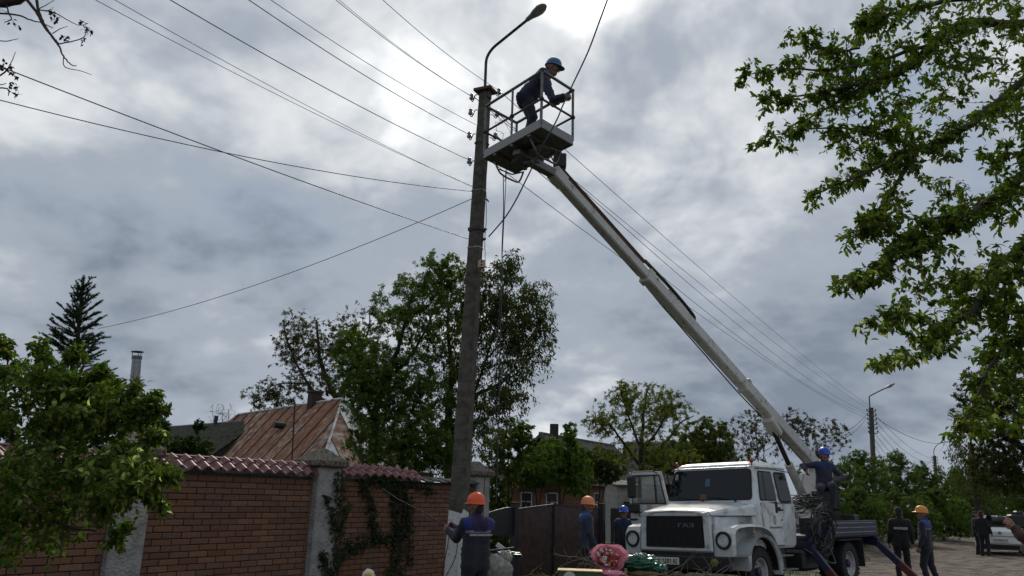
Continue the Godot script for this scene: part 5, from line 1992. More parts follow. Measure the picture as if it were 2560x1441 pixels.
func wheel(parent: Node3D, p: Vector3, r: float, w: float, out: float) -> void:
	var t := Geo.new()
	t.xf = Transform3D(Basis(Vector3.BACK, -PI / 2 * out), p)
	t.lathe([Vector2(r * 0.55, -w / 2 + 0.02), Vector2(r * 0.62, -w / 2), Vector2(r * 0.9, -w / 2 + 0.01), Vector2(r * 0.97, -w / 2 + 0.05), Vector2(r * 0.98, 0), Vector2(r * 0.97, w / 2 - 0.05), Vector2(r * 0.9, w / 2 - 0.01), Vector2(r * 0.62, w / 2), Vector2(r * 0.55, w / 2 - 0.02)], 36)
	for k in 30:
		var a := TAU * k / 30
		for s in [-1.0, 1.0]:
			var b := Basis(Vector3.UP, a + 0.05 * s)
			t.box(b * Vector3(r * 0.97, s * w * 0.27, 0), Vector3(r * 0.06, w * 0.42, r * 0.12), 0.005, b * Basis(Vector3.RIGHT, 0.35 * s))
	var o := part(t, "wheel", M.rubber, parent)
	var rim := Geo.new()
	rim.xf = t.xf
	rim.lathe([Vector2(0.0, w * 0.05), Vector2(r * 0.2, w * 0.05), Vector2(r * 0.24, -w * 0.05), Vector2(r * 0.46, w * 0.1), Vector2(r * 0.52, w * 0.4), Vector2(r * 0.58, w * 0.44), Vector2(r * 0.58, w * 0.36)], 28)
	part(rim, "rim", M.whitewood, o)
	var hub := Geo.new()
	hub.xf = t.xf
	hub.lathe([Vector2(r * 0.18, 0), Vector2(r * 0.17, w * 0.3), Vector2(r * 0.1, w * 0.36), Vector2(0, w * 0.36)], 14)
	for k in 6:
		hub.box(Basis(Vector3.UP, TAU * k / 6) * Vector3(r * 0.3, w * 0.05, 0), Vector3(0.03, 0.04, 0.03), 0.006)
	part(hub, "hub", M.blue, o)


func build_truck() -> void:
	var t := thing("lift_truck", "white bonneted lift truck with a raised telescopic boom, passenger door open", "truck")
	t.transform = truck_xf
	var P := func(g, n, m): return part(g, n, m, t)
	# cab shell
	var g := Geo.new()
	var r := []
	for q in [[0.88, 0.96, -0.52, -2.02, 0.05], [0.94, 1.0, -0.48, -2.06, 0.07], [1.3, 1.025, -0.42, -2.09, 0.08], [1.66, 1.03, -0.36, -2.09, 0.09], [1.735, 1.015, -0.36, -2.08, 0.09], [2.4, 0.935, -0.6, -2.0, 0.1], [2.47, 0.905, -0.64, -1.97, 0.12], [2.525, 0.85, -0.7, -1.92, 0.14], [2.56, 0.74, -0.84, -1.8, 0.16], [2.575, 0.5, -1.1, -1.55, 0.16]]:
		r.append(round_rect(q[0], q[1], q[2], q[3], q[4]))
	g.loft(r, true, true)
	var cab: MeshInstance3D = P.call(g, "cab", M.truckwhite)
	# roof drip rail
	var dr := Geo.new()
	var rail := []
	for p in round_rect(2.44, 0.935, -0.6, -2.005, 0.11):
		rail.append(p)
	rail.append(rail[0])
	dr.tube(rail, 0.012, 5, false)
	part(dr, "drip_rail", M.truckwhite, cab)
	# windscreen
	var ny := Vector3(0, 0.665, -0.24).normalized()
	var ws := Transform3D(Basis(Vector3.RIGHT, ny, Vector3.RIGHT.cross(ny)), Vector3(0, 2.085, -0.4835))
	glazing(cab, ws, [Vector2(-0.93, -0.3), Vector2(0.93, -0.3), Vector2(0.85, 0.325), Vector2(-0.85, 0.325)], 0.07, "windscreen", M.windscreen, 0.025)
	for k in 2:
		var wp := Geo.new()
		wp.xf = ws
		var x0: float = [-0.1, 0.62][k]
		wp.tube([Vector3(x0, -0.34, 0.03), Vector3(x0 - 0.08, -0.3, 0.04), Vector3(x0 - 0.62, -0.25, 0.03)], 0.007, 5)
		wp.box(Vector3(x0, -0.345, 0.03), Vector3(0.04, 0.05, 0.03), 0.008)
		part(wp, "wiper", M.black, cab)
	# things seen behind the glass: blue pass, orange beacon, papers
	for q in [[-0.05, 0.06, 0.1, 0.16, Color(0.03, 0.08, 0.18)], [-0.12, -0.24, 0.13, 0.11, Color(0.12, 0.035, 0.012)], [-0.8, 0.2, 0.07, 0.12, Color(0.2, 0.2, 0.2)]]:
		var sk := Geo.new()
		sk.xf = ws
		sk.box(Vector3(q[0], q[1], 0.017), Vector3(q[2], q[3], 0.002))
		part(sk, "windscreen_sticker", mat(q[4].r, q[4].g, q[4].b, 0.3), cab)
	# side windows, on the truck's left
	var sy := Vector3(-0.08, 0.665, 0).normalized()
	var side := Transform3D(Basis(Vector3.FORWARD, sy, Vector3.FORWARD.cross(sy)), Vector3(0.975, 2.07, 0))
	glazing(cab, side, [Vector2(0.6, -0.27), Vector2(1.26, -0.27), Vector2(1.24, 0.27), Vector2(0.72, 0.27)], 0.04, "side_window")
	glazing(cab, side, [Vector2(1.42, -0.29), Vector2(1.92, -0.29), Vector2(1.86, 0.26), Vector2(1.38, 0.26)], 0.07, "side_window", null, 0.03)
	var qv := Geo.new()
	qv.xf = side
	qv.beam(Vector3(0.82, -0.27, 0.016), Vector3(0.88, 0.27, 0.016), 0.02, 0.01, Vector3.BACK)
	part(qv, "window_bar", M.black, cab)
	# driver's door on the left side
	var lowf := Transform3D(Basis(Vector3.FORWARD, Vector3.UP, Vector3.RIGHT), Vector3(1.012, 0, 0))
	var gap := Geo.new()
	gap.xf = lowf
	gap.extrude(round_poly([Vector2(0.57, 1.74), Vector2(0.6, 1.35), Vector2(0.88, 0.93), Vector2(1.45, 0.93), Vector2(1.45, 1.74)], 0.03), 0.016)
	part(gap, "door_gap", M.blackmatt, cab)
	var door := Geo.new()
	door.xf = lowf
	door.extrude(round_poly([Vector2(0.585, 1.735), Vector2(0.612, 1.35), Vector2(0.888, 0.942), Vector2(1.437, 0.942), Vector2(1.437, 1.735)], 0.03), 0.027, 0.006)
	var dn: MeshInstance3D = P.call(door, "door", M.truckwhite)
	var fx := lowf * Transform3D(Basis(), Vector3(0, 0, 0.027))
	var hd := Geo.new()
	hd.xf = fx
	hd.box(Vector3(1.33, 1.61, 0.02), Vector3(0.16, 0.035, 0.04), 0.008)
	hd.box(Vector3(1.3, 1.64, 0.008), Vector3(0.1, 0.05, 0.016), 0.005)
	part(hd, "handle", M.black, dn)
	var lk := Geo.new()
	lk.xf = fx * Transform3D(Basis(Vector3.RIGHT, PI / 2), Vector3(1.385, 1.42, 0))
	lk.lathe([Vector2(0.018, 0), Vector2(0.017, 0.012), Vector2(0, 0.014)], 10)
	part(lk, "lock", M.black, dn)
	var lg := Geo.new()
	lg.xf = fx
	var oval := []
	for k in 25:
		var a := TAU * k / 24
		oval.append(Vector3(1.07 + 0.05 * cos(a), 1.42 + 0.085 * sin(a), 0.002))
	lg.tube(oval, 0.005, 4, false)
	lg.tube([Vector3(1.08, 1.48, 0.002), Vector3(1.05, 1.42, 0.002), Vector3(1.09, 1.42, 0.002), Vector3(1.06, 1.35, 0.002)], 0.005, 4)
	part(lg, "emblem", M.ink, dn)
	text("ЧЕРКАСИОБЛЕНЕРГО", 0.05, M.ink, dn, fx * Transform3D(Basis(), Vector3(1.09, 1.275, 0.0)))
	var mb := Geo.new()
	mb.xf = fx
	mb.box(Vector3(0.93, 1.66, 0.13), Vector3(0.07, 0.22, 0.05), 0.015, Basis(Vector3.UP, 0.5) * Basis(Vector3.BACK, -0.1))
	mb.tube([Vector3(0.9, 1.76, 0.0), Vector3(0.92, 1.75, 0.1), Vector3(0.95, 1.76, 0.13)], 0.008, 5)
	part(mb, "mirror", M.black, dn)
	for e in [Vector3(0.86, 2.46, -0.66), Vector3(-0.86, 2.46, -0.66)]:
		var ml := Geo.new()
		ml.ball(e + Vector3(0, 0.09, 0), Vector3(0.04, 0.045, 0.04), 6, 10)
		ml.tube([e + Vector3(0, -0.02, 0), e + Vector3(0, 0.06, 0)], 0.012, 6)
		part(ml, "marker_lamp", M.tail, cab)
	# the long mirror stay in front of the left windows
	var stay := Geo.new()
	stay.tube([Vector3(0.95, 2.4, -0.6), Vector3(1.06, 2.39, -1.2), Vector3(1.05, 2.36, -1.85), Vector3(1.04, 2.3, -1.95)], 0.01, 5)
	stay.tube([Vector3(1.04, 1.745, -1.05), Vector3(1.07, 1.74, -1.6), Vector3(1.05, 1.75, -1.9)], 0.01, 5)
	part(stay, "grab_rail", M.black, cab)
	# the open passenger door, swung out on the other side
	var od := Node3D.new()
	od.name = "door"
	t.add_child(od, true)
	od.transform = Transform3D(Basis(Vector3.UP, 0.1), Vector3(-1.03, 0, -0.56))
	var fr := Geo.new()
	# lower panel and window frame, seen from its outer side; x runs outwards
	fr.xf = Transform3D(Basis(Vector3.LEFT, Vector3.UP, Vector3.FORWARD), Vector3(0, 0, 0.03))
	fr.extrude(round_poly([Vector2(0.0, 1.74), Vector2(0.03, 1.3), Vector2(0.22, 0.95), Vector2(0.92, 0.95), Vector2(0.95, 1.74)], 0.03), 0.05, 0.01)
	fr.extrude(PackedVector2Array([Vector2(0.0, 1.72), Vector2(0.07, 1.72), Vector2(0.2, 2.36), Vector2(0.15, 2.42)]), 0.04, 0.008)
	fr.extrude(PackedVector2Array([Vector2(0.15, 2.42), Vector2(0.18, 2.35), Vector2(0.86, 2.35), Vector2(0.9, 2.42)]), 0.04, 0.008)
	fr.extrude(PackedVector2Array([Vector2(0.88, 1.72), Vector2(0.95, 1.72), Vector2(0.93, 2.42), Vector2(0.86, 2.38)]), 0.04, 0.008)
	part(fr, "door_shell", M.truckwhite, od)
	var gl := Geo.new()
	gl.xf = Transform3D(Basis(Vector3.LEFT, Vector3.UP, Vector3.FORWARD), Vector3(0, 0, 0.012))
	gl.extrude(PackedVector2Array([Vector2(0.07, 1.73), Vector2(0.88, 1.73), Vector2(0.86, 2.36), Vector2(0.2, 2.36)]), 0.006)
	part(gl, "pane", M.glass, od)
	var sl := Geo.new()
	var pf := func(x, y): return Vector3(-x, y, 0.034)
	sl.tube([pf.call(0.075, 1.755), pf.call(0.2, 2.335), pf.call(0.855, 2.335), pf.call(0.875, 1.755), pf.call(0.075, 1.755)], 0.016, 6)
	sl.tube([pf.call(0.3, 1.75), pf.call(0.32, 2.33)], 0.014, 6)
	part(sl, "window_seal", M.rubber, od)
	for q in [[0.82, 2.1, 0.2, 0.46], [0.78, 1.66, 0.26, 0.2]]:
		var mm := Geo.new()
		mm.box(Vector3(-q[0], q[1], 0.14), Vector3(q[2], q[3], 0.07), 0.03, Basis(Vector3.UP, 0.15))
		part(mm, "mirror", M.black, od)
	var arm := Geo.new()
	arm.tube([Vector3(-0.24, 2.38, 0.03), Vector3(-0.3, 2.42, 0.12), Vector3(-0.8, 2.42, 0.14), Vector3(-0.86, 2.3, 0.14)], 0.011, 6)
	arm.tube([Vector3(-0.3, 1.6, 0.04), Vector3(-0.32, 1.58, 0.12), Vector3(-0.76, 1.56, 0.14)], 0.011, 6)
	arm.box(Vector3(-0.3, 1.6, 0.04), Vector3(0.03, 0.06, 0.03), 0.006)
	part(arm, "mirror_arm", M.black, od)
	var oh := Geo.new()
	oh.box(Vector3(-0.85, 1.43, 0.05), Vector3(0.18, 0.035, 0.04), 0.008)
	part(oh, "handle", M.black, od)
	var ok := Geo.new()
	ok.xf = Transform3D(Basis(Vector3.RIGHT, PI / 2), Vector3(-0.88, 1.25, 0.03))
	ok.lathe([Vector2(0.02, 0), Vector2(0.018, 0.012), Vector2(0, 0.014)], 10)
	part(ok, "lock", M.black, od)
	# bonnet
	var hood := Geo.new()
	r = []
	for q in [[-0.4, 1.01, 1.7, 1.775], [-0.2, 0.98, 1.69, 1.765], [0.3, 0.89, 1.63, 1.7], [0.7, 0.81, 1.58, 1.645], [0.88, 0.77, 1.55, 1.605], [0.93, 0.75, 1.54, 1.575]]:
		var ring := []
		var w: float = q[1]
		for p in [[-w, 1.505], [w, 1.505], [w, q[2] - 0.03], [w - 0.03, q[2] + 0.015], [w * 0.75, q[3] - 0.02], [w * 0.35, q[3]], [0.0, q[3] + 0.004], [-w * 0.35, q[3]], [-w * 0.75, q[3] - 0.02], [-w + 0.03, q[2] + 0.015], [-w, q[2] - 0.03]]:
			ring.append(Vector3(p[0], p[1], q[0]))
		r.append(ring)
	hood.loft(r, true, false)
	P.call(hood, "bonnet", M.truckwhite)
	var bay := Geo.new()
	bay.box(Vector3(0, 1.2, 0.22), Vector3(1.62, 0.585, 1.2), 0.01)
	bay.box(Vector3(0, 1.19, -0.42), Vector3(1.96, 0.62, 0.2), 0.02)
	P.call(bay, "engine_bay", M.truckwhite)
	for s in [-1, 1]:
		var bs := Geo.new()
		bs.beam(Vector3(s * 0.813, 1.498, 0.86), Vector3(s * 0.9, 1.5, -0.3), 0.02, 0.014)
		P.call(bs, "bonnet_gap", M.blackmatt)
	var hg := Geo.new()
	hg.tube([Vector3(-0.79, 1.5, 0.9), Vector3(-0.76, 1.565, 0.945), Vector3(0.0, 1.585, 0.952), Vector3(0.76, 1.565, 0.945), Vector3(0.79, 1.5, 0.9)], 0.008, 5)
	P.call(hg, "bonnet_gap", M.blackmatt)
	for s in [-1, 1]:
		var wj := Geo.new()
		wj.tube([Vector3(s * 0.795, 0.87, 0.9), Vector3(s * 0.78, 1.34, 0.88), Vector3(s * 0.79, 1.36, 0.5), Vector3(s * 0.83, 1.34, -0.2)], 0.006, 5)
		P.call(wj, "wing_seam", M.blackmatt)
	for x in [-0.35, 0.35]:
		var nz := Geo.new()
		nz.ball(Vector3(x, 1.762, -0.2), Vector3(0.014, 0.014, 0.014), 4, 6)
		P.call(nz, "washer_nozzle", M.black)
	# front panel and grille
	var fp := Geo.new()
	fp.xf = Transform3D(Basis(Vector3.RIGHT, -0.03), Vector3(0, 0, 0.85))
	fp.extrude(round_poly([Vector2(-0.79, 0.86), Vector2(0.79, 0.86), Vector2(0.755, 1.565), Vector2(-0.755, 1.565)], 0.05), 0.11, 0.03)
	P.call(fp, "front_panel", M.truckwhite)
	var gx := fp.xf * Transform3D(Basis(), Vector3(0, 0, 0.11))
	var gr := Geo.new()
	gr.xf = gx
	gr.extrude(round_poly([Vector2(-0.635, 0.935), Vector2(0.635, 0.935), Vector2(0.615, 1.495), Vector2(-0.615, 1.495)], 0.03), 0.012, 0.004)
	var gn: MeshInstance3D = P.call(gr, "grille", M.blackmatt)
	for k in 23:
		var x := -0.57 + 0.0518 * k
		var bar := Geo.new()
		bar.xf = gx
		bar.box(Vector3(x, 1.215, 0.016), Vector3(0.012, 0.5, 0.016), 0.003)
		part(bar, "grille_bar", M.black, gn)
	var rim := Geo.new()
	rim.xf = gx
	rim.tube([Vector3(-0.62, 0.95, 0.012), Vector3(0.62, 0.95, 0.012), Vector3(0.6, 1.48, 0.012), Vector3(-0.6, 1.48, 0.012), Vector3(-0.62, 0.95, 0.012)], 0.012, 5)
	part(rim, "grille_frame", M.black, gn)
	text("ГАЗ", 0.125, M.greyink, gn, gx * Transform3D(Basis().scaled(Vector3(1.7, 0.8, 1)), Vector3(0.27, 1.33, 0.027)), "badge", 0.006)
	# wings and head lamps
	for s in [1.0, -1.0]:
		var wg := Geo.new()
		wg.xf = Transform3D(Basis(Vector3.FORWARD, Vector3.UP, Vector3.RIGHT), Vector3(0.72 if s > 0 else -1.2, 0, 0))
		var poly := [Vector2(-0.86, 0.8), Vector2(-0.33, 0.78)]
		for k in 11:
			var a := PI * (0.02 + 0.98 * k / 10.0)
			poly.append(Vector2(0.3 - 0.62 * cos(a), 0.5 + 0.62 * sin(a)))
		poly.append_array([Vector2(0.92, 0.42), Vector2(1.0, 0.42), Vector2(0.97, 0.66), Vector2(0.86, 0.92), Vector2(0.72, 1.12), Vector2(0.52, 1.26), Vector2(0.25, 1.335), Vector2(-0.2, 1.355), Vector2(-0.6, 1.34), Vector2(-0.78, 1.3), Vector2(-0.86, 1.2), Vector2(-0.88, 1.0)])
		wg.extrude(PackedVector2Array(poly), 0.48, 0.045)
		P.call(wg, "wing", M.truckwhite)
		var liner := Geo.new()
		liner.xf = Transform3D(Basis(Vector3.BACK, PI / 2), Vector3(s * 1.12, 0.5, -0.3))
		liner.lathe([Vector2(0.6, 0.0), Vector2(0.6, 0.9)] if s > 0 else [Vector2(0.6, -0.9), Vector2(0.6, 0.0)], 20, -PI / 2, PI / 2)
		P.call(liner, "wheel_arch", M.blackmatt)
		var hx := Transform3D(Basis(Vector3.RIGHT, PI / 2), Vector3(s * 0.985, 1.075, 0.87))
		var hr := Geo.new()
		hr.xf = hx
		hr.lathe([Vector2(0.155, -0.02), Vector2(0.158, 0.02), Vector2(0.145, 0.04), Vector2(0.115, 0.03), Vector2(0.112, 0.0)], 28)
		var hl: MeshInstance3D = P.call(hr, "headlight", M.rubber)
		var bowl := Geo.new()
		bowl.xf = hx
		bowl.lathe([Vector2(0.0, -0.05), Vector2(0.04, -0.045), Vector2(0.09, -0.02), Vector2(0.115, 0.012)], 24)
		bowl.ball(Vector3(0, -0.01, 0), Vector3(0.025, 0.02, 0.025), 6, 10)
		part(bowl, "reflector", M.chrome, hl)
		var ln := Geo.new()
		ln.xf = hx
		ln.lathe([Vector2(0.117, 0.02), Vector2(0.1, 0.034), Vector2(0.06, 0.043), Vector2(0.0, 0.046)], 24)
		part(ln, "lens", M.lens, hl)
		var ind := Geo.new()
		ind.ball(Vector3(s * 1.2, 1.2, 0.12), Vector3(0.022, 0.034, 0.05), 6, 10)
		P.call(ind, "indicator", M.amber)
	var bp := Geo.new()
	bp.box(Vector3(0, 0.675, 0.96), Vector3(2.3, 0.25, 0.1), 0.02)
	bp.box(Vector3(0, 0.83, 0.86), Vector3(1.55, 0.07, 0.14), 0.01)
	P.call(bp, "bumper", M.darkpaint)
	var pl := Geo.new()
	pl.box(Vector3(-0.14, 0.7, 1.02), Vector3(0.54, 0.125, 0.012), 0.004)
	var pn: MeshInstance3D = P.call(pl, "number_plate", M.plate)
	text("СА 1281 АІ", 0.115, M.ink, pn, Transform3D(Basis().scaled(Vector3(0.82, 1, 1)), Vector3(-0.145, 0.698, 1.027)), "lettering", 0.004)
	var fog := Geo.new()
	fog.xf = Transform3D(Basis(Vector3.RIGHT, PI / 2), Vector3(0.86, 0.7, 1.0))
	fog.lathe([Vector2(0.075, 0), Vector2(0.07, 0.03), Vector2(0.03, 0.04), Vector2(0, 0.042)], 18)
	P.call(fog, "fog_lamp", mat(0.16, 0.15, 0.04, 0.2))
	for s in [1.0, -1.0]:
		wheel(t, Vector3(s * 0.95, 0.48, -0.3), 0.48, 0.26, s)
		wheel(t, Vector3(s * 1.03, 0.48, -4.3), 0.48, 0.26, s)
		wheel(t, Vector3(s * 0.72, 0.48, -4.3), 0.48, 0.26, s)
	# running gear and steps
	var ch := Geo.new()
	for s in [-1, 1]:
		ch.beam(Vector3(s * 0.42, 0.72, 0.85), Vector3(s * 0.42, 0.72, -6.2), 0.09, 0.22)
	ch.box(Vector3(0, 0.48, -0.3), Vector3(1.7, 0.12, 0.14), 0.02)
	ch.box(Vector3(0, 0.48, -4.3), Vector3(1.6, 0.2, 0.22), 0.04)
	ch.box(Vector3(0, 0.75, -1.4), Vector3(1.5, 0.3, 0.9), 0.05)
	P.call(ch, "chassis", M.blackmatt)
	for q in [[0.5, 1.12], [0.75, 1.05]]:
		var st := Geo.new()
		st.box(Vector3(q[1], q[0], -1.22), Vector3(0.24, 0.03, 0.56), 0.008)
		P.call(st, "step", M.steel)
	var hang := Geo.new()
	hang.box(Vector3(0.95, 0.66, -1.24), Vector3(0.03, 0.42, 0.6))
	P.call(hang, "step_bracket", M.darksteel)
	var tank := Geo.new()
	tank.box(Vector3(0.85, 0.62, -2.5), Vector3(0.45, 0.42, 0.7), 0.06)
	P.call(tank, "fuel_tank", M.darkpaint)
	var mud := Geo.new()
	mud.box(Vector3(0.9, 0.98, -4.3), Vector3(0.62, 0.03, 1.2), 0.01)
	mud.box(Vector3(0.9, 0.7, -4.98), Vector3(0.6, 0.62, 0.02), 0.005)
	P.call(mud, "mudguard", M.rubber)
	# load bed
	var bed := Geo.new()
	bed.box(Vector3(0, 1.06, -4.2), Vector3(2.2, 0.08, 3.9), 0.01)
	var bn: MeshInstance3D = P.call(bed, "load_bed", M.blue)
	for s in [-1, 1]:
		var sb := Geo.new()
		sb.box(Vector3(s * 1.12, 1.22, -4.2), Vector3(0.05, 0.34, 3.9), 0.01)
		var sn := part(sb, "side_board", M.blue, bn)
		for y in [1.14, 1.24, 1.34]:
			var stp := Geo.new()
			stp.box(Vector3(s * 1.146, y, -4.7), Vector3(0.008, 0.012, 2.6))
			part(stp, "stripe", M.whitewood, sn)
	var tb := Geo.new()
	tb.box(Vector3(0, 1.22, -6.15), Vector3(2.2, 0.34, 0.05), 0.01)
	part(tb, "tail_board", M.blue, bn)
	var wb := Geo.new()
	wb.box(Vector3(0.45, 1.3, -5.7), Vector3(0.7, 0.4, 0.6), 0.03)
	part(wb, "tool_chest", M.darkpaint, bn)
	for q in [[0.75, 1.28, -3.5, 0.5, 0.34, 0.6], [0.7, 1.24, -4.2, 0.6, 0.26, 0.5], [-0.6, 1.3, -3.6, 0.7, 0.4, 0.9], [0.85, 1.42, -5.3, 0.3, 0.2, 0.5]]:
		var bx := Geo.new()
		bx.box(Vector3(q[0], q[1], q[2]), Vector3(q[3], q[4], q[5]), 0.02, Basis(Vector3.UP, 0.2))
		part(bx, "tool_box", M.darksteel, bn)
	# outriggers: one just behind the cab, one at the rear
	for q in [[-2.35, 0.62, 0.02], [-6.0, 0.85, 0.0]]:
		var z: float = q[0]
		var og := Geo.new()
		og.beam(Vector3(0.5, 1.0, z), Vector3(1.2, 0.9, z), 0.18, 0.2, Vector3.UP, 0.015)
		og.beam(Vector3(1.05, 0.98, z), Vector3(1.05 + q[1], 0.08, z - 0.1), 0.16, 0.15, Vector3.UP, 0.015)
		var on: MeshInstance3D = P.call(og, "outrigger", M.blue)
		var of := Geo.new()
		of.box(Vector3(1.07 + q[1], 0.05, z - 0.1), Vector3(0.32, 0.05, 0.32), 0.012)
		of.beam(Vector3(1.05 + q[1] * 0.6, 0.44, z - 0.06), Vector3(1.05 + q[1] * 0.98, 0.1, z - 0.1), 0.165, 0.155, Vector3.UP, 0.015)
		part(of, "outrigger_foot", M.redpaint, on)
	build_boom(t)


func build_boom(t: Node3D) -> void:
	var inv := truck_xf.affine_inverse()
	# turret on the bed
	var g := Geo.new()
	g.xf = Transform3D(Basis(), Vector3(0, 1.1, -5.0))
	g.lathe([Vector2(0.0, 0.0), Vector2(0.5, 0.0), Vector2(0.5, 0.1), Vector2(0.42, 0.12), Vector2(0.42, 0.2), Vector2(0.0, 0.2)], 28)
	part(g, "turntable", M.steel, t)
	var col := Geo.new()
	col.xf = Transform3D(Basis(Vector3.BACK, Vector3.UP, Vector3.LEFT), Vector3(0.2, 0, 0))
	col.extrude(PackedVector2Array([Vector2(-4.62, 1.28), Vector2(-5.45, 1.28), Vector2(-6.02, 2.72), Vector2(-5.72, 2.86), Vector2(-5.3, 2.5)]), 0.4, 0.012)
	var cn := part(col, "turret", M.boom, t)
	for x in [0.205, -0.205]:
		var rb := Geo.new()
		rb.beam(Vector3(x, 1.3, -4.6), Vector3(x, 2.5, -5.28), 0.09, 0.05, Vector3.FORWARD, 0.01)
		part(rb, "turret_flange", M.boom, cn)
	var post := Geo.new()
	post.box(Vector3(0.36, 1.95, -5.5), Vector3(0.1, 1.3, 0.2), 0.01)
	post.box(Vector3(0.36, 2.5, -5.5), Vector3(0.16, 0.22, 0.3), 0.02)
	var pn := part(post, "control_post", M.boom, t)
	for k in 7:
		var hs := Geo.new()
		var z := -5.28 - 0.03 * k
		hs.tube(wiggle([Vector3(0.4, 2.5, z), Vector3(0.47, 2.45, z + 0.03), Vector3(0.45, 2.0, z + rr(-0.02, 0.02)), Vector3(0.42, 1.3, z)], 4, 0.004), 0.012, 5)
		part(hs, "hose", M.cable, pn)
	# boom sections, in world space: from the turret over the cab up to the basket
	var P0 := truck_xf * Vector3(0.0, 2.66, -5.8)
	var P1 := at(1384, 432, 12.35)
	var ax := (P1 - P0).normalized()
	var sd := ax.cross(Vector3.UP).normalized()
	var up := sd.cross(ax)
	var L := P0.distance_to(P1)
	var on_axis := func(px, py):
		# metres along the boom where the photo shows it
		var d := ray(px, py)
		var w := EYE - P0
		var b := ax.dot(d)
		return (ax.dot(w) * d.dot(d) - b * d.dot(w)) / (d.dot(d) - b * b)
	var s1: float = on_axis.call(1862, 960)
	var s2: float = on_axis.call(1612, 690)
	var sec := func(a, b, w, h, called, m, parent):
		var q := Geo.new()
		q.xf = inv
		q.beam(P0 + ax * a, P0 + ax * b, w, h, up, 0.025)
		return part(q, called, m, parent)
	var bn: MeshInstance3D = sec.call(-0.35, s1, 0.23, 0.27, "boom", M.boom, t)
	sec.call(s1 - 0.02, s2, 0.215, 0.24, "boom_section", M.boom, bn)
	sec.call(s2 - 0.02, L, 0.175, 0.2, "boom_section", M.boom, bn)
	for q in [[s2 - 0.16, s2 + 0.02, 0.255, 0.29], [s1 - 0.14, s1 + 0.02, 0.265, 0.305], [L - 0.3, L + 0.04, 0.21, 0.24]]:
		sec.call(q[0], q[1], q[2], q[3], "boom_collar", M.boom, bn)
	# side ribs and bolt heads along the outer sections
	for q in [[0.1, s1 - 0.2, 0.117, 0.095], [s1 + 0.1, s2 - 0.3, 0.1095, 0.085], [s2 + 0.1, L - 0.4, 0.0895, 0.065]]:
		for sg in [-1.0, 1.0]:
			var rb := Geo.new()
			rb.xf = inv
			rb.beam(P0 + ax * q[0] + sd * q[2] + up * q[3] * sg, P0 + ax * q[1] + sd * q[2] + up * q[3] * sg, 0.01, 0.035, up)
			part(rb, "boom_rib", M.boom, bn)
	for k in 16:
		var bo := Geo.new()
		bo.xf = inv
		bo.ball(P0 + ax * lerpf(s1 + 0.2, s2 - 0.3, k / 15.0) + sd * 0.109 + up * 0.1, Vector3(0.02, 0.02, 0.02), 4, 6)
		part(bo, "bolt", M.steel, bn)
	# lettering on the left face
	var face := func(s, h): return inv * Transform3D(Basis(-ax, up, sd), P0 + ax * s + sd * 0.1165 + up * h)
	text("АПТ-17", 0.21, M.navyink, bn, face.call(on_axis.call(1998, 1090), 0.0))
	text("Q=350кг", 0.165, M.navyink, bn, face.call(on_axis.call(1936, 1028), 0.02))
	# luffing cylinder
	var c0 := truck_xf * Vector3(0.0, 1.75, -4.95)
	var c1: Vector3 = P0 + ax * on_axis.call(1905, 1075) - up * 0.27
	var cy := Geo.new()
	cy.xf = inv
	cy.tube([c0, c0.lerp(c1, 0.55)], 0.1, 14)
	var cyn := part(cy, "lift_cylinder", M.boom, t)
	var rod := Geo.new()
	rod.xf = inv
	rod.tube([c0.lerp(c1, 0.55), c1], 0.055, 12)
	part(rod, "cylinder_rod", M.darksteel, cyn)
	var lug := Geo.new()
	lug.xf = inv
	lug.beam(c1 - ax * 0.2 - up * 0.02, c1 + ax * 0.35 + up * 0.1, 0.3, 0.16, up, 0.03)
	part(lug, "cylinder_lug", M.boom, bn)
	# cable carrier above the boom
	var cc := Geo.new()
	cc.xf = inv
	var s3: float = on_axis.call(1745, 800)
	cc.tube([P0 + ax * (L - 0.1) + up * 0.22 + sd * 0.02, P0 + ax * (s2 + 0.1) + up * 0.25 + sd * 0.02], 0.035, 8)
	cc.tube([P0 + ax * (L - 0.1) + up * 0.17 - sd * 0.06, P0 + ax * (s2 + 0.1) + up * 0.18 - sd * 0.06], 0.02, 8)
	part(cc, "carrier_tube", M.rustysteel, bn)
	var ch := Geo.new()
	ch.xf = inv
	ch.tube(wiggle([P0 + ax * (s2 + 0.12) + up * 0.26, P0 + ax * (s2 - 0.8) + up * 0.3, P0 + ax * (s3 + 0.1) + up * 0.28, P0 + ax * (s3 - 0.08) + up * 0.22, P0 + ax * (s3 + 0.1) + up * 0.17, P0 + ax * (s2 - 0.8) + up * 0.19], 5, 0.0), 0.036, 8)
	part(ch, "cable_chain", M.cable, bn)
	var tr := Geo.new()
	tr.xf = inv
	tr.beam(P0 + ax * (s1 - 0.3) + up * 0.14, P0 + ax * (s2 - 0.1) + up * 0.14, 0.1, 0.05, up)
	part(tr, "carrier_tray", M.boom, bn)
	var hoses := Geo.new()
	hoses.xf = inv
	hoses.tube(wiggle([P0 + ax * 0.2 + sd * 0.135 - up * 0.12, P0 + ax * s1 * 0.5 + sd * 0.135 - up * 0.11, P0 + ax * s1 + sd * 0.155 - up * 0.13, P0 + ax * (s1 + s2) * 0.5 + sd * 0.135 - up * 0.11, P0 + ax * (s2 - 0.3) + sd * 0.135 - up * 0.05, P0 + ax * (s2 - 0.05) + sd * 0.15 + up * 0.16], 6, 0.004), 0.014, 6)
	part(hoses, "hose", M.cable, bn)
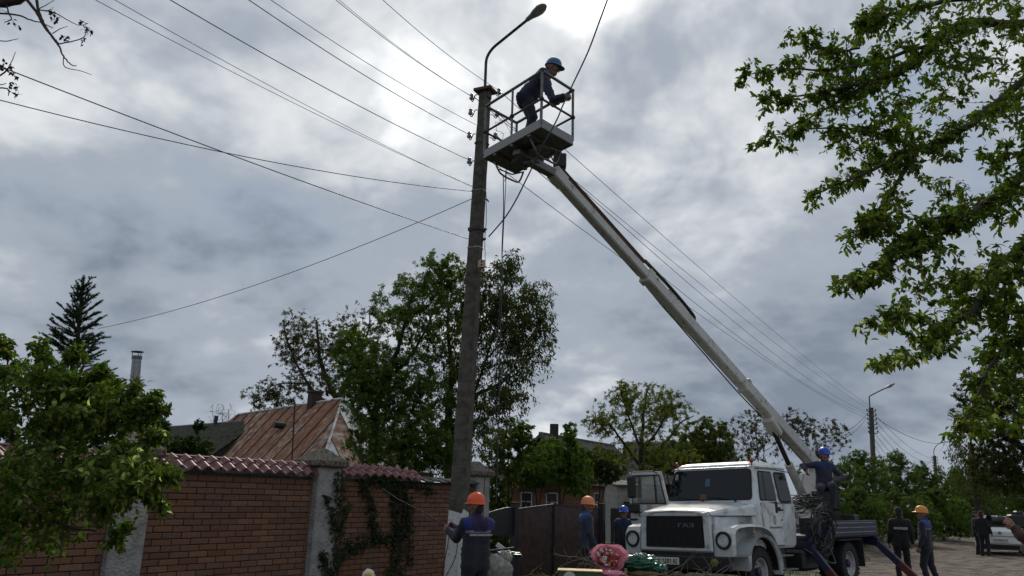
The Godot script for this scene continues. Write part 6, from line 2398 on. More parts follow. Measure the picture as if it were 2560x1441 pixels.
	for k in 3:
		var hh := Geo.new()
		hh.xf = inv
		hh.tube(wiggle([P1 + up * (0.28 - 0.05 * k), P1 + up * 0.35 + ax * 0.1 + sd * (0.1 * k - 0.1), P1 + up * 0.5 + ax * (0.25 + 0.1 * k), P1 + up * 0.3 + ax * 0.5], 5, 0.0), 0.013, 5)
		part(hh, "hose", M.cable, bn)
	var hb := Geo.new()
	hb.xf = inv
	hb.box(P1 + up * 0.3 - ax * 0.05, Vector3(0.22, 0.26, 0.2), 0.02)
	hb.box(P1 + up * 0.42 + sd * 0.05, Vector3(0.12, 0.1, 0.16), 0.02)
	part(hb, "valve_block", M.darksteel, bn)
	build_basket(t, inv, P1, ax)


func build_basket(t: Node3D, inv: Transform3D, tip: Vector3, ax: Vector3) -> void:
	var H := 7.2
	var top := 8.17
	var A := Vector3(-0.525, H, -11.98)
	var B := Vector3(0.375, H, -10.79)
	var C := Vector3(0.9, H, -11.37)
	var E := Vector3(0.005, H, -12.56)
	var mid := (A + B + C + E) / 4
	var bk := Node3D.new()
	bk.name = "basket"
	t.add_child(bk)
	bk.transform = inv
	var fl := Geo.new()
	fl.loft([[A, B, C, E].map(func(p): return p + Vector3(0, 0.02, 0)), [A, B, C, E].map(func(p): return p + Vector3(0, 0.06, 0))], true, false)
	part(fl, "floor", M.steel, bk)
	var cs := [A, B, C, E]
	for i in 4:
		var p: Vector3 = cs[i]
		var q: Vector3 = cs[(i + 1) % 4]
		var tb := Geo.new()
		tb.beam(p + Vector3(0, 0.08, 0), q + Vector3(0, 0.08, 0), 0.03, 0.15, Vector3.UP, 0.004)
		part(tb, "toe_board", M.aluminium, bk)
		for y in [top, 7.69]:
			var rl := Geo.new()
			rl.tube([Vector3(p.x, y, p.z), Vector3(q.x, y, q.z)], 0.024 if y == top else 0.018, 8)
			part(rl, "rail", M.steel if y == top else M.rustysteel, bk)
		var ps := Geo.new()
		ps.tube([p + Vector3(0, 0.08, 0), Vector3(p.x, top, p.z)], 0.021, 8)
		part(ps, "post", M.steel, bk)
		var gs := Geo.new()
		gs.ball(Vector3(p.x, 7.69, p.z), Vector3(0.04, 0.045, 0.04), 5, 8)
		gs.ball(Vector3(p.x, top, p.z), Vector3(0.03, 0.03, 0.03), 5, 8)
		part(gs, "joint", M.darksteel, bk)
	for q in [A.lerp(B, 0.5), E.lerp(C, 0.45)]:
		var ps := Geo.new()
		ps.tube([q + Vector3(0, 0.08, 0), Vector3(q.x, top, q.z)], 0.018, 8)
		part(ps, "post", M.steel, bk)
		var gs := Geo.new()
		gs.ball(Vector3(q.x, 7.69, q.z), Vector3(0.04, 0.04, 0.04), 5, 8)
		part(gs, "joint", M.darksteel, bk)
	# underside: stiffeners, cross bracket to the boom, guard tube
	for k in 3:
		var st := Geo.new()
		var u := 0.2 + 0.3 * k
		st.beam(A.lerp(B, u) + Vector3(0, -0.005, 0), E.lerp(C, u) + Vector3(0, -0.005, 0), 0.06, 0.05)
		part(st, "stiffener", M.steel, bk)
	var br := Geo.new()
	br.beam(mid + (B - A) * 0.3 + Vector3(0, -0.05, 0), mid - (B - A) * 0.22 + Vector3(0, -0.05, 0), 0.16, 0.09, Vector3.UP, 0.01)
	br.beam(mid + (C - B) * 0.3 + Vector3(0, -0.09, 0), mid - (C - B) * 0.35 + Vector3(0, -0.09, 0), 0.16, 0.09, Vector3.UP, 0.01)
	br.beam(mid + Vector3(0, -0.12, 0), tip + Vector3(0, -0.02, 0), 0.15, 0.14, Vector3.UP, 0.01)
	part(br, "bracket", M.steel, bk)
	var gd := Geo.new()
	var f := func(x, y, d): return z1(x, y, d)
	gd.tube(wiggle([f.call(525, 1190, 12.0), f.call(552, 1265, 12.0), f.call(590, 1315, 12.05), f.call(690, 1365, 12.15), f.call(720, 1355, 12.2), f.call(745, 1295, 12.3)], 5, 0.0), 0.016, 7)
	gd.tube([f.call(565, 1270, 12.3), f.call(660, 1310, 12.35), f.call(750, 1290, 12.4)], 0.013, 7)
	part(gd, "guard_tube", M.steel, bk)
	var g2 := Geo.new()
	g2.tube(wiggle([f.call(800, 1040, 11.1), f.call(830, 1110, 11.1), f.call(860, 1165, 11.2), f.call(930, 1205, 11.4), f.call(990, 1225, 11.6), f.call(1020, 1150, 11.6)], 5, 0.0), 0.016, 7)
	g2.tube(wiggle([f.call(900, 1110, 11.3), f.call(960, 1115, 11.3), f.call(990, 1140, 11.4), f.call(920, 1200, 11.5)], 5, 0.0), 0.014, 7)
	part(g2, "guard_tube", M.steel, bk)
	# control stand and wires inside
	var cb := Geo.new()
	cb.box(E.lerp(C, 0.75) + Vector3(-0.05, 0.1, 0.08), Vector3(0.3, 0.06, 0.2), 0.01)
	cb.tube([E + Vector3(0.1, 0.1, 0.1), E + Vector3(0.12, 0.5, 0.1), E + Vector3(0.06, 0.62, 0.08), E + Vector3(0.0, 0.5, 0.06)], 0.013, 6)
	cb.tube([E + Vector3(0.22, 0.1, 0.1), E + Vector3(0.24, 0.45, 0.1)], 0.02, 6)
	part(cb, "control_lever", M.darksteel, bk)
	for k in 5:
		var lw := Geo.new()
		var p := A.lerp(E, 0.3 + 0.12 * k) + Vector3(0, rr(0.5, 0.95), 0)
		lw.tube(wiggle([p, p + Vector3(rr(-0.1, 0.2), rr(-0.1, 0.1), 0), p + Vector3(rr(-0.1, 0.2), rr(-0.3, 0.1), rr(-0.1, 0.1)), p + Vector3(rr(0.0, 0.3), rr(-0.7, -0.3), 0)], 5, 0.02), 0.004, 4)
		part(lw, "loose_wire", M.wire, bk)


func build_coil() -> void:
	# loops of cable hung on the bed side behind the cab
	var o := thing("cable_coil", "tangle of black cable loops hanging behind the truck cab", "cable coil")
	o.transform = truck_xf
	for k in 26:
		var g := Geo.new()
		var pts := []
		var cy := rr(1.02, 1.28)
		var rz := rr(0.3, 0.55)
		var ry := rr(0.3, 0.52)
		var cz := rr(-2.85, -2.62) - 0.25 * (ry - 0.3)
		var tilt := rr(-0.25, 0.35)
		for i in 21:
			var a := TAU * i / 20
			var z := cos(a) * rz * (1 + 0.15 * sin(a))
			var y := sin(a) * ry
			pts.append(Vector3(1.22 + rr(-0.05, 0.1) + y * 0.1, cy + y * cos(tilt) + z * sin(tilt) + rr(-0.012, 0.012), cz + z * cos(tilt) - y * sin(tilt)))
		g.tube(wiggle(pts, 2, 0.003), rr(0.006, 0.011), 5, false)
		part(g, "cable_loop", M.cable if k % 4 else M.cablegrey, o)
	for k in 14:
		var g := Geo.new()
		var pts := []
		for i in 17:
			var a := PI * i / 16
			pts.append(Vector3(rr(0.6, 1.15), 1.42 + 0.28 * sin(a) + 0.02 * k + rr(-0.02, 0.02), -2.2 - i * 0.1 - rr(0, 0.05)))
		g.tube(wiggle(pts, 2, 0.004), rr(0.007, 0.012), 5)
		part(g, "cable_loop", M.cable, o)
	var g := Geo.new()
	g.tube(wiggle([Vector3(1.12, 0.85, -2.1), Vector3(1.3, 0.62, -2.6), Vector3(1.35, 0.55, -2.95), Vector3(1.34, 0.62, -3.0), Vector3(1.3, 0.85, -2.9)], 6, 0.003), 0.011, 5)
	part(g, "cable_loop", M.cablegrey, o)


# ------------------------------------------------------------------ people: one continuous surface from tapered bones
class Flesh:
	var bones := []

	func cap(a: Vector3, b: Vector3, ra: float, rb: float, col: Color, k := 0.03) -> void:
		bones.append([a, b, ra, rb, col, k])

	func build(g: Geo, cell: float, cloth_of: Callable) -> void:
		var lo := Vector3.ONE * 1e9
		var hi := -lo
		for q in bones:
			var r: float = maxf(q[2], q[3]) + cell * 2.5
			for p in [q[0], q[1]]:
				lo = lo.min(p - Vector3.ONE * r)
				hi = hi.max(p + Vector3.ONE * r)
		var nx := int((hi.x - lo.x) / cell) + 2
		var ny := int((hi.y - lo.y) / cell) + 2
		var nz := int((hi.z - lo.z) / cell) + 2
		var n := nx * ny * nz
		var f := PackedFloat32Array()
		f.resize(n)
		f.fill(1.0)
		var raw := f.duplicate()
		var who := PackedByteArray()
		who.resize(n)
		var sy := nx
		var sz := nx * ny
		for bi in bones.size():
			var q: Array = bones[bi]
			var a: Vector3 = q[0]
			var ba: Vector3 = q[1] - a
			var l2 := maxf(ba.length_squared(), 1e-9)
			var ra: float = q[2]
			var rb: float = q[3]
			var k: float = q[5]
			var m := maxf(ra, rb) + k + cell * 1.5
			var p0: Vector3 = (a.min(q[1]) - Vector3.ONE * m - lo) / cell
			var p1: Vector3 = (a.max(q[1]) + Vector3.ONE * m - lo) / cell
			for z in range(maxi(int(p0.z), 0), mini(int(p1.z) + 1, nz - 1) + 1):
				for y in range(maxi(int(p0.y), 0), mini(int(p1.y) + 1, ny - 1) + 1):
					var i := z * sz + y * sy + maxi(int(p0.x), 0)
					for x in range(maxi(int(p0.x), 0), mini(int(p1.x) + 1, nx - 1) + 1):
						var pa := lo + Vector3(x, y, z) * cell - a
						var h := clampf(pa.dot(ba) / l2, 0.0, 1.0)
						var d := (pa - ba * h).length() - ra - (rb - ra) * h
						var o := f[i]
						var e := maxf(k - absf(o - d), 0.0)
						f[i] = minf(o, d) - e * e / (4.0 * k)
						if d < raw[i]:
							raw[i] = d
							who[i] = bi
						i += 1
		var ids := {}
		var vs := PackedVector3Array()
		var cs := PackedColorArray()
		var offs := [0, 1, sy, sy + 1, sz, sz + 1, sz + sy, sz + sy + 1]
		var corner := [Vector3(0, 0, 0), Vector3(1, 0, 0), Vector3(0, 1, 0), Vector3(1, 1, 0), Vector3(0, 0, 1), Vector3(1, 0, 1), Vector3(0, 1, 1), Vector3(1, 1, 1)]
		var edges := [[0, 1], [2, 3], [4, 5], [6, 7], [0, 2], [1, 3], [4, 6], [5, 7], [0, 4], [1, 5], [2, 6], [3, 7]]
		var near := cell * 2.0
		for z in nz - 1:
			for y in ny - 1:
				var i := z * sz + y * sy
				for x in nx - 1:
					if absf(f[i]) < near:
						var neg := 0
						for o in offs:
							if f[i + o] < 0:
								neg += 1
						if neg > 0 and neg < 8:
							var s := Vector3.ZERO
							var c := 0
							for e in edges:
								var u := f[i + offs[e[0]]]
								var w := f[i + offs[e[1]]]
								if (u < 0) != (w < 0):
									s += (corner[e[0]] as Vector3).lerp(corner[e[1]], u / (u - w))
									c += 1
							var best := 0
							for j in 8:
								if absf(f[i + offs[j]]) < absf(f[i + offs[best]]):
									best = j
							ids[i] = vs.size()
							vs.append(lo + (Vector3(x, y, z) + s / c) * cell)
							cs.append(bones[who[i + offs[best]]][4])
					i += 1
		var tris := PackedInt32Array()
		for i in ids:
			# the three grid edges that leave the cell's first corner
			var inside := f[i] < 0
			for ax in 3:
				var d: int = [1, sy, sz][ax]
				var u: int = [sy, sz, 1][ax]
				var w: int = [sz, 1, sy][ax]
				if (f[i + d] < 0) == inside:
					continue
				if not (ids.has(i - u) and ids.has(i - w) and ids.has(i - u - w)):
					continue
				var q := [ids[i], ids[i - u], ids[i - u - w], ids[i - w]]
				if not inside:
					q = [q[0], q[3], q[2], q[1]]
				tris.append_array(PackedInt32Array([q[0], q[1], q[2], q[0], q[2], q[3]]))
		var nn := PackedVector3Array()
		nn.resize(vs.size())
		for j in range(0, tris.size(), 3):
			var a := vs[tris[j]]
			var m := (vs[tris[j + 1]] - a).cross(vs[tris[j + 2]] - a)
			for e in 3:
				nn[tris[j + e]] += m
		for j in vs.size():
			cs[j] = cloth_of.call(vs[j], cs[j])
		for j in range(0, tris.size(), 3):
			for e in [0, 2, 1]:
				var t := tris[j + e]
				g.v.append(vs[t])
				g.n.append(nn[t].normalized())
				g.c.append(cs[t])


func hand(fl: Flesh, w: Vector3, dir: Vector3, nrm: Vector3, curl: float, col: Color, left: float) -> void:
	# palm, four fingers of two bones each and a thumb from the side of the palm; nrm points out of the back of the hand
	dir = dir.normalized()
	var x := dir.cross(nrm).normalized() * left
	nrm = x.cross(dir).normalized() * left
	var down := -nrm
	for k in 3:
		var o := x * (k - 1.0) * 0.024
		fl.cap(w + o * 0.6, w + dir * 0.085 + o * 1.15, 0.02, 0.017, col, 0.012)
	var lens := [0.062, 0.075, 0.07, 0.055]
	for k in 4:
		var o := x * (k - 1.5) * 0.021
		var b := w + dir * 0.09 + o
		var a1 := curl * 1.2 + 0.12
		var d1 := (dir * cos(a1) + down * sin(a1)).normalized()
		var m: Vector3 = b + d1 * lens[k] * 0.55
		var a2 := a1 + curl * 1.5 + 0.15
		var d2 := (dir * cos(a2) + down * sin(a2)).normalized()
		fl.cap(b, m, 0.0098, 0.009, col, 0.004)
		fl.cap(m, m + d2 * lens[k] * 0.55, 0.009, 0.0075, col, 0.004)
	var tb := w + dir * 0.03 - x * 0.034
	var td := (dir * 0.7 - x * (0.65 - curl * 0.5) + down * (0.25 + curl * 0.6)).normalized()
	fl.cap(tb, tb + td * 0.035, 0.013, 0.011, col, 0.008)
	fl.cap(tb + td * 0.035, tb + td * 0.035 + (td + dir * 0.4 + x * curl).normalized() * 0.032, 0.0108, 0.0085, col, 0.004)


func helmet(parent: Node3D, xf: Transform3D, m: Material) -> void:
	var g := Geo.new()
	g.xf = xf
	var rings := []
	var ring := func(y, k, brim):
		var r := []
		for i in 28:
			var a := TAU * i / 28
			var fz := -sin(a)
			var peak: float = brim * (pow(maxf(fz, 0.0), 2.0) * 0.055 + 0.012)
			r.append(Vector3(cos(a) * (0.124 * k + peak * 0.5), y - brim * 0.012 * maxf(fz, 0.0), fz * (0.142 * k + peak)))
		return r
	rings.append(ring.call(-0.004, 0.98, 1.0))
	rings.append(ring.call(0.004, 1.0, 1.0))
	rings.append(ring.call(0.008, 1.0, 0.12))
	for q in [[0.035, 0.99], [0.07, 0.95], [0.104, 0.84], [0.13, 0.68], [0.147, 0.46], [0.156, 0.24], [0.158, 0.06]]:
		rings.append(ring.call(q[0], q[1], 0.0))
	g.loft(rings, true, true)
	for x in [-0.022, 0.0, 0.022]:
		var rib := []
		for k in 9:
			var a := PI * (0.12 + 0.76 * k / 8.0)
			rib.append(Vector3(x, 0.006 + 0.152 * sin(a), cos(a) * 0.13))
		g.tube(rib, 0.007, 5)
	part(g, "helmet", m, parent)


func person(label: String, where: Vector3, yaw: float, o: Dictionary) -> Node3D:
	# faces +z before the turn; its left is +x; o may hold joint places (in own axes, or as points in the scene under "world")
	var p := thing("person", label, "person", where, o.get("group", ""))
	var sc: float = o.get("size", 1.0)
	p.basis = Basis(Vector3.UP, yaw).scaled(Vector3.ONE * sc)
	var inv := p.transform.affine_inverse()
	var j := {"pelvis": Vector3(0, 0.95, 0), "le": Vector3(0.25, 1.16, -0.03), "lw": Vector3(0.27, 0.91, 0.08), "re": Vector3(-0.25, 1.16, -0.03), "rw": Vector3(-0.27, 0.91, 0.08), "lk": Vector3(0.11, 0.5, 0.03), "la": Vector3(0.12, 0.09, -0.03), "rk": Vector3(-0.11, 0.5, 0.03), "ra": Vector3(-0.12, 0.09, -0.03)}
	for k in o.get("own", {}):
		j[k] = o.own[k]
	for k in o.get("world", {}):
		j[k] = inv * (o.world[k] as Vector3)
	var tb: Basis = o.get("torso", Basis())
	var T := func(x, y, z): return j.pelvis + tb * (Vector3(x, y, z) - Vector3(0, 0.95, 0))
	var jc: Color = o.get("jacket", Color(0.022, 0.024, 0.042))
	var yoke: Color = o.get("yoke", Color(0.02, 0.05, 0.2))
	var tc: Color = o.get("trousers", Color(0.018, 0.02, 0.032))
	var boot := Color(0.015, 0.013, 0.012)
	var skin: Color = o.get("skin", Color(0.34, 0.175, 0.12))
	var hair: Color = o.get("hair", Color(0.025, 0.018, 0.014))
	var fl := Flesh.new()
	for s in [1.0, -1.0]:
		fl.cap(T.call(s * 0.085, 1.36, -0.01), T.call(s * 0.08, 1.06, 0.0), 0.122, 0.118, jc, 0.05)
		fl.cap(T.call(s * 0.078, 1.06, 0.0), T.call(s * 0.085, 0.88, 0.0), 0.12, 0.128, jc, 0.04)
		fl.cap(T.call(0, 1.435, -0.01), T.call(s * 0.165, 1.42, -0.01), 0.08, 0.082, jc, 0.05)
		var sh: Vector3 = T.call(s * 0.19, 1.41, -0.01)
		var el: Vector3 = j.le if s > 0 else j.re
		var wr: Vector3 = j.lw if s > 0 else j.rw
		fl.cap(sh, el, 0.078, 0.06, jc, 0.04)
		fl.cap(el, wr.lerp(el, 0.1), 0.06, 0.047, jc, 0.025)
		fl.cap(wr.lerp(el, 0.16), wr.lerp(el, 0.07), 0.05, 0.047, jc, 0.01)
		var hp: Vector3 = j.pelvis + Vector3(s * 0.09, -0.03, 0)
		var kn: Vector3 = j.lk if s > 0 else j.rk
		var an: Vector3 = j.la if s > 0 else j.ra
		fl.cap(hp, kn, 0.105, 0.074, tc, 0.03)
		fl.cap(kn, an + Vector3(0, 0.03, 0), 0.073, 0.062, tc, 0.03)
		fl.cap(an, an + Vector3(0, -0.03, -0.02), 0.052, 0.05, boot, 0.02)
		fl.cap(an + Vector3(0, -0.035, -0.01), an + Vector3(s * 0.03, -0.048, 0.16), 0.048, 0.038, boot, 0.02)
	fl.cap(T.call(0, 1.2, 0.03), T.call(0, 0.98, 0.02), 0.12, 0.125, jc, 0.05)
	fl.cap(T.call(0, 1.45, -0.015), T.call(0, 1.53, -0.005), 0.078, 0.068, jc, 0.03)
	var g := Geo.new()
	var seam := FastNoiseLite.new()
	seam.seed = rng.randi() % 1000
	seam.frequency = 7.0
	seam.fractal_octaves = 3
	var back := Transform3D(tb, j.pelvis) * Transform3D(Basis(), Vector3(0, -0.95, 0))
	var binv := back.affine_inverse()
	# the jacket's blue yoke and its sewn-on reflective band are other cloth
	fl.build(g, o.get("cell", 0.021), func(v, c):
		if c == jc:
			var q: Vector3 = binv * v
			if o.has("hood") and q.y > 1.31 + 1.1 * q.x * q.x and q.z < 0.06 and absf(q.x) < 0.13:
				return o.hood
			if q.y > 1.33 + 0.02 * absf(q.x) and absf(q.x) < 0.24:
				return yoke
			if q.y > 1.3 and q.y < 1.33 and absf(q.x) < 0.2 and o.has("stripe"):
				return Color(0.25, 0.26, 0.28)
		return c)
	# soft creases in the cloth
	for i in g.v.size():
		g.v[i] += g.n[i] * seam.get_noise_3dv(g.v[i] * Vector3(1, 1.6, 1)) * 0.022
	# head
	var hb: Basis = o.get("head", Basis())
	var hc: Vector3 = T.call(0, 1.545, 0.0) + hb * Vector3(0, 0.095, 0.025)
	var hx := Transform3D(hb, hc)
	var hd := Flesh.new()
	var H := func(a, b, ra, rb, c, k): hd.cap(hx * a, hx * b, ra, rb, c, k)
	H.call(Vector3(0, 0.03, -0.03), Vector3(0, 0.03, 0.012), 0.094, 0.09, skin, 0.03)
	H.call(Vector3(0, -0.01, 0.03), Vector3(0, -0.068, 0.045), 0.072, 0.052, skin, 0.03)
	H.call(Vector3(0, -0.095, 0.058), Vector3(0, -0.097, 0.066), 0.03, 0.027, skin, 0.03)
	H.call(Vector3(0, 0.004, 0.1), Vector3(0, -0.03, 0.118), 0.011, 0.016, skin, 0.012)
	H.call(Vector3(-0.036, 0.028, 0.088), Vector3(0.036, 0.028, 0.088), 0.015, 0.015, skin, 0.012)
	for s in [-1.0, 1.0]:
		H.call(Vector3(s * 0.09, -0.018, -0.008), Vector3(s * 0.093, 0.018, -0.014), 0.014, 0.017, skin, 0.008)
		H.call(Vector3(s * 0.032, 0.008, 0.09), Vector3(s * 0.033, 0.008, 0.09), 0.012, 0.012, Color(0.05, 0.035, 0.03), 0.004)
		H.call(Vector3(s * 0.05, -0.02, 0.06), Vector3(s * 0.052, -0.02, 0.06), 0.03, 0.03, skin, 0.02)
	H.call(Vector3(-0.02, -0.058, 0.094), Vector3(0.02, -0.058, 0.094), 0.007, 0.007, skin * Color(0.75, 0.45, 0.45), 0.006)
	H.call(Vector3(0, 0.03, -0.05), Vector3(0, -0.04, -0.062), 0.083, 0.062, hair, 0.012)
	if not o.has("helmet"):
		H.call(Vector3(0, 0.06, -0.04), Vector3(0, 0.062, 0.02), 0.092, 0.086, hair, 0.015)
	H.call(Vector3(0, -0.06, -0.02), Vector3(0, -0.17, -0.03), 0.056, 0.06, skin, 0.03)
	hd.build(g, o.get("headcell", 0.0095), func(_v, c): return c)
	# hands
	for s in [1.0, -1.0]:
		var el: Vector3 = j.le if s > 0 else j.re
		var wr: Vector3 = j.lw if s > 0 else j.rw
		var dir := (wr - el).normalized()
		var want: Vector3 = o.get("lhand" if s > 0 else "rhand", dir)
		var nrm: Vector3 = o.get("lback" if s > 0 else "rback", Vector3(s, 0.3, 0))
		var hf := Flesh.new()
		hf.cap(wr.lerp(el, 0.12), wr, 0.032, 0.03, skin if not o.has("gloves") or s > 0 else o.gloves, 0.015)
		hand(hf, wr, want, nrm, o.get("curl", 0.35), skin if not o.has("gloves") or s > 0 else o.gloves, s)
		hf.build(g, o.get("handcell", 0.008), func(_v, c): return c)
	part(g, "body", M.cloth, p)
	if o.has("helmet"):
		helmet(p, hx * Transform3D(Basis(Vector3.RIGHT, -0.08), Vector3(0, 0.042, -0.002)), o.helmet)
	if o.has("print"):
		var bt := back * Transform3D(Basis(Vector3.UP, PI), Vector3(0, 1.27, -0.137))
		text(o.print, o.get("print_size", 0.035), M.print, p, bt, "lettering", 0.006)
	return p


func build_people() -> void:
	# the groundman pulling the cable, seen from behind
	var D := 11.3
	person("worker in a bright orange helmet seen from behind, pulling cable beside the lamp pole", base_at(1194, D), -2.62, {
		"helmet": M.orange, "hood": Color(0.03, 0.018, 0.07), "print": "ЧЕРКАСИОБЛЕНЕРГО", "print_size": 0.034, "stripe": true, "cell": 0.017, "gloves": Color(0.16, 0.055, 0.025), "curl": 0.8, "yoke": Color(0.022, 0.035, 0.2), "jacket": Color(0.026, 0.024, 0.04),
		"world": {"le": at(1141, 1348, D + 0.1), "lw": at(1118, 1325, D + 0.35), "re": at(1168, 1336, D + 0.42), "rw": at(1140, 1319, D + 0.5)}, "head": Basis(Vector3.UP, 0.25) * Basis(Vector3.RIGHT, 0.05)})
	hung("dark cable running from the groundman's hands up under the wall coping", [[1122, 1322], [1090, 1302], [1060, 1284], [1020, 1262], [990, 1246], [955, 1222]], [11.7, 11.8, 11.9, 12.0, 12.1, 12.4], 0.009)
	hung("black cable tail looping from the groundman's hands to the ground", [[1123, 1330], [1120, 1360], [1112, 1400], [1100, 1460]], [11.6, 11.6, 11.6, 11.6], 0.006)
	hung("black cable loop hanging before the whitewashed pole foot", [[1141, 1325], [1143, 1360], [1138, 1395], [1115, 1441], [1100, 1470]], [11.75, 11.7, 11.7, 11.7, 11.7], 0.006)
	# the worker in profile by the gate
	person("worker in a pale orange helmet standing in profile before the brown gate", base_at(1466, 16.3), 1.75, {
		"helmet": M.paleorange, "jacket": Color(0.045, 0.055, 0.1), "yoke": Color(0.03, 0.09, 0.28), "hair": Color(0.08, 0.05, 0.03), "skin": Color(0.36, 0.16, 0.1),
		"own": {"le": Vector3(0.24, 1.15, 0.0), "lw": Vector3(0.22, 0.9, 0.12), "re": Vector3(-0.24, 1.15, 0.0), "rw": Vector3(-0.22, 0.9, 0.12), "lk": Vector3(0.1, 0.5, 0.09), "la": Vector3(0.11, 0.09, 0.06)}, "head": Basis(Vector3.RIGHT, 0.08)})
	# the worker behind the open door
	person("worker in a blue helmet half hidden behind the truck's open door", base_at(1562, 19.2), -0.5, {
		"helmet": M.helmetblue, "size": 0.9, "torso": Basis(Vector3.RIGHT, 0.12), "jacket": Color(0.03, 0.035, 0.06), "yoke": Color(0.03, 0.05, 0.14), "head": Basis(Vector3.UP, 0.1)})
	# the boom operator sitting on the turret
	var S := at(2062, 1214, 19.0)
	person("worker in a blue helmet sitting at the boom controls on the truck bed", S - Vector3(0, 0.95, 0), 0.25, {
		"helmet": M.helmetblue, "jacket": Color(0.03, 0.034, 0.055), "yoke": Color(0.025, 0.045, 0.13), "trousers": Color(0.03, 0.035, 0.06), "torso": Basis(Vector3.RIGHT, 0.05), "head": Basis(Vector3.UP, 0.45) * Basis(Vector3.RIGHT, 0.1), "curl": 0.5,
		"world": {"re": at(2006, 1165, 19.0), "rw": at(2016, 1176, 18.75), "le": at(2108, 1196, 18.95), "lw": at(2082, 1206, 18.6), "lk": at(2084, 1216, 18.45), "la": at(2082, 1268, 18.5), "rk": at(2052, 1222, 18.5), "ra": at(2050, 1274, 18.6)}, "lhand": Vector3(-0.6, -0.4, 0.5), "rhand": Vector3(0.1, -1, 0.2)})
	# the man in the basket
	var base := Vector3(0.2, 7.262, -11.6)
	person("worker in a blue helmet leaning over the lift basket rail, hands on the cable", base, 1.45, {
		"helmet": M.helmetteal, "cell": 0.017, "torso": Basis(Vector3.RIGHT, 0.72), "head": Basis(Vector3.RIGHT, 0.3), "curl": 0.8, "jacket": Color(0.022, 0.026, 0.055), "yoke": Color(0.07, 0.085, 0.12), "trousers": Color(0.018, 0.021, 0.045), "skin": Color(0.28, 0.15, 0.1), "size": 0.96,
		"own": {"pelvis": Vector3(0, 0.93, -0.05), "lk": Vector3(0.12, 0.5, 0.04), "rk": Vector3(-0.12, 0.5, 0.08)},
		"world": {"le": at(1385, 258, 11.75), "lw": at(1409, 246, 11.35), "re": at(1382, 250, 11.1), "rw": at(1411, 240, 10.95)}, "lhand": Vector3(0.1, 0.0, 1), "rhand": Vector3(0.1, 0.0, 1)})
	# along the road
	person("worker in a yellow-orange helmet and blue-yoked jacket walking on the road", base_at(2304, 19.0), -2.3, {
		"helmet": M.yelloworange, "yoke": Color(0.02, 0.06, 0.26), "stripe": true, "hair": Color(0.05, 0.03, 0.02), "own": {"lk": Vector3(0.1, 0.5, 0.08), "la": Vector3(0.11, 0.09, 0.0), "rk": Vector3(-0.1, 0.5, -0.04), "ra": Vector3(-0.11, 0.1, -0.16)}, "head": Basis(Vector3.UP, 0.4)})
	person("bareheaded police officer in black seen from behind on the road", base_at(2243, 20.6), 2.85, {
		"jacket": Color(0.008, 0.008, 0.009), "yoke": Color(0.008, 0.008, 0.009), "trousers": Color(0.009, 0.009, 0.01), "print": "ПОЛІЦІЯ", "print_size": 0.075, "skin": Color(0.3, 0.15, 0.1)})
	person("bystander in black beside the white hatchback's left tail lamp", base_at(2449, 31.5), 2.2, {"jacket": Color(0.008, 0.008, 0.009), "yoke": Color(0.008, 0.008, 0.009), "trousers": Color(0.008, 0.008, 0.01), "cell": 0.028, "handcell": 0.012, "headcell": 0.013, "size": 0.97})
	person("bystander in dark clothes facing the other near the white hatchback", base_at(2432, 32.5), 0.9, {"jacket": Color(0.012, 0.012, 0.014), "yoke": Color(0.012, 0.012, 0.014), "trousers": Color(0.01, 0.01, 0.012), "cell": 0.028, "handcell": 0.012, "headcell": 0.013, "size": 0.95})
	# the cameraman at the right edge
	D = 8.6
	var hands := at(2552, 1296, D)
	person("cameraman in a brown jacket holding up a black camera", base_at(2588, D), -1.5, {
		"jacket": Color(0.06, 0.024, 0.015), "yoke": Color(0.06, 0.024, 0.015), "trousers": Color(0.02, 0.02, 0.022), "curl": 0.6, "skin": Color(0.4, 0.22, 0.15), "cell": 0.017,
		"world": {"le": at(2560, 1345, D - 0.25), "lw": at(2537, 1322, D - 0.12), "re": at(2595, 1320, D + 0.3), "rw": at(2562, 1292, D + 0.08)}, "lhand": Vector3(0.2, 0.6, 0.6), "rhand": Vector3(0, 0.15, 1)})
	var cm := thing("video_camera", "black camera with a long lens held up by the cameraman", "camera", at(2540, 1304, D - 0.06))
	cm.scale = Vector3.ONE * 1.25
	var b := Geo.new()
	b.box(Vector3(0.02, 0, 0), Vector3(0.15, 0.11, 0.08), 0.012)
	b.box(Vector3(0.03, 0.065, 0), Vector3(0.06, 0.04, 0.06), 0.01)
	part(b, "camera_body", M.black, cm)
	var l := Geo.new()
	l.xf = Transform3D(Basis(Vector3.BACK, PI / 2), Vector3(-0.055, 0, 0))
	l.lathe([Vector2(0.035, 0), Vector2(0.036, 0.05), Vector2(0.04, 0.055), Vector2(0.04, 0.1), Vector2(0.036, 0.105), Vector2(0.038, 0.14), Vector2(0.048, 0.17), Vector2(0.044, 0.17), Vector2(0.03, 0.14), Vector2(0, 0.13)], 20)
	part(l, "camera_lens", M.black, cm)


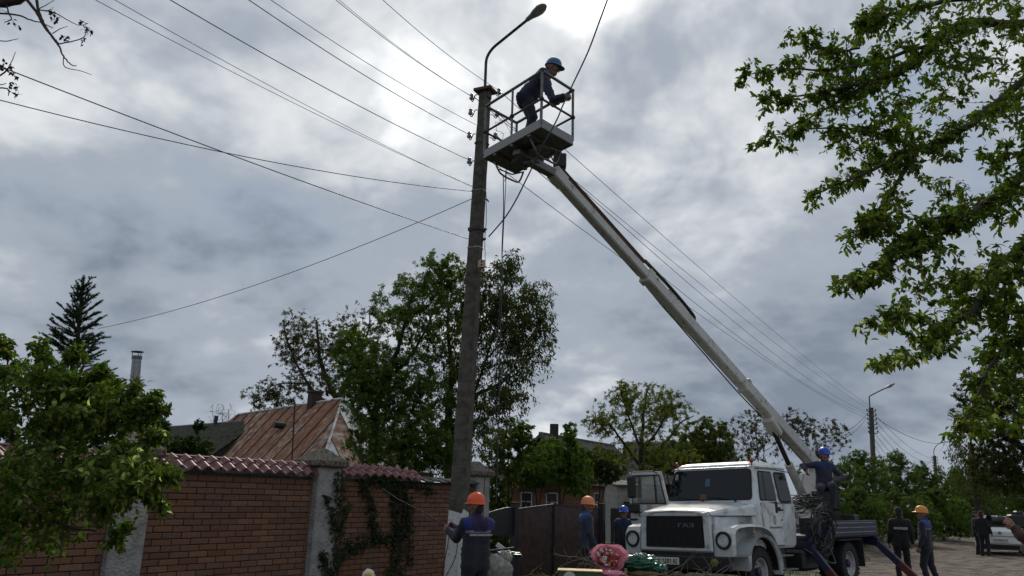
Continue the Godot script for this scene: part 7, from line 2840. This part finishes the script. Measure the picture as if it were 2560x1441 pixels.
# ------------------------------------------------------------------ parked cars
func hatchback(label: String, where: Vector3, yaw: float, paint: Material, lettered: bool) -> void:
	var c := thing("parked_car", label, "car", where, "cars parked on the road")
	c.basis = Basis(Vector3.UP, yaw)
	# z forward from the tail
	var g := Geo.new()
	var rings := []
	for q in [[0.0, 0.34, 0.74, 0.9, 0.62, 0.93], [0.06, 0.28, 0.84, 0.95, 0.66, 1.0], [0.2, 0.25, 0.88, 0.98, 0.66, 1.12], [0.42, 0.24, 0.89, 0.97, 0.62, 1.38], [0.6, 0.24, 0.89, 0.97, 0.6, 1.455], [1.3, 0.24, 0.89, 0.96, 0.6, 1.48], [2.1, 0.24, 0.89, 0.95, 0.58, 1.43], [2.8, 0.24, 0.89, 0.93, 0.66, 1.08], [3.2, 0.24, 0.88, 0.88, 0.7, 0.96], [3.9, 0.26, 0.84, 0.72, 0.66, 0.8], [4.15, 0.32, 0.7, 0.6, 0.55, 0.65]]:
		var w: float = q[2]
		var r := []
		for p in [[w * 0.92, q[1]], [w, q[1] + 0.12], [w, q[3] - 0.14], [w * 0.97, q[3]], [lerpf(w, q[4], 0.55), lerpf(q[3], q[5], 0.55)], [q[4], q[5] - 0.03], [q[4] * 0.85, q[5]], [0.0, q[5] + 0.012]]:
			r.append(Vector3(p[0], p[1], q[0]))
		for i in range(6, -1, -1):
			var m: Vector3 = r[i]
			r.append(Vector3(-m.x, m.y, m.z))
		rings.append(r)
	rings.reverse()
	for i in rings.size():
		rings[i].reverse()
	rings.reverse()
	for i in rings.size():
		rings[i].reverse()
	g.loft(rings, true, true)
	part(g, "body", paint, c)
	# tailgate glass follows the slope of the tail
	var ny := Vector3(0, 0.3, 0.24).normalized()
	var fr := Transform3D(Basis(Vector3.LEFT, ny, Vector3.LEFT.cross(ny)), Vector3(0, 1.215, 0.262))
	var w := Geo.new()
	w.xf = fr
	w.extrude(round_poly([Vector2(-0.64, -0.13), Vector2(0.64, -0.13), Vector2(0.53, 0.19), Vector2(-0.53, 0.19)], 0.06), 0.03, 0.004)
	part(w, "rear_window", M.darkglass, c)
	for s in [-1.0, 1.0]:
		var tl := Geo.new()
		tl.ball(Vector3(s * 0.66, 0.87, 0.06), Vector3(0.17, 0.075, 0.09), 8, 14)
		part(tl, "tail_light", M.tail, c)
		var sw := Geo.new()
		sw.xf = Transform3D(Basis(Vector3(0, 0, s), Vector3.UP, Vector3(s, 0, 0)) if s < 0 else Basis(Vector3.FORWARD, Vector3.UP, Vector3.RIGHT), Vector3(s * 0.77, 0, 0))
		part(sw_poly(sw, s), "side_window", M.darkglass, c)
		for z in [0.72, 3.3]:
			wheel(c, Vector3(s * 0.78, 0.31, z), 0.31, 0.2, s)
	var bp := Geo.new()
	bp.box(Vector3(0, 0.38, -0.005), Vector3(1.3, 0.16, 0.08), 0.03)
	part(bp, "bumper", M.blackmatt, c)
	var sp := Geo.new()
	sp.box(Vector3(0, 1.46, 0.5), Vector3(1.1, 0.03, 0.16), 0.012)
	part(sp, "spoiler", paint, c)
	var np := Geo.new()
	np.box(Vector3(0, 0.62, -0.012), Vector3(0.54, 0.13, 0.03), 0.004)
	var pn := part(np, "number_plate", M.plate, c)
	if lettered:
		text("СА 5502 КТ", 0.11, M.ink, pn, Transform3D(Basis(Vector3.UP, PI).scaled(Vector3(0.85, 1, 1)), Vector3(0, 0.62, -0.03)))
	var bd := Geo.new()
	bd.xf = Transform3D(Basis(Vector3.RIGHT, -PI / 2), Vector3(0, 0.9, 0.0))
	bd.lathe([Vector2(0.0, 0.035), Vector2(0.05, 0.035), Vector2(0.055, 0.02), Vector2(0.055, 0.0)], 16)
	part(bd, "badge", M.steel, c)
	for q in [[0.0, 0.78, 1.2], [0.0, 0.5, 1.5]]:
		var sm := Geo.new()
		sm.box(Vector3(0, q[1], -0.004), Vector3(q[2], 0.008, 0.06), 0.0)
		part(sm, "seam", M.blackmatt, c)


func sw_poly(g: Geo, s: float) -> Geo:
	var d := -1.0 if s > 0 else -1.0
	g.extrude(round_poly([Vector2(d * 0.7, 1.02), Vector2(d * 2.6, 1.02), Vector2(d * 2.1, 1.36), Vector2(d * 0.85, 1.38)], 0.05), 0.03, 0.003)
	return g


# ------------------------------------------------------------------ the heap by the gate and things on it
func lump(g: Geo, c: Vector3, r: Vector3, rough: float, seed_at: int, rings := 14, sides := 20) -> void:
	var nz := FastNoiseLite.new()
	nz.seed = seed_at
	nz.frequency = 1.4
	nz.fractal_octaves = 4
	var rows := []
	for i in rings + 1:
		var t := PI * i / rings - PI / 2
		var row := []
		for s in sides:
			var a := TAU * s / sides
			var d := Vector3(cos(t) * cos(a), sin(t), -cos(t) * sin(a))
			row.append(c + d * r * (1.0 + rough * 0.55 * nz.get_noise_3dv(d * 2.4)))
		rows.append(row)
	g.loft(rows, false, true)


func build_heap() -> void:
	var c := base_at(1560, 12.6)
	var h := thing("rubbish_heap", "heap of cut brush and soil before the gate", "heap")
	var g := Geo.new()
	lump(g, c + Vector3(0.1, 0.0, 0), Vector3(1.5, 0.62, 0.8), 0.5, 4)
	lump(g, c + Vector3(1.0, 0.0, -0.2), Vector3(1.0, 0.66, 0.7), 0.6, 5)
	part(g, "mound", M.mulch, h)
	var tw := Geo.new()
	for k in 140:
		var p := c + Vector3(rr(-1.5, 1.9), rr(0.35, 0.72), rr(-0.3, 0.6))
		var d := Vector3(rr(-1, 1), rr(-0.15, 0.35), rr(-0.4, 0.4)).normalized() * rr(0.2, 0.7)
		tw.tube([p, p + d * 0.5 + rdir() * 0.04, p + d], [0.008, 0.006, 0.002], 4)
	part(tw, "brush", M.paletwig, h).set_meta("kind", "stuff")
	var lv := []
	for k in 900:
		var p := c + Vector3(rr(-1.5, 1.9), rr(0.3, 0.72), rr(-0.2, 0.7))
		lv.append(leaf_xf(p, rdir(), rdir(), rr(0.03, 0.07)))
	leaf_mass(lv, leaf_mesh(0), Color(0.1175, 0.0878, 0.0425), h, "dead_leaves")
	# branches sticking out, each a thing
	for q in [[[[1382, 1387], [1410, 1392], [1456, 1398], [1500, 1420]], 0.012, "pale broken branch lying across the heap towards the gate"], [[[1445, 1412], [1470, 1412], [1490, 1425], [1520, 1445]], 0.018, "thick curved branch in front of the bouquet"], [[[1400, 1418], [1440, 1402], [1470, 1395]], 0.008, "thin branch rising behind the yellow box"], [[[1484, 1370], [1472, 1395], [1462, 1420]], 0.01, "forked dark twig standing beside the bouquet"]]:
		var pts := []
		for p in q[0]:
			pts.append(at(p[0], p[1], 12.0))
		var b := Geo.new()
		var ws := wiggle(pts, 5, 0.008)
		var rs := []
		for i in ws.size():
			rs.append(q[1] * (0.4 + 0.6 * i / ws.size()))
		b.tube(ws, rs, 6)
		var o := thing("branch", q[2], "branch")
		part(b, "stem", M.paletwig, o)
		for k in 5:
			var s := Geo.new()
			var p: Vector3 = ws[2 + k * 2]
			var d := Vector3(rr(-1, 1), rr(0.2, 1), rr(-0.5, 0.5)).normalized() * rr(0.08, 0.25)
			s.tube([p, p + d * 0.6 + rdir() * 0.02, p + d], [0.005, 0.004, 0.002], 4)
			part(s, "side_twig", M.paletwig, o)
	# bouquet
	var bq := thing("bouquet", "bouquet of red and white flowers in pink wrapping on the heap", "bouquet")
	var D := 12.1
	var mid := at(1518, 1398, D)
	var foot := at(1498, 1440, D - 0.1)
	var axd := (at(1530, 1378, D) - foot).normalized()
	var sx := axd.cross(Vector3.BACK).normalized()
	var sz := sx.cross(axd)
	# the paper: a wavy bowl opened towards the street, and a sheet folded round the stems
	var fw := Vector3(-0.15, 0.4, 0.9).normalized()
	var bx1 := Vector3.UP.cross(fw).normalized()
	var by1 := fw.cross(bx1)
	for k in 2:
		var w := Geo.new()
		var rows := []
		for i in 8:
			var u := i / 7.0
			var row := []
			for jx in 29:
				var a := TAU * jx / 28.0
				var edge := 1.0 + u * (0.1 * sin(a * 3.0 + k * 1.3) + 0.05 * sin(a * 7.0 + k))
				var r := u * edge * (1.0 - 0.18 * k)
				row.append(mid + bx1 * (cos(a) * r * 0.27 + 0.03) + by1 * (sin(a) * r * 0.22 + 0.01) + fw * (0.13 * u * u - 0.1 + 0.012 * k + 0.018 * u * sin(a * 9.0 + k * 2.0)))
			rows.append(row)
		for i in 7:
			for jx in 28:
				w.quad(rows[i][jx], rows[i][jx + 1], rows[i + 1][jx + 1], rows[i + 1][jx])
		part(w, "wrapping", M.foil, bq)
	var red := mat(0.4, 0.04, 0.02, 0.6)
	var white := mat(0.55, 0.5, 0.42, 0.7)
	for k in 34:
		var f := Geo.new()
		var fa := rr(0, TAU)
		var fr := sqrt(rng.randf())
		var p := mid + bx1 * cos(fa) * fr * 0.17 + by1 * sin(fa) * fr * 0.13 + fw * rr(0.0, 0.07)
		for e in 5:
			f.ball(p + rdir() * 0.014, Vector3.ONE * rr(0.01, 0.018), 4, 6)
		part(f, "flower", red if k % 3 == 0 else white, bq)
	var st := []
	for k in 160:
		st.append(leaf_xf(mid + bx1 * rr(-0.17, 0.17) + by1 * rr(-0.13, 0.13) + fw * rr(-0.05, 0.06), rdir(), rdir(), rr(0.03, 0.07)))
	leaf_mass(st, leaf_mesh(2), Color(0.067, 0.068, 0.029), bq, "greenery")
	var pk := Geo.new()
	lump(pk, at(1530, 1436, 11.8), Vector3(0.2, 0.05, 0.12), 0.9, 31)
	single(pk, "pink_paper", M.foil, "crumpled sheet of pink wrapping paper below the bouquet", "paper")
	var gf := Geo.new()
	lump(gf, at(1600, 1408, 12.4), Vector3(0.3, 0.12, 0.2), 0.9, 32, 26, 36)
	lump(gf, at(1640, 1420, 12.3), Vector3(0.14, 0.08, 0.14), 1.4, 33, 18, 24)
	single(gf, "plastic_film", M.greenfilm, "crumpled green plastic film beside the truck's number plate", "plastic film")
	var sp := thing("wood_stump", "splintered pale stump standing before the number plate", "stump", at(1659, 1425, 12.6) - Vector3(0, 0.12, 0))
	var sg := Geo.new()
	sg.tube([Vector3(0.02, -0.1, 0), Vector3(0, 0.05, 0), Vector3(-0.01, 0.2, 0)], [0.075, 0.06, 0.05], 9)
	part(sg, "stem", M.stump, sp)
	for k in 7:
		var s := Geo.new()
		var a := TAU * k / 7
		s.tube([Vector3(cos(a) * 0.035, 0.17, sin(a) * 0.035), Vector3(cos(a) * 0.045, 0.23 + rr(-0.02, 0.05), sin(a) * 0.045)], [0.018, 0.004], 4)
		part(s, "splinter", M.stump, sp)
	var lf := Geo.new()
	lump(lf, at(1615, 1438, 12.2), Vector3(0.28, 0.05, 0.2), 1.0, 38)
	single(lf, "leaf_litter", mat(0.13, 0.08, 0.035, 0.9), "brown dead leaf litter under the green plastic film", "litter")
	# printed box
	var bx := thing("printed_box", "green printed box with a yellow rim at the foot of the heap", "box", at(1450, 1432, 11.6) - Vector3(0, 0.09, 0))
	var bg := Geo.new()
	bg.box(Vector3(0, 0, 0), Vector3(0.6, 0.22, 0.3), 0.01, Basis(Vector3.UP, -0.1))
	part(bg, "carton", mat(0.03, 0.11, 0.06, 0.5), bx)
	var rim := Geo.new()
	rim.box(Vector3(0, 0.118, 0.01), Vector3(0.63, 0.02, 0.33), 0.005, Basis(Vector3.UP, -0.1))
	part(rim, "rim", mat(0.42, 0.24, 0.03, 0.5), bx)
	for k in 2:
		var pt := Geo.new()
		pt.xf = Transform3D(Basis(Vector3.UP, -0.1) * Basis(Vector3.RIGHT, PI / 2), Vector3(-0.16 + 0.3 * k, 0.03, 0.155 - 0.02 * k + 0.015))
		pt.lathe([Vector2(0.085, 0), Vector2(0.085, 0.004), Vector2(0.05, 0.006), Vector2(0, 0.006)], 18)
		part(pt, "print", mat(0.5, 0.5, 0.45, 0.6), bx)
	# sacks and pipes behind the groundman
	var sk := thing("sack", "pale dirty sack slumped behind the groundman", "sack")
	var s1 := Geo.new()
	lump(s1, at(1245, 1428, 13.6), Vector3(0.24, 0.26, 0.2), 0.35, 41, 22, 30)
	part(s1, "bag", M.sack, sk)
	var s2 := Geo.new()
	lump(s2, at(1262, 1395, 13.6), Vector3(0.12, 0.1, 0.1), 0.8, 42)
	part(s2, "tied_neck", M.sack, sk)
	var nt := Geo.new()
	lump(nt, at(1262, 1388, 14.6), Vector3(0.26, 0.06, 0.2), 1.4, 43, 18, 26)
	single(nt, "green_netting", M.greenfilm, "crumpled green netting behind the pale sack", "netting")
	var pp := Geo.new()
	pp.tube([at(1213, 1380, 14.0), at(1250, 1375, 14.2), at(1284, 1371, 14.4)], 0.02, 8)
	single(pp, "metal_pipe", M.darksteel, "dark metal pipe leaning against the gate post", "pipe")
	var pg := Geo.new()
	pg.box(at(1250, 1368, 15.0), Vector3(0.16, 0.09, 0.04), 0.01, Basis(Vector3.BACK, -0.6))
	single(pg, "paper_scrap", M.paper, "white crumpled paper scrap above the green netting", "paper")
	var bl := thing("soft_toy", "small yellow soft toy with a white fluffy hood below the creeper", "toy", at(921, 1440, 10.6))
	var t1 := Geo.new()
	lump(t1, Vector3(0, -0.02, 0), Vector3(0.085, 0.1, 0.07), 0.3, 51)
	part(t1, "hood", mat(0.62, 0.6, 0.56, 0.95), bl)
	var t2 := Geo.new()
	t2.ball(Vector3(0.004, -0.01, 0.045), Vector3(0.052, 0.055, 0.04), 8, 12)
	part(t2, "head", mat(0.55, 0.33, 0.04, 0.9), bl)
	# seat of the boom operator
	var st2 := thing("wooden_crate", "dark crate on the truck bed under the seated worker", "crate")
	var S := at(2062, 1214, 19.0)
	var cg := Geo.new()
	cg.box(Vector3(S.x, (S.y - 0.13 + 1.15) / 2, S.z), Vector3(0.46, S.y - 0.13 - 1.15, 0.42), 0.012, Basis(Vector3.UP, 0.25))
	part(cg, "carcass", M.darkpaint, st2)
	for k in 3:
		var sl := Geo.new()
		sl.box(Vector3(S.x, 1.3 + 0.22 * k, S.z) + Basis(Vector3.UP, 0.25) * Vector3(0, 0, 0.216), Vector3(0.47, 0.14, 0.014), 0.003, Basis(Vector3.UP, 0.25))
		part(sl, "slat", M.darkwood, st2)
	hatchback("white hatchback parked on the dirt road with its tail towards the photographer", aty(2508, 1393, 0.0), 2.62, M.carwhite, true)
	hatchback("silver-white car parked ahead of the white hatchback", aty(2506, 1393, 0.0) + Vector3(3.9, 0, -6.6), 2.62, M.carwhite, false)


func build_all() -> void:
	build_ground()
	build_rusty_house()
	build_mossy_house()
	build_brick_house()
	build_walls()
	build_creepers()
	build_trees()
	build_spruce()
	build_near_trees()
	build_grass()
	build_pole()
	build_far_poles()
	build_truck()
	build_coil()
	build_wires()
	build_people()
	build_heap()


# ------------------------------------------------------------------ the scene
func _ready() -> void:
	rng.seed = 2024
	var cam := Camera3D.new()
	cam.name = "camera"
	cam.transform = Transform3D(cam_basis, EYE)
	cam.fov = rad_to_deg(2.0 * atan(720.5 / F))
	cam.near = 0.05
	cam.far = 2000.0
	add_child(cam)
	var env := Environment.new()
	env.background_mode = Environment.BG_SKY
	env.sky = Sky.new()
	env.sky.sky_material = make_sky()
	env.sky_rotation = Vector3(0, SKY_TURN, 0)
	env.background_energy_multiplier = 1.0
	env.tonemap_mode = Environment.TONE_MAPPER_LINEAR
	env.tonemap_exposure = 1.3
	env.sdfgi_enabled = true
	env.ssao_enabled = true
	env.ssil_enabled = true
	var we := WorldEnvironment.new()
	we.name = "environment"
	we.environment = env
	add_child(we)
	var sun := DirectionalLight3D.new()
	sun.name = "sun"
	sun.light_color = Color(1.0, 0.96, 0.9)
	sun.light_energy = 0.5
	sun.light_angular_distance = 12.0
	sun.shadow_enabled = true
	sun.basis = Basis.looking_at(-ray(1450, -20))
	add_child(sun)
	make_materials()
	build_all()
